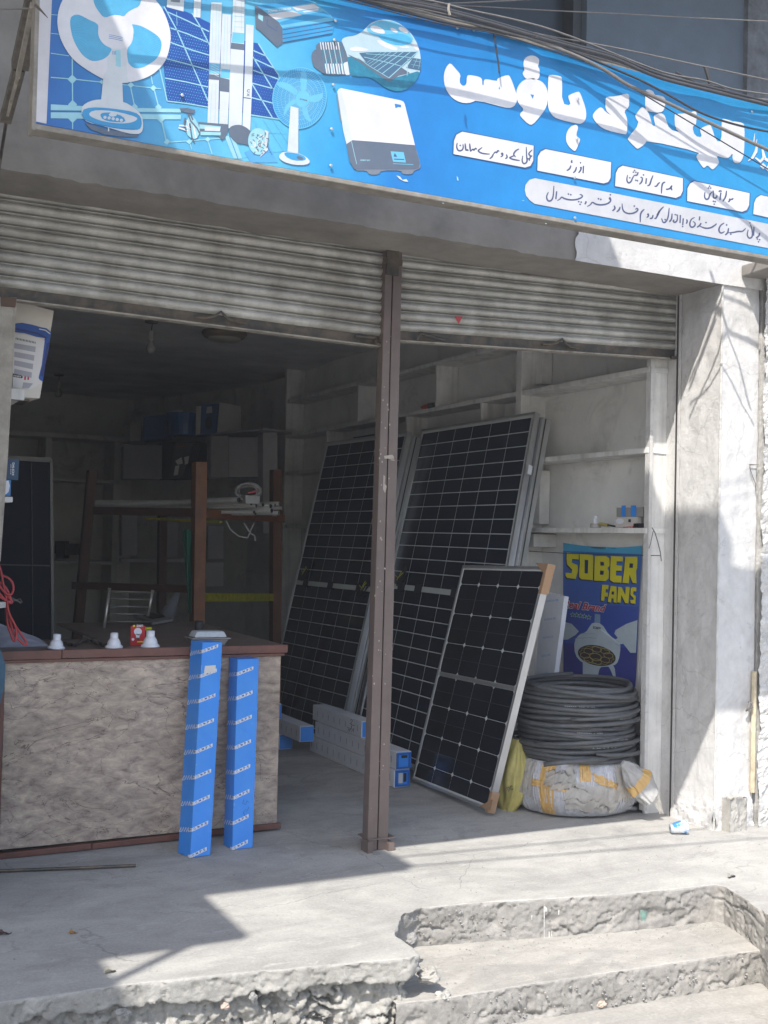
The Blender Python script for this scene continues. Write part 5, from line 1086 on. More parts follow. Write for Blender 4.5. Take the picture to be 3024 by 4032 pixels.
for i, (x0, y0, x1, y1) in enumerate(((215, 2130, 250, 2180), (255, 2140, 295, 2185), (218, 2150, 250, 2200))):
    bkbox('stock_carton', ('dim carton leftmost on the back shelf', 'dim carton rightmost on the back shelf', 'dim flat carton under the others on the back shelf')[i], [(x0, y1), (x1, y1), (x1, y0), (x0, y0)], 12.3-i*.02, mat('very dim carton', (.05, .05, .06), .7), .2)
# ------------------------------------------------------------------ shop sign
YG = 3.23
sg = thing('shop_sign', 'large blue printed shop sign with white Urdu lettering and fan, pump and bulb pictures', 'sign', (1.9, YG, 2.5))
def sfn(x, y, off): return atY(x, y, YG-.001-off)
def sm(name, c, var=.10, vs=7, **k): return mat('sign '+name, tuple(min(.8, v*.70) for v in lin(c)) if max(c) > 0 else (0, 0, 0), .4, var=max(var, .16), vs=vs, coat=.08, dirt=.10, **k)
def blue_banner():
    m = bpy.data.materials.new('sign banner'); m.use_nodes = True; t = m.node_tree; N = t.nodes; L = t.links; b = N['Principled BSDF']; b.inputs['Roughness'].default_value = .33; b.inputs['Coat Weight'].default_value = .12
    tc = N.new('ShaderNodeTexCoord'); sp = N.new('ShaderNodeSeparateXYZ'); L.new(tc.outputs['Object'], sp.inputs[0])
    n = N.new('ShaderNodeTexNoise'); n.inputs['Scale'].default_value = 2.4; n.inputs['Detail'].default_value = 4; L.new(tc.outputs['Object'], n.inputs['Vector'])
    a = N.new('ShaderNodeMath'); a.operation = 'MULTIPLY_ADD'; L.new(n.outputs['Fac'], a.inputs[0]); a.inputs[1].default_value = .55; L.new(sp.outputs[0], a.inputs[2])
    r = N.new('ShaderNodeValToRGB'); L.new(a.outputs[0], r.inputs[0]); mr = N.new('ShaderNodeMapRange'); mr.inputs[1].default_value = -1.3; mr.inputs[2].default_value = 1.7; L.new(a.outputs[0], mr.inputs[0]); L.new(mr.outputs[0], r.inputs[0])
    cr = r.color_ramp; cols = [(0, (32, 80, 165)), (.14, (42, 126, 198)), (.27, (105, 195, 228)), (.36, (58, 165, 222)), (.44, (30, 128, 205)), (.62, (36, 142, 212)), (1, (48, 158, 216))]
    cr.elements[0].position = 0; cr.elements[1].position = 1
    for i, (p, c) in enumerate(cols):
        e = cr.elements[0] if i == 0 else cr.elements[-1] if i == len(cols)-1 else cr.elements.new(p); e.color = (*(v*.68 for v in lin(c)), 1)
    n2 = N.new('ShaderNodeTexNoise'); n2.inputs['Scale'].default_value = 9; n2.inputs['Detail'].default_value = 9; n2.inputs['Roughness'].default_value = .7; L.new(tc.outputs['Object'], n2.inputs['Vector'])
    d = N.new('ShaderNodeMapRange'); d.inputs[1].default_value = .3; d.inputs[2].default_value = .7; d.inputs[3].default_value = .88; d.inputs[4].default_value = 1.06; L.new(n2.outputs['Fac'], d.inputs[0])
    cb = N.new('ShaderNodeCombineColor'); [L.new(d.outputs[0], cb.inputs[i]) for i in range(3)]
    y = N.new('ShaderNodeMix'); y.data_type = 'RGBA'; y.blend_type = 'MULTIPLY'; y.inputs[0].default_value = 1; L.new(r.outputs[0], y.inputs[6]); L.new(cb.outputs[0], y.inputs[7]); L.new(y.outputs[2], b.inputs['Base Color'])
    bp = N.new('ShaderNodeBump'); bp.inputs['Strength'].default_value = .35; bp.inputs['Distance'].default_value = .004; n3 = N.new('ShaderNodeTexNoise'); n3.inputs['Scale'].default_value = 3.5; n3.inputs['Detail'].default_value = 3; L.new(tc.outputs['Object'], n3.inputs['Vector']); L.new(n3.outputs['Fac'], bp.inputs['Height']); L.new(bp.outputs[0], b.inputs['Normal'])
    return m
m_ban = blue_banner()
x0 = atY(148, 300, YG).x; x1 = 3.75; zb = atY(1512, 733, YG).z; zt = atY(1512, 22, YG).z
zb0 = atY(137, 492, YG).z
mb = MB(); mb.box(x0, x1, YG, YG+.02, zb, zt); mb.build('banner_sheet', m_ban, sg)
mfr = mat('weathered sign frame', (.24, .22, .19), .8, var=.4, vs=15, dirt=.5)
mb = MB(); mb.box(x0-.01, x1, YG-.003, YG+.06, zb-.017, zb-.001); mb.build('bottom_rail', mfr, sg, bevel=.003)
mb = MB(); mb.box(x0-.012, x0+.0, YG-.002, YG+.06, zb-.02, zt); mb.build('side_rail', mfr, sg, bevel=.002)
mb = MB(); mb.box(x0-.01, x1, YG+.001, YG+.05, zt+.001, zt+.018); mb.build('top_rail', mfr, sg)
mb = MB()
for x in (.9, 1.7, 2.4): mb.bar((x, YG+.04, zt-.05), (x, 4.27, zt+.0), .03, .03)
mb.build('back_strut', m_steel_dk, sg)
pp = Print(sfn, .00012)
WHT = sm('white', (228, 228, 232), .08); WSH = sm('soft white', (215, 222, 226), .12); PAL = sm('pale cyan', (160, 215, 228), .1); CY = sm('cyan', (80, 180, 225), .12, 30); CY2 = sm('mid cyan', (60, 160, 215), .1); SKY = sm('sky', (110, 195, 232), .15); BLU = sm('line blue', (50, 130, 200), .1)
DKB = sm('deep blue', (28, 80, 165), .12); NAV = sm('navy line', (70, 90, 140), .1); GRY = sm('slate grey', (100, 112, 130), .1); GR2 = sm('mid grey', (128, 136, 148), .1); TEAL = sm('teal', (45, 135, 165), .3, 40); INK = sm('ink', (82, 88, 122), .06)
def Zf(ox, oy, k): return lambda pts: [(ox+x*k, oy+y*k) for x, y in pts]
R1 = Zf(1700, 200, .3918); R2 = Zf(2300, 300, .4364); R3 = Zf(1760, 500, .3918); R4 = Zf(2400, 600, .3761); R5 = Zf(2050, 660, .3315); R6 = Zf(200, 0, .3014); R7 = Zf(650, 0, .4219); R8 = Zf(1180, 0, .3254)
# white strip down the left edge
pr = Print(sfn, .00012); pr.poly([(150, -60), (207, -60), (183, 487), (132, 476)], sm('border white', (215, 212, 215), .15), 1); pr.build('white_border', sg)
# ---- solar cell ground pattern, lower left
pr = Print(sfn, .00012)
for st, w in (([(0,1010),(280,1032),(680,1075)],14),([(280,760),(285,1360)],15),([(0,695),(240,730)],11),([(0,435),(110,447)],9),([(0,190),(95,197)],8),([(935,1105),(1440,1160)],11),([(1045,1150),(1095,1390)],14),([(1350,1170),(1410,1400)],14),([(1310,990),(1330,1100)],12),([(285,1560),(285,1690)],14),([(1450,1590),(1510,1850)],16)):
    pr.stroke(R6(st), w*.3014, PAL, 1)
for cx, cy, s_ in ((280,1035,62),(1045,1110,42),(1340,1150,42),(285,1365,60),(285,1545,62),(1095,1395,45),(1405,1400,45),(1440,1560,48),(1520,1850,40),(665,1070,30)):
    pr.poly(R6([(cx-s_, cy), (cx, cy-s_), (cx+s_, cy), (cx, cy+s_)]), PAL, 2)
pr.poly(R6([(0,1362),(420,1385),(1150,1410),(1700,1422),(1700,1470),(1150,1462),(420,1445),(0,1440)]), PAL, 3); pr.poly(R6([(0,1467),(420,1470),(1150,1490),(1700,1500),(1700,1560),(1150,1556),(420,1550),(0,1545)]), PAL, 3)
pr.stroke(R7([(0,1330),(400,1300),(520,1290)]), 3.4, PAL, 2); pr.stroke(R7([(395,1300),(440,1440)]), 3.4, PAL, 2); pr.stroke(R7([(225,1320),(250,1395)]), 3, PAL, 2)
for cx, cy in ((15,1328),(225,1322),(398,1300)): pr.poly(R7([(cx-28,cy),(cx,cy-24),(cx+28,cy),(cx,cy+24)]), PAL, 3)
pr.poly(R7([(555,1270),(640,1265),(720,1480),(640,1480)]), PAL, 2); pr.stroke(R7([(600,1268),(680,1480)]), 3, BLU, 3)
for a, b in (((820,1110),(1000,1450)),((910,1110),(1130,1440)),((1000,1110),(1150,1340)),((800,1230),(1130,1245)),((850,1440),(1150,1400)),((700,1475),(1000,1420))): pr.stroke(R7([a, b]), 1.8, SKY, 1)
pr.poly(R7([(740,1420),(960,1330),(1050,1517),(800,1517)]), sm('pale wash', (90, 170, 225), .1), 1)
o = pr.build('printed_cell_pattern', sg); o['kind'] = 'stuff'
# ---- dotted tilted solar panel
pr = Print(sfn, .00012)
A_, B_, C_, D_ = (-190, -120), (640, -20), (1145, 1118), (20, 945)
def bq_(u, v): return (A_[0]*(1-u)*(1-v)+B_[0]*u*(1-v)+C_[0]*u*v+D_[0]*(1-u)*v, A_[1]*(1-u)*(1-v)+B_[1]*u*(1-v)+C_[1]*u*v+D_[1]*(1-u)*v)
pr.poly(R7([(-60,150),(0,60),(200,110),(420,215),(640,330),(730,380),(870,405),(1060,690),(1145,1118),(400,1000),(20,945)]), DKB, 4)
for st in ([(-10,60),(110,280),(250,600),(400,940)],[(250,120),(330,250),(415,420)],[(820,530),(900,660),(1005,830)],[(810,780),(900,930),(1003,1100)],[(870,405),(940,520),(1060,700),(1140,1110)],[(20,110),(200,190),(412,295)],[(50,260),(220,320),(412,400)],[(50,395),(230,460),(412,515)],[(0,545),(200,595),(410,655)],[(0,728),(200,765),(402,812)],[(20,943),(200,965),(402,1000)],[(825,472),(940,522)],[(822,545),(1010,632)],[(820,655),(1075,745)],[(812,775),(1150,865)],[(805,910),(1110,990)],[(800,1072),(1130,1122)],[(-50,640),(20,943)]):
    pr.stroke(R7(st), 4.2, PAL, 6)
rows_ = []
for j in range(38):
    for i in range(52):
        x = -40+i*23+(11 if j % 2 else 0)-j*0.0; y = 70+j*27+ (i*23)*.20
        X, Y = x, y
        if X < 5 and Y > 560: continue
        ok = (30 < X < 408 and 110+(X)*.42 < Y < 930+X*.14) or (X < 30 and 130 < Y < 900) or (822 < X < 1120 and Y > 420+(X-822)*1.05+20 and Y < 1062+(X-822)*.16)
        if not ok: continue
        s_ = 4.2 if X < 420 else 2.6
        if Y < 330: s_ *= .7
        pr.poly(R7([(X-s_*1.2, Y), (X, Y-s_), (X+s_*1.2, Y), (X, Y+s_)]), SKY, 5)
pr.build('printed_solar_panel', sg)
# ---- pumps
pr = Print(sfn, .00012)
for body, m_, l_ in (([(430,22),(530,25),(520,420),(505,700),(495,1155),(395,1150),(410,700),(415,400)], WSH, 7), ([(535,130),(615,138),(605,720),(585,1170),(505,1165),(515,720),(522,400)], WSH, 7), ([(635,-20),(742,-20),(738,460),(715,1195),(592,1195),(612,460),(628,200)], WSH, 7), ([(755,228),(828,236),(812,800),(795,1220),(722,1185),(742,700)], WSH, 7),
    ([(408,692),(515,702),(510,748),(406,740)], GRY, 8), ([(512,722),(602,742),(598,862),(508,850)], GRY, 8), ([(618,398),(742,412),(740,470),(612,455)], GRY, 8), ([(732,905),(800,915),(799,925),(732,915)], GRY, 8), ([(415,585),(515,600),(513,692),(410,688)], SKY, 8), ([(525,640),(608,650),(603,735),(515,722)], SKY, 8), ([(630,300),(738,310),(736,405),(622,395)], SKY, 8),
    ([(270,-10),(335,-10),(330,165),(265,158)], WSH, 7)): pr.poly(R7(body), m_, l_)
for x0_, x1_, y0_, y1_ in ((450,435,40,560),(480,470,40,560),(505,495,40,560),(560,545,150,620),(585,575,150,620),(660,650,0,290),(715,712,0,290),(440,420,780,1140),(475,465,780,1140),(300,296,0,150)): pr.stroke(R7([(x0_,y0_),(x1_,y1_)]), 1.6, PAL, 9)
for y_ in (100,150,200,250): pr.stroke(R7([(640,y_),(735,y_+5)]), 2, PAL, 9)
for y_ in range(590, 690, 22): pr.stroke(R7([(425,y_),(505,y_+40)]), 1.6, WSH, 9)
pr.text('C', R7([(762,860)])[0], R7([(790,862)])[0], 12, GRY, 9, .04); pr.text('X', R7([(760,895)])[0], R7([(790,897)])[0], 10, GRY, 9, .04)
pr.poly(R7([(20,-20),(180,-20),(172,108),(15,65)]), WSH, 7); pr.poly(R7([(55,-20),(140,-20),(138,25),(52,15)]), GR2, 8); pr.stroke(R7([(108,110),(112,240)]), 1.6, PAL, 7)
pr.build('printed_pump', sg)
# ---- motor shaft
pr = Print(sfn, .00012)
pr.poly(R7([(310,1138),(590,1160),(592,1200),(560,1290),(530,1310),(500,1270),(320,1250)]), GRY, 10); pr.poly(R7([(320,1160),(520,1180),(515,1210),(320,1200)]), PAL, 11); pr.poly(R7([(370,1180),(515,1190),(512,1225),(370,1220)]), WSH, 12); pr.poly(R7([(330,1228),(520,1235),(518,1262),(330,1262)]), PAL, 11)
pr.poly(R7(smoothed([(600,1190),(640,1168),(700,1162),(760,1190),(800,1225),(790,1360),(740,1345),(680,1340),(640,1310),(590,1250)], 1)), GRY, 12)
pr.poly(R7(ell(870,1320,95,125,-5)), PAL, 13); rr = random.Random(2)
for i in range(46):
    a = rr.random()*6.28; r_ = rr.random()**.5; cx = 870+80*r_*math.cos(a); cy = 1320+105*r_*math.sin(a); b_ = rr.random()*3; pr.stroke(R7([(cx,cy),(cx+26*math.cos(b_),cy+26*math.sin(b_))]), 3.4, rr.choice((GRY, WHT, WHT, GRY)), 14)
pr.poly(R7([(930,1210),(965,1230),(960,1400),(880,1470),(930,1380)]), WSH, 13)
pr.poly(R7(smoothed([(220,1080),(270,1090),(320,1180),(325,1240),(290,1300),(240,1290),(200,1250),(190,1170)], 1)), PAL, 12); pr.poly(R7([(135,1010),(210,1008),(280,1025),(270,1060),(220,1055),(150,1040)]), GRY, 12)
for st, c_ in (([(215,1060),(240,1130),(300,1200),(320,1240)], GRY), ([(235,1060),(260,1120)], GRY), ([(130,1170),(200,1175),(220,1200)], WHT), ([(125,1190),(215,1220)], WHT), ([(230,1150),(250,1280),(275,1330)], GRY), ([(190,1100),(180,1150),(200,1230)], GRY), ([(260,1150),(290,1290)], WHT), ([(205,1120),(235,1200)], WHT)): pr.stroke(R7(st), 6, c_, 13)
pr.build('printed_motor_shaft', sg)
# ---- big table fan
pr = Print(sfn, .00012)
pr.poly(R6(smoothed([(250,-140),(150,0),(100,130),(80,300),(115,480),(180,620),(280,770),(450,900),(680,1035),(800,1072),(935,1082),(1100,1065),(1290,1000),(1420,900),(1510,780),(1560,600),(1570,430),(1520,250),(1450,100),(1370,0),(1250,-140),(1000,-230),(600,-240)], 2)), WHT, 15)
blades = ([(548,-60),(560,30),(590,100),(640,170),(690,232),(950,228),(1000,160),(1080,115),(1150,88),(1182,20),(1175,-100),(1000,-200),(700,-190)], [(245,245),(300,192),(380,190),(500,260),(625,312),(618,420),(650,520),(720,590),(805,640),(780,700),(700,770),(600,800),(520,795),(420,730),(330,600),(270,450)], [(1040,318),(1100,318),(1200,345),(1350,430),(1430,500),(1455,590),(1410,740),(1320,820),(1180,895),(1080,890),(1010,830),(988,640),(1060,560),(1085,450)])
for b_ in blades: pr.poly(R6(smoothed(b_, 2)), CY, 16)
for i in range(150):
    a = i*2*math.pi/150+.01; r0, r1 = 236, 700
    # clip each rib to a blade by sampling
    def inside(p, poly):
        c = False; n = len(poly)
        for k in range(n):
            x1_, y1_ = poly[k]; x2_, y2_ = poly[(k+1) % n]
            if (y1_ > p[1]) != (y2_ > p[1]) and p[0] < (x2_-x1_)*(p[1]-y1_)/(y2_-y1_)+x1_: c = not c
        return c
    for b_ in blades:
        run = [r_ for r_ in range(r0, r1, 20) if inside((850+r_*math.cos(a), 415+r_*math.sin(a)), b_)]
        if len(run) > 2: pr.stroke(R6([(850+run[0]*math.cos(a), 415+run[0]*math.sin(a)), (850+run[-1]*math.cos(a), 415+run[-1]*math.sin(a))]), 1.15, SKY, 17)
pr.poly(R6(ell(850,415,232,219,0,48)), WHT, 18)
for dy in (0, 22, 44): pr.stroke(R6([(758,455+dy),(800,458+dy),(940,490+dy)]), 1.9, BLU, 19)
pr.poly(R6([(735,760),(800,640),(915,640),(988,620),(990,830),(1010,1080),(935,1085),(930,960),(945,1345),(655,1330),(690,980),(740,900)]), WSH, 18)
pr.poly(R6([(850,650),(912,655),(915,880),(848,860)]), PAL, 19)
for x_ in (810, 828, 846): pr.stroke(R6([(x_,665),(x_+2,715)]), 2.2, BLU, 20)
pr.poly(R6(smoothed([(400,1430),(420,1375),(500,1325),(620,1295),(800,1310),(960,1330),(1080,1400),(1190,1500),(1212,1650),(1190,1730),(1130,1755),(1000,1742),(700,1650),(480,1600),(405,1530)], 1)), WSH, 19)
pr.poly(R6(smoothed([(400,1440),(520,1400),(760,1410),(1100,1460),(1180,1530),(1192,1640),(1150,1700),(900,1690),(600,1630),(430,1565)], 1)), CY2, 20); pr.stroke(R6([(405,1490),(440,1560),(600,1620),(900,1680),(1140,1690)]), 3, BLU, 21)
pr.poly(R6(smoothed([(490,1495),(540,1445),(700,1438),(900,1465),(1130,1530),(1125,1570),(1040,1605),(900,1615),(700,1590),(560,1545)], 1)), WSH, 21)
pr.poly(R6(smoothed([(640,1500),(680,1470),(800,1470),(950,1520),(985,1600),(800,1595),(680,1565)], 1)), CY2, 22); pr.poly(R6(ell(810,1497,52,26)), WSH, 23)
for cx, cy in ((708,1532),(762,1541),(815,1551),(868,1561),(922,1571)): pr.poly(R6(ell(cx, cy, 21, 21, 0, 14)), WSH, 23)
pr.poly(R6([(440,1602),(700,1682),(960,1725),(1000,1755),(1160,1760),(1130,1790),(900,1785),(700,1755),(520,1690)]), GRY, 18); pr.stroke(R6([(755,1665),(755,1715)]), 5, WSH, 22)
pr.build('printed_table_fan', sg)
# ---- small pedestal fan
pr = Print(sfn, .00012)
def rg(m_, cx, cy, rx, ry, w, l_): e_ = ell(cx, cy, rx, ry, 8, 40); pr.stroke(R7(e_+[e_[0]]), w, m_, l_)
pr.poly(R7(ell(1255,915,252,287,8,40)), CY2, 10)
for i in range(76):
    a = i*2*math.pi/76; b_ = a+.35; pr.stroke(R7([(1285+70*math.cos(a), 925+75*math.sin(a)), (1257+165*math.cos((a+b_)/2), 918+185*math.sin((a+b_)/2)), (1255+245*math.cos(b_), 915+280*math.sin(b_))]), .9, PAL, 11)
for k_ in (.4, .55, .7, .85): rg(PAL, 1258, 917, 252*k_, 287*k_, .9, 11)
rg(SKY, 1255, 915, 250, 285, 3.6, 12)
for b_ in ([(1265,850),(1262,740),(1272,655),(1318,668),(1325,760),(1310,860)],[(1225,900),(1140,840),(1040,800),(1050,760),(1140,770),(1240,840)],[(1345,900),(1420,880),(1478,865),(1465,925),(1420,955),(1345,955)],[(1225,960),(1160,1000),(1110,1090),(1105,1050),(1130,970),(1215,915)],[(1275,1000),(1325,1000),(1340,1080),(1375,1140),(1330,1130),(1290,1080)]): pr.poly(R7(smoothed(b_, 1)), SKY, 13)
pr.poly(R7(ell(1285,925,68,77,8,28)), SKY, 14); pr.text('SOBER', R7([(1255,928)])[0], R7([(1328,945)])[0], 5, GRY, 15, .04)
pr.poly(R7([(1172,990),(1245,1010),(1243,1430),(1142,1412)]), WSH, 15)
pr.poly(R7(smoothed([(1055,1455),(1110,1410),(1240,1428),(1320,1465),(1358,1510),(1320,1540),(1200,1540),(1090,1505)], 1)), WSH, 16); pr.poly(R7(smoothed([(1110,1415),(1240,1432),(1315,1465),(1310,1500),(1200,1500),(1120,1460)], 1)), CY2, 17); pr.poly(R7(ell(1260,1475,32,16,15,14)), GRY, 18)
pr.build('printed_pedestal_fan', sg)
# ---- power inverter
pr = Print(sfn, .00012)
pr.poly(R7([(845,52),(1350,-10),(1400,20),(1550,145),(1582,190),(1090,262),(1058,212)]), SKY, 8); pr.poly(R7([(1095,262),(1582,190),(1562,312),(1098,398)]), CY2, 8)
pr.poly(R7([(845,52),(1350,-10),(1400,20),(1180,60),(900,85)]), CY2, 9); pr.poly(R7([(1280,140),(1480,105),(1560,155),(1090,235),(1060,212)]), CY2, 9)
for dy in (0, 48, 92, 132): pr.stroke(R7([(1098, 278+dy*.9), (1575-dy*.15, 200+dy*.85)]), 3, NAV, 10)
pr.poly(R7([(838,52),(860,55),(1060,205),(1095,262),(1098,402),(1045,440),(880,285),(845,262)]), GRY, 10); pr.poly(R7([(870,125),(915,150),(912,200),(868,170)]), PAL, 11); pr.stroke(R7([(955,180),(950,230),(1040,290),(1045,240)]), 3, NAV, 11)
pr.poly(R7([(960,132),(1190,98),(1280,140),(1030,182)]), WHT, 10); pr.poly(R7([(1185,65),(1390,36),(1445,76),(1232,100)]), WHT, 10); pr.poly(R7([(1280,105),(1430,82),(1432,95),(1300,118)]), WHT, 10)
pr.text('POWER INVERTER', R7([(962,118)])[0], R7([(1180,88)])[0], 8, WHT, 10, .03)
pr.build('printed_power_inverter', sg)
# ---- bulb with landscape
pr = Print(sfn, .00012)
BO = [(500,480),(560,445),(660,435),(740,395),(790,350),(850,285),(940,245),(1030,235),(1130,250),(1230,295),(1330,380),(1400,480),(1450,600),(1470,740),(1460,860),(1420,960),(1350,1050),(1250,1100),(1150,1105),(1050,1070),(960,1010),(880,950),(800,930),(700,935),(605,910),(590,800),(570,650),(530,550)]
pr.poly(R8(smoothed(BO, 1)), sm('bulb haze', (190, 215, 225), .12), 8)
pr.poly(R8(smoothed([(800,350),(860,290),(950,255),(1040,245),(1130,258),(1230,305),(1330,395),(1390,490),(1300,480),(1150,500),(1000,450),(860,420)], 1)), SKY, 9)
pr.poly(R8(smoothed([(930,400),(1050,420),(1200,400),(1330,440),(1380,520),(1200,560),(1000,500)], 1)), CY, 10)
for c_ in ([(850,330),(880,305),(960,320),(1030,370),(1030,412),(960,405),(870,375)], [(1090,340),(1130,335),(1190,375),(1180,400),(1120,380)], [(1190,330),(1240,320),(1320,380),(1300,410),(1210,370)], [(920,490),(980,480),(1080,530),(1200,590),(1150,615),(1000,560)], [(1200,560),(1330,560),(1320,585),(1220,580)], [(1350,510),(1420,540),(1450,610),(1400,610)], [(600,580),(700,560),(850,600),(800,620),(620,620)]): pr.poly(R8(smoothed(c_, 1)), WHT, 11)
pr.poly(R8(smoothed([(572,655),(800,770),(1080,960),(1300,900),(1465,850),(1420,960),(1350,1050),(1250,1100),(1150,1105),(1050,1070),(960,1010),(880,950),(800,930),(700,935),(608,908),(592,800)], 1)), TEAL, 12)
pr.poly(R8([(575,655),(820,760),(1080,930),(1230,815),(1335,885),(1200,915),(1080,992),(900,870)]), GRY, 13)
pr.poly(R8([(720,640),(900,628),(1430,624),(1370,700),(1080,942),(830,790)]), sm('array blue', (75, 110, 140), .15), 14); pr.poly(R8([(1370,700),(1467,715),(1465,855),(1290,820)]), sm('array blue', (75, 110, 140), .15), 13)
for st, w in (([(1430,624),(1080,942)],3.2),([(1345,624),(1000,890)],2.4),([(1260,624),(940,855)],2.2),([(1185,626),(890,830)],2),([(1110,626),(850,805)],1.6),([(1050,627),(830,780)],1.4),([(990,628),(810,760)],1.2),([(780,690),(1080,760),(1230,800)],2.4),([(800,650),(1100,670),(1380,700)],2),([(1080,942),(830,790),(700,690)],2),([(780,630),(1430,624)],2),([(1310,710),(1300,915)],2.4),([(1375,735),(1467,750)],1.2),([(1350,780),(1467,800)],1.2),([(1420,712),(1370,820)],1.2),([(1460,720),(1440,830)],1.2)): pr.stroke(R8(st), w*1.0, PAL, 15)
pr.poly(R8(smoothed([(190,590),(140,650),(150,760),(180,820),(250,862),(300,915),(360,880),(300,600)], 1)), GRY, 9)
pr.poly(R8(smoothed([(190,560),(230,515),(300,505),(500,485),(530,570),(575,660),(595,790),(606,908),(420,918),(310,905),(230,760)], 1)), GRY, 10)
for i in range(9): x_ = 240+i*31; pr.stroke(R8([(x_,520-i*2),(x_+16,560),(x_+55,760),(x_+75,900)]), 2.6, PAL if i % 2 else TEAL, 11)
for i in range(8): pr.stroke(R8([(310+i*32,770),(330+i*32,895)]), 4, WHT, 12); pr.stroke(R8([(250+i*31,510),(262+i*31,600)]), 3.4, WHT, 12)
pr.poly(R8([(535,760),(580,745),(605,905),(560,912)]), WSH, 13)
pr.build('printed_light_bulb', sg)
# ---- wall inverter
pr = Print(sfn, .00012)
pr.poly(R8(smoothed([(455,1110),(445,1160),(470,1320),(490,1470),(530,1480),(560,1760),(650,2065),(810,2062),(840,2115),(960,2112),(985,2062),(1230,2062),(1235,2105),(1360,2112),(1385,2062),(1462,2040),(1460,1980),(1395,1750),(1000,1700),(520,1500)], 1)), GR2, 8)
pr.poly(R8([(455,1110),(470,1080),(500,1066),(1220,1214),(1255,1228),(1272,1262),(1395,1757),(1000,1722),(632,1694),(567,1742),(530,1600),(495,1350)]), WHT, 9)
pr.poly(R8([(455,1110),(500,1068),(640,1694),(567,1742),(530,1600)]), WSH, 10)
pr.poly(R8([(567,1745),(632,1698),(1000,1724),(1395,1760),(1452,1970),(1440,2035),(1380,2050),(660,2050),(600,1950)]), GRY, 10)
pr.poly(R8([(1100,1830),(1258,1842),(1286,1966),(1130,1956)]), SKY, 11); pr.poly(R8([(1135,1895),(1150,1850),(1182,1898)]), NAV, 12); pr.stroke(R8([(1140,1925),(1265,1930)]), 4, NAV, 12)
pr.stroke(R8([(625,1705),(690,1985)]), 1.6, PAL, 11); pr.stroke(R8([(1130,1980),(1375,1992)]), 2.2, SKY, 11)
pr.poly(R8([(1148,1254),(1226,1268),(1228,1300),(1190,1295),(1160,1310)]), BLU, 11); pr.text('SUNNY BOY', R8([(735,1945)])[0], R8([(855,1948)])[0], 5.5, PAL, 11, .03)
pr.build('printed_wall_inverter', sg)
# ---- big lettering
pr = Print(sfn, .00012)
SH = sm('letter halo', (40, 105, 195), .1)
L_ = [(R1, [(187,120),(240,180),(292,240),(280,290),(285,330),(318,357),(350,335),(352,260),(370,240),(485,262),(508,290),(508,345),(522,348),(522,300),(540,283),(658,305),(655,290),(672,272),(765,240),(790,262),(845,410),(860,480),(845,540),(800,575),(740,572),(450,495),(400,520),(330,528),(250,505),(180,450),(135,370),(118,270),(130,200),(155,150)]),
 (R1, [(1010,272),(1050,285),(1110,310),(1150,360),(1168,420),(1165,520),(1140,590),(1080,670),(1015,742),(975,742),(890,660),(886,630),(930,590),(870,530),(848,450),(855,380),(890,320),(945,285)]),
 (R1, [(950,290),(915,240),(915,215),(935,195),(918,140),(930,80),(975,47),(1030,47),(1075,75),(1082,110),(1065,160),(1085,180),(1085,265),(1060,290)]),
 (R1, [(1170,260),(1185,238),(1290,252),(1312,275),(1308,530),(1400,553),(1372,470),(1375,445),(1470,408),(1492,420),(1545,570),(1555,650),(1540,705),(1500,735),(1450,730),(1260,685),(1205,645),(1175,590),(1165,520)]),
 (R1, [(1440,742),(1465,750),(1472,780),(1455,830),(1455,860),(1490,880),(1490,905),(1450,1000),(1430,1008),(1390,975),(1358,930),(1347,880),(1355,820),(1390,765)]),
 (R2, [(73,360),(95,320),(140,280),(165,285),(190,320),(248,355),(235,345),(192,305),(192,205),(205,185),(290,182),(375,157),(405,165),(408,200),(405,285),(360,312),(385,370),(392,430),(385,520),(370,527),(210,490),(150,460),(100,410)]),
 (R2, [(550,300),(552,130),(575,117),(625,135),(635,170),(680,172),(720,185),(738,215),(725,300),(690,332),(575,318)]),
 (R2, [(457,365),(470,340),(515,280),(540,282),(575,320),(600,380),(615,445),(645,450),(625,375),(635,350),(690,330),(725,350),(735,380),(770,480),(865,508),(820,470),(815,350),(825,340),(940,335),(995,313),(1018,325),(1012,420),(1005,440),(975,460),(1000,540),(1065,553),(1045,490),(1050,470),(1130,435),(1150,455),(1190,585),(1240,590),(1240,395),(1255,382),(1320,400),(1345,412),(1355,408),(1430,420),(1448,445),(1445,690),(1425,760),(1390,787),(1350,780),(1338,745),(1340,690),(1310,735),(1270,742),(1190,715),(1215,760),(1215,790),(1165,843),(1145,835),(1112,800),(1085,828),(1070,822),(1012,735),(1015,715),(1045,685),(570,578),(540,620),(485,657),(470,650),(395,575),(395,555),(500,430)])]
for Z_, o_ in L_:
    P_ = Z_(smoothed(o_, 1)); pr.poly(P_, WHT, 9)
for Z_, h_ in ((R1, [(678,355),(672,385),(688,388)]), (R1, [(990,435),(1028,445),(1015,485)])): pr.poly(Z_(h_), BLU, 10)
for st, w in (([(1540,515),(1530,600),(1560,570),(1552,610)], [2, 6, 6, 4]), ([(1562,620),(1550,680),(1520,735),(1478,765)], [8, 12, 10, 2]), ([(1545,735),(1590,770),(1625,730),(1600,620)], [6, 12, 14, 4]), ([(1625,740),(1660,760),(1700,745)], [10, 14, 12])): pr.stroke(R2(st), w, WHT, 9)
for cx, cy in ((1615,812),(1660,832)): pr.poly(R2([(cx-28,cy),(cx,cy-30),(cx+28,cy),(cx,cy+30)]), WHT, 9)
pr.build('large_urdu_lettering', sg)
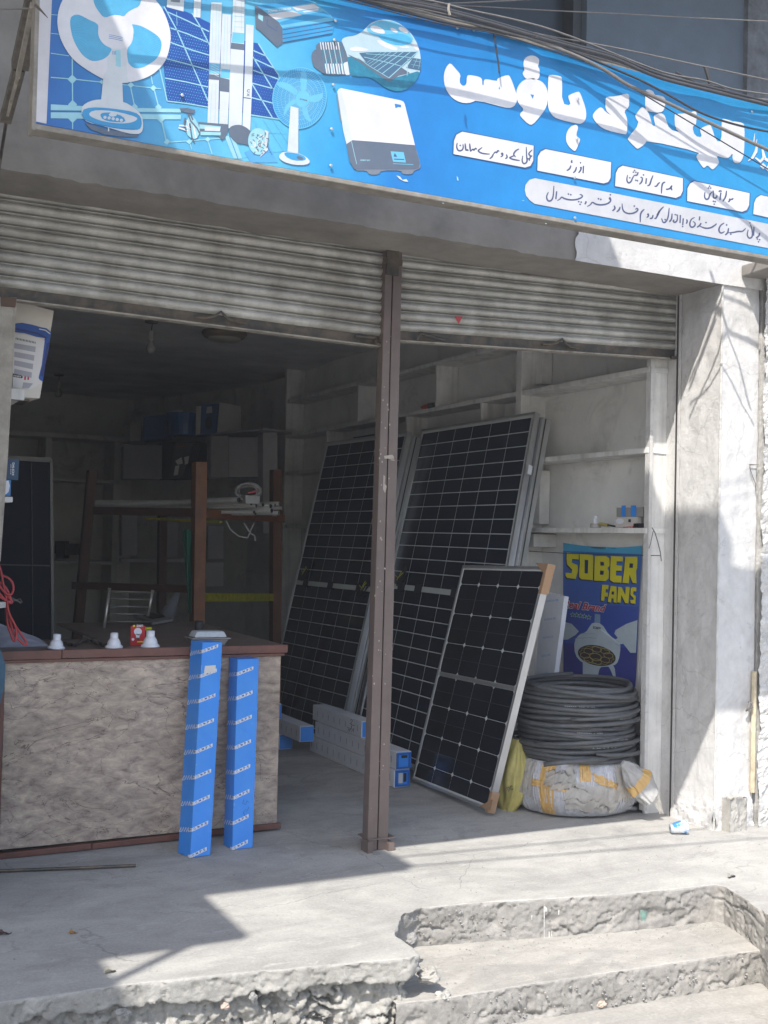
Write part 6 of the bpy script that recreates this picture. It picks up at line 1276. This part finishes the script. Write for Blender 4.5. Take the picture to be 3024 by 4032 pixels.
# ---- caption plates
plates = [R1([(210,1040),(215,900),(240,835),(300,802),(1032,950),(1028,1110),(1000,1165),(945,1183)]), R3([(900,440),(905,290),(935,238),(985,212),(1659,352),(1652,520),(1628,562),(1580,577)]), R4([(50,355),(58,210),(85,155),(130,128),(778,268),(775,410),(750,465),(700,487)]), R4([(805,512),(808,370),(835,318),(880,290),(1476,425),(1470,560),(1445,612),(1395,632)]), R4([(1500,650),(1508,530),(1530,475),(1580,440),(2100,560),(2100,790)])]
def shrink(P_, d):
    cx = sum(p[0] for p in P_)/len(P_); cy = sum(p[1] for p in P_)/len(P_); hx = max(abs(p[0]-cx) for p in P_); hy = max(abs(p[1]-cy) for p in P_)
    return [(cx+(x-cx)*(1-d/hx), cy+(y-cy)*(1-d/(hy*.8))) for x, y in P_]
for P_ in plates:
    pr = Print(sfn, .00012); pr.poly(smoothed(P_, 0), NAV, 9); pr.poly(shrink(P_, 3.4), WHT, 10); pr.build('caption_plate', sg)
pr = Print(sfn, .00012); pr.poly(R3([(782,630),(790,580),(830,530),(885,515)])+R4([(0,420),(1659,748),(2100,835),(2100,1090),(1659,1002),(0,687)])+R3([(880,772),(830,735),(795,690)]), sm('strip silver', (208, 208, 212), .14), 9); pr.build('address_strip', sg)
TX = [(R3, [[(103,160),(96,200),(110,238),(145,240),(165,212),(160,172)],[(182,165),(186,205),(190,238)],[(190,238),(206,226),(214,242)],[(228,165),(232,210),(236,247)],[(236,247),(262,218),(268,238),(290,208),(298,228)],[(355,205),(332,222),(308,240),(345,264),(400,272),(432,272)],[(428,320),(455,300),(466,270)],[(466,275),(485,248),(500,262),(512,232),(525,248)],[(538,302),(560,290),(560,262),(546,266),(552,280)],[(585,320),(608,305),(596,275)],[(725,220),(690,238),(665,275),(690,302)],[(625,308),(655,325),(732,338)],[(628,308),(670,290)],[(762,288),(752,345),(775,375),(808,350),(800,300),(797,200)],[(797,312),(830,325),(842,292),(815,270),(857,228)]], [(133,186),(850,292),(828,332)]),
 (R3, [[(1372,390),(1368,466)],[(1350,400),(1346,432),(1322,462)],[(1350,402),(1338,415)],[(1302,400),(1292,440),(1268,462)],[(1246,385),(1235,420),(1203,440)],[(1256,330),(1250,358),(1262,350)]], [(1342,360)]),
 (R4, [[(190,235),(178,288),(196,325),(226,308),(240,270),(262,235)],[(262,240),(290,240),(300,205)],[(346,262),(340,308),(312,335)],[(386,270),(380,330)],[(456,240),(432,300),(422,340),(396,352)],[(528,315),(510,325),(500,345),(485,358),(470,352)],[(585,310),(560,318),(548,345),(543,432)],[(655,345),(640,365),(635,378),(600,390),(592,380)],[(655,345),(642,372),(656,398)]], [(212,266),(262,190),(250,207),(276,208),(275,292),(292,297),(332,262),(356,236)]),
 (R4, [[(1000,415),(992,463),(1010,496),(1040,484),(1048,440),(1075,412)],[(1085,400),(1088,478)],[(1088,480),(1120,476),(1126,448)],[(1166,420),(1156,500)],[(1142,412),(1158,402),(1176,408)],[(1225,400),(1218,465),(1185,515)],[(1240,520),(1258,508),(1256,482)],[(1258,505),(1275,488),(1285,495),(1296,476)]], [(1047,354),(1036,373),(1059,374),(1088,512),(1106,516),(1096,542)]),
 (R5, [[(330,290),(304,345),(322,398),(362,396),(388,350),(395,215)],[(428,280),(418,375)],[(435,392),(470,372),(486,345),(520,370),(600,386),(680,378),(742,345),(718,318),(700,322)],[(772,398),(778,412),(762,436)],[(790,462),(830,442),(850,405),(890,435),(960,446),(1040,428),(1075,392),(1060,350),(1050,372),(1068,380)],[(1110,450),(1125,485),(1090,515)],[(1182,465),(1172,500),(1140,527)],[(1205,425),(1208,485),(1230,530),(1290,550),(1355,538),(1400,502),(1378,478),(1365,500)]], [(568,314),(596,322),(690,404),(720,410),(706,436),(924,370),(952,378),(1066,322),(1350,456)]),
 (R4, [[(365,595),(338,618),(322,650),(322,732)],[(388,682),(410,668),(405,640),(395,655)],[(456,655),(448,690),(420,692)],[(568,568),(528,605),(510,645),(485,695),(468,690)],[(522,612),(496,660)],[(625,580),(615,680),(590,730),(560,738),(545,690)],[(655,640),(650,705),(625,722)],[(712,655),(710,718),(680,736),(662,716),(680,705)],[(742,655),(738,740)],[(772,690),(766,762)],[(806,700),(816,722),(802,748)],[(892,680),(855,698),(835,755),(858,790),(895,770),(898,738),(872,722)],[(945,670),(940,712)],[(915,785),(945,765),(960,738)],[(945,772),(1000,796),(1060,792),(1108,760),(1122,745)],[(1202,738),(1158,765),(1140,820),(1168,850),(1205,828)],[(1210,866),(1240,842),(1246,792)],[(1245,842),(1300,838),(1350,826),(1392,830),(1426,795)],[(1452,808),(1438,868),(1465,905),(1500,880),(1492,800),(1474,755)],[(1512,780),(1508,872)],[(1575,840),(1562,880),(1532,896)]], [(766,776),(688,652),(706,656),(632,722),(1010,735),(1226,760),(1270,856),(1470,738),(1548,908),(1572,914),(1560,936),(582,704)])]
pr = Print(sfn, .00012)
for Z_, sts, dots in TX:
    for st in sts:
        q = smoothed(st, 2, False); n = len(q); w = [2.4+4.2*math.sin(math.pi*min(1, (i+.4)/n))**.8 for i in range(n)]; 
        if len(st) == 2: w = [5.6]*n
        pr.stroke(Z_(q), w, INK, 11)
    for cx, cy in dots:
        k_ = {R3: 10.5, R4: 11, R5: 13}[Z_]; pr.poly(Z_([(cx-k_,cy),(cx,cy-k_),(cx+k_,cy),(cx,cy+k_)]), INK, 11)
pr.build('small_urdu_lettering', sg)
# screws, dents and a torn scrap
for (x, y) in ((1316,158),(1312,334),(1305,508),(1302,652),(2275,391),(2272,548),(2263,858),(2960,440),(1865,118),(1800,110),(1320,82),(2262,700),(717,375)):
    mb = MB(); c = atY(x, y, YG-.006); mb.lathe(c, [(0, .0), (.0052, 0), (.0048, .003), (0, .0045)], 10, ax=(0, -1, 0)); mb.build('screw', m_alu, sg)
pr = Print(sfn, .00012); pr.poly([(1560,690),(1575,695),(1585,708),(1600,705),(1608,716),(1590,714),(1572,704)], WSH, 6); pr.poly([(1798,692),(1804,700),(1806,712),(1800,710)], PAL, 6)
for x_, y_, s_ in ((1745,800,5),(2060,790,5),(2455,840,6),(2520,870,5),(2150,880,5)): pr.poly(ell(x_, y_, s_, 1.2, 12, 8), PAL, 6)
pr.build('scuff', sg); COL.objects['scuff']['kind'] = 'stuff'
# ------------------------------------------------------------------ overhead cables
def cable(label, pts, Y, r, m=None, Y2=None):
    pts = smoothed(pts, 2, False); n = len(pts); P_ = [atY(x, y, Y+((Y2 or Y)-Y)*i/(n-1)) for i, (x, y) in enumerate(pts)]
    c0 = P_[0]+(P_[0]-P_[1]).normalized()*2.5; c1 = P_[-1]+(P_[-1]-P_[-2]).normalized()*2.5
    mb = MB(); mb.tube([c0]+P_+[c1], r*.74, 8); o = mb.build('overhead_cable', m or m_cable, smooth=True, base=P_[0]); tag(o, label, 'cable', 'overhead cables crossing the sign'); return o
R9 = Zf(1400, 0, .6172); RZ = Zf(1512, 0, .9114)
cable('thickest pale cable crossing over the large white lettering', R9([(-200,-40),(330,20),(600,85),(850,150),(1150,260),(1400,350),(1600,450)])+R2([(370,70),(550,150),(740,235),(1000,360),(1260,480),(1450,570),(1659,665),(1900,780)]), 3.27, .0085, None, 3.06)
cable('dark cable just above the thickest one across the right of the sign', R9([(-200,-90),(500,20),(900,160),(1300,290)])+R2([(430,0),(560,60),(800,190),(1000,310),(1200,390),(1450,460),(1659,500),(1900,545)]), 3.22, .0055, m_cable_dk, 3.15)
cable('dark cable hugging the top edge of the sign', R9([(-200,-60),(60,5),(300,75),(600,150),(880,200),(1200,262),(1450,330)])+R2([(700,0),(900,50),(1100,110),(1300,160),(1500,230),(1659,256),(1900,300)]), 3.205, .006, m_cable_dk)
cable('pale wavy cable over the grey upper wall above the sign', R9([(-100,-80),(480,0),(700,60),(1000,120),(1300,200)])+R2([(620,-60),(850,0),(1100,35),(1300,110),(1450,135),(1659,165),(1900,180)]), 3.2, .0045)
cable('thin dark cable below the pale wavy one', R9([(-200,-65),(400,70),(700,140),(1000,215),(1300,300),(1659,400)])+R2([(640,-5),(900,65),(1200,140),(1450,190),(1659,215),(1900,240)]), 3.20, .005, m_cable)
cable('thin cable crossing the window and the slate wall diagonally', RZ([(-200,-40),(300,70),(510,110),(700,155),(1000,205),(1300,270),(1659,345),(1900,400)]), 3.21, .0038, m_cable)
cable('nearly level pale wire at the very top right', RZ([(-400,-20),(0,8),(360,25),(700,45),(1000,58),(1300,75),(1659,92),(1900,105)]), 3.30, .0032, m_cable)
cable('wire rising to the upper right from the cable bundle', RZ([(-300,25),(0,22),(250,17),(600,0),(900,-20)]), 3.28, .0035, m_cable)
cable('fine dark wire under the bundle at the top of the sign', R9([(-150,-30),(300,95),(600,165),(860,205),(1000,240),(1240,320),(1500,400),(1700,520)]), 3.19, .003, m_cable_dk)
for i, (Y_, r_, d_) in enumerate(((3.12, .008, (0, 0)), (3.19, .0065, (30, -16)))):
    cable(('stout dark cable in front of the sign top whose shadow falls low on the print', 'second stout dark cable in the bundle over the window')[i], R9([(-100,-35+d_[1]),(400,30+d_[1]),(800,130+d_[1]),(1200,250+d_[1]),(1500,330+d_[1]),(1659,372+d_[1])])+R2([(620,0+d_[1]*2),(900,75+d_[1]*2),(1300,172+d_[1]*2),(1659,262+d_[1]*2),(1900,310)]), Y_, r_, m_cable_dk)
t = thing('cable_tie', 'pale tie binding the cables above the sign', 'tie', atY(1770, 60, 3.1)); mb = MB(); mb.tube([atY(x, y, 3.08) for x, y in ((1768, 15), (1766, 40), (1772, 60))], .004, 5); mb.build('tie', m_oldwood, t)
t = thing('hanging_wire', 'short dark wire hanging over the blue print left of the lettering', 'wire', atY(1945, 140, 3.2)); mb = MB(); mb.tube([atY(x, y, 3.21) for x, y in ((1940, 122), (1948, 150), (1955, 200), (1962, 245), (1966, 288))], .0028, 5); mb.build('strand', m_black, t)
# plank and twigs at the far left of the sign
t = thing('old_brace', 'splintered grey timber brace running down left of the sign', 'brace', atY(80, 300, 3.6))
mb = MB(); a, b_, c_ = atY(150, -60, 3.30), atY(78, 260, 3.6), atY(22, 470, 3.9); mb.bar(a, b_, .05, .03); mb.bar(b_+Vector((0, .01, 0)), c_, .035, .03); mb.build('plank', mat('dark old timber', (.15, .135, .115), .85, var=.5, vs=20, streak=.7), t)
mb = MB(); mb.bar(atY(128, 20, 3.27), atY(70, 300, 3.55), .012, .02); mb.bar(atY(70, 300, 3.55), atY(30, 450, 3.85), .008, .015); mb.bar(atY(140, 0, 3.27), atY(142, 90, 3.3), .014, .02); mb.build('splinter', m_oldwood, t)
mb = MB(); mb.tube([atY(30, 440, 3.9), atY(2, 620, 4.2), atY(-20, 760, 4.24)], .006, 5); mb.build('long_twig', m_steel_dk, t)
mb = MB(); mb.tube([atY(140, 20, 3.2), atY(165, 45, 3.19), atY(188, 70, 3.18)], [.005, .003, .001], 5); mb.build('twig', m_steel_dk, t)
# ------------------------------------------------------------------ small things on the pavement
t = thing('paper_cup', 'blue and white paper cup lying on its side at the foot of the column', 'cup', atZ(2665, 3262))
ax = Vector((.93, -.35, .12)).normalized(); c = atZ(2640, 3262, .027); mb = MB(); mb.lathe(c, [(0, .002), (.022, .0), (.034, .075), (.0355, .078), (.034, .080), (.0325, .075), (.021, .004), (0, .004)], 28, ax=ax)
mcup = mat('paper cup', (.62, .64, .66), .45, var=.05, col2=lin((70, 140, 200)), c2s=22, c2t=(.48, .56)); mb.build('cup', mcup, t, smooth=True)
def leaf(label, x, y, s_, m, a):
    t = thing('dry_leaf', label, 'leaf', atZ(x, y)); mb = MB(); c = atZ(x, y, .006); d = Vector((math.cos(a), math.sin(a), 0)); n_ = Vector((-d.y, d.x, 0))
    def f(u, v): w = s_*.42*math.sin(math.pi*u)**.7*(v-.5)*2; return c+d*(u-.5)*s_*2+n_*w+Vector((0, 0, .010*abs(v-.5)*2*math.sin(u*5)+.004*math.sin(u*11+v*3)))
    mb.grid(f, 10, 6); mb.build('blade', m, t, smooth=True)
leaf('curled orange brown leaf on the shaded pavement left of centre', 288, 3672, .018, m_leaf, .3); leaf('dark crumpled scrap at the left edge of the pavement', 14, 3675, .028, mat('dark scrap', (.08, .05, .05), .8), .2)
leaf('pale dry leaf where sun and shade meet on the pavement', 435, 3822, .028, mat('pale leaf', (.36, .33, .26), .8), .5); leaf('grey torn scrap of card on the pavement edge near the column', 2880, 3448, .035, mat('grey card scrap', (.28, .27, .25), .8), .5)
rr = random.Random(21); mstone = concrete_mat('pebble stone', (.34, .33, .31), (.22, .215, .21), 9, .5)
mstone2 = mat('pinkish stone', (.42, .33, .27), .8, var=.2, vs=20)
def stone(p, s_, m, nm='stone'):
    mb = MB(); n = 10
    sq = (rr.uniform(.7, 1.2), rr.uniform(.6, 1), rr.uniform(.5, .8)); sd_ = rr.random()*50
    def f(u, v):
        a = u*2*math.pi; b = (v-.5)*math.pi; q = Vector((math.cos(a)*math.cos(b), math.sin(a)*math.cos(b), math.sin(b))); k = 1+.55*noise.noise(q*1.5+Vector((sd_, 0, 0)))+.3*noise.noise(q*3.5+Vector((sd_, 5, 0))); return p+Vector((q.x*sq[0], q.y*sq[1], q.z*sq[2]))*s_*k
    mb.grid(f, 14, 9); return mb.build(nm, m, base=p, smooth=False)
# stones bedded in the broken faces
for lab, (x, y, Y), s_, m in (('grey pebble bedded in the top of the upper riser', (1812, 3590, 3.775), .016, mstone), ('round grey stone in the crack of the upper riser', (2262, 3630, 3.765), .013, mstone), ('pink flat stone standing in the crack of the lower riser', (2368, 3950, 3.312), .026, mstone2),
    ('small pink stone in the broken edge on the left', (886, 3962, 3.44), .014, mstone2), ('white rounded stone in the broken edge left of the steps', (995, 3925, 3.445), .017, mstone), ('white chip stone at the sunlit corner of the broken edge', (480, 3985, 3.49), .02, mstone), ('dark round stone at the corner where the steps begin', (1622, 3700, 3.62), .022, mstone), ('rubble block beside the upper step', (1690, 3840, 3.40), .045, m_rubble), ('pale rubble lump under the left end of the step', (1745, 3925, 3.36), .03, m_rubble)):
    o = stone(atY(x, y, Y), s_, m); tag(o, lab, 'stone')
mb = MB()
for i in range(260):
    x, y = rr.uniform(.3, 4.0), rr.uniform(3.55, 5.0)
    if rr.random() < .5: y = rr.uniform(3.7, 4.3); x = rr.uniform(2, 4.2)
    s_ = rr.uniform(.0015, .0045)
    if y < 3.85 and 1.9 < x < 3.5: continue
    c = Vector((x, y, s_*.3)); q = [c+Vector((s_*math.cos(a)*rr.uniform(.6, 1.2), s_*math.sin(a)*rr.uniform(.6, 1.2), 0)) for a in (0, 1.57, 3.14, 4.71)]; tp = c+Vector((0, 0, s_*.8))
    for k in range(4): mb.face([q[k], q[(k+1) % 4], tp])
for i in range(160):
    x = rr.uniform(2.0, 3.35); y = rr.choice((rr.uniform(3.60, 3.72)-(x-2.3)*.13, rr.uniform(3.32, 3.7))); s_ = rr.uniform(.002, .005); c = Vector((x, y, -.15+s_*.3)); q = [c+Vector((s_*math.cos(a)*rr.uniform(.6, 1.2), s_*math.sin(a)*rr.uniform(.6, 1.2), 0)) for a in (0, 1.57, 3.14, 4.71)]; tp = c+Vector((0, 0, s_*.8))
    for k in range(4): mb.face([q[k], q[(k+1) % 4], tp])
o = mb.build('grit', m_riser); tag(o, 'scattered grit and crumbs of concrete on the pavement and step', 'grit'); o['kind'] = 'stuff'
mb = MB(); ra = random.Random(77)
def peb(c, s_):
    for k in range(1):
        q = [c+Vector((s_*x*ra.uniform(.7, 1.2), s_*y*ra.uniform(.7, 1.2), s_*z*ra.uniform(.6, 1.1))) for x, y, z in ((1, 0, 0), (0, 1, 0), (-1, 0, 0), (0, -1, 0), (0, 0, 1), (0, 0, -1))]
        for a, b, d in ((0, 1, 4), (1, 2, 4), (2, 3, 4), (3, 0, 4), (1, 0, 5), (2, 1, 5), (3, 2, 5), (0, 3, 5)): mb.face([q[a], q[b], q[d]], ra.choice((0, 0, 1)))
for i in range(420):
    k = ra.random()
    if k < .4: x = ra.uniform(.4, 1.87); y = 3.51-.115*max(0, x-.9)-.0; peb(Vector((x, y+.03+ra.uniform(0, .015), -ra.uniform(.07, .3))), ra.uniform(.003, .010))
    elif k < .7: x = ra.uniform(2.1, 3.36); peb(Vector((x, 3.785-.165*(x-2.13)+.003, -ra.uniform(.02, .14))), ra.uniform(.002, .007))
    else: x = ra.uniform(2.0, 3.5); peb(Vector((x, 3.335-.07*(x-2.0)+.003, -.15-ra.uniform(.015, .12))), ra.uniform(.002, .007))
o = mb.build('aggregate', [mstone, m_riser]); tag(o, 'small aggregate pebbles showing in the broken concrete edges', 'gravel'); o['kind'] = 'stuff'
# green paint smear and white drips on the risers
t = thing('paint_smear', 'faded green paint smear on the upper riser near its right end', 'paint', atY(2535, 3590, 3.70))
def rz_y(x): return 3.785-.165*(x-2.13)
def onriser(x, y, off=.006):
    d = ray(x, y); # riser plane Y = 3.785-.165*(X-2.13)
    k = (3.785+.165*2.13-off)/(d.y+.165*d.x); return CP+d*k
mb = MB(); mb.face([onriser(x, y) for x, y in ((2515,3545),(2535,3528),(2562,3522),(2560,3560),(2545,3600),(2538,3650),(2528,3652),(2522,3600))]); mb.build('smear', mat('faded green paint', (.16, .27, .23), .8, var=.5, vs=60), t)
t = thing('paint_drip', 'white paint drips on the upper riser left of the green smear', 'paint', atY(2150, 3600, 3.76))
mb = MB()
for x, y0, y1, w in ((2143,3562,3700,2.2),(2150,3562,3590,5),(2165,3572,3590,4),(2200,3580,3602,3.5),(2094,3604,3622,3),(2163,3668,3694,3.5),(2172,3665,3690,2.5)): mb.face([onriser(a, b, .008) for a, b in ((x-w, y0), (x+w, y0), (x+w*.5, y1), (x-w*.5, y1))])
mb.build('drip', m_right, t); COL.objects['drip']['kind'] = 'stuff'
# ------------------------------------------------------------------ haze volume added to lift the dark tones, standing in for lens glare
mb = MB(); mb.box(-62, 62, -62, 62, -1.3, 5.6); o = mb.build('haze', [])
hm = bpy.data.materials.new('haze'); hm.use_nodes = True; t_ = hm.node_tree; [t_.nodes.remove(n) for n in list(t_.nodes) if n.type == 'BSDF_PRINCIPLED']
pv = t_.nodes.new('ShaderNodeVolumePrincipled'); pv.inputs['Color'].default_value = (.93, .95, 1, 1); pv.inputs['Density'].default_value = .0055; pv.inputs['Anisotropy'].default_value = .3
t_.links.new(pv.outputs[0], t_.nodes['Material Output'].inputs['Volume']); o.data.materials.append(hm); o['kind'] = 'stuff'; o['label'] = 'thin added haze standing in for lens glare in front of and inside the shop'; o['category'] = 'haze'
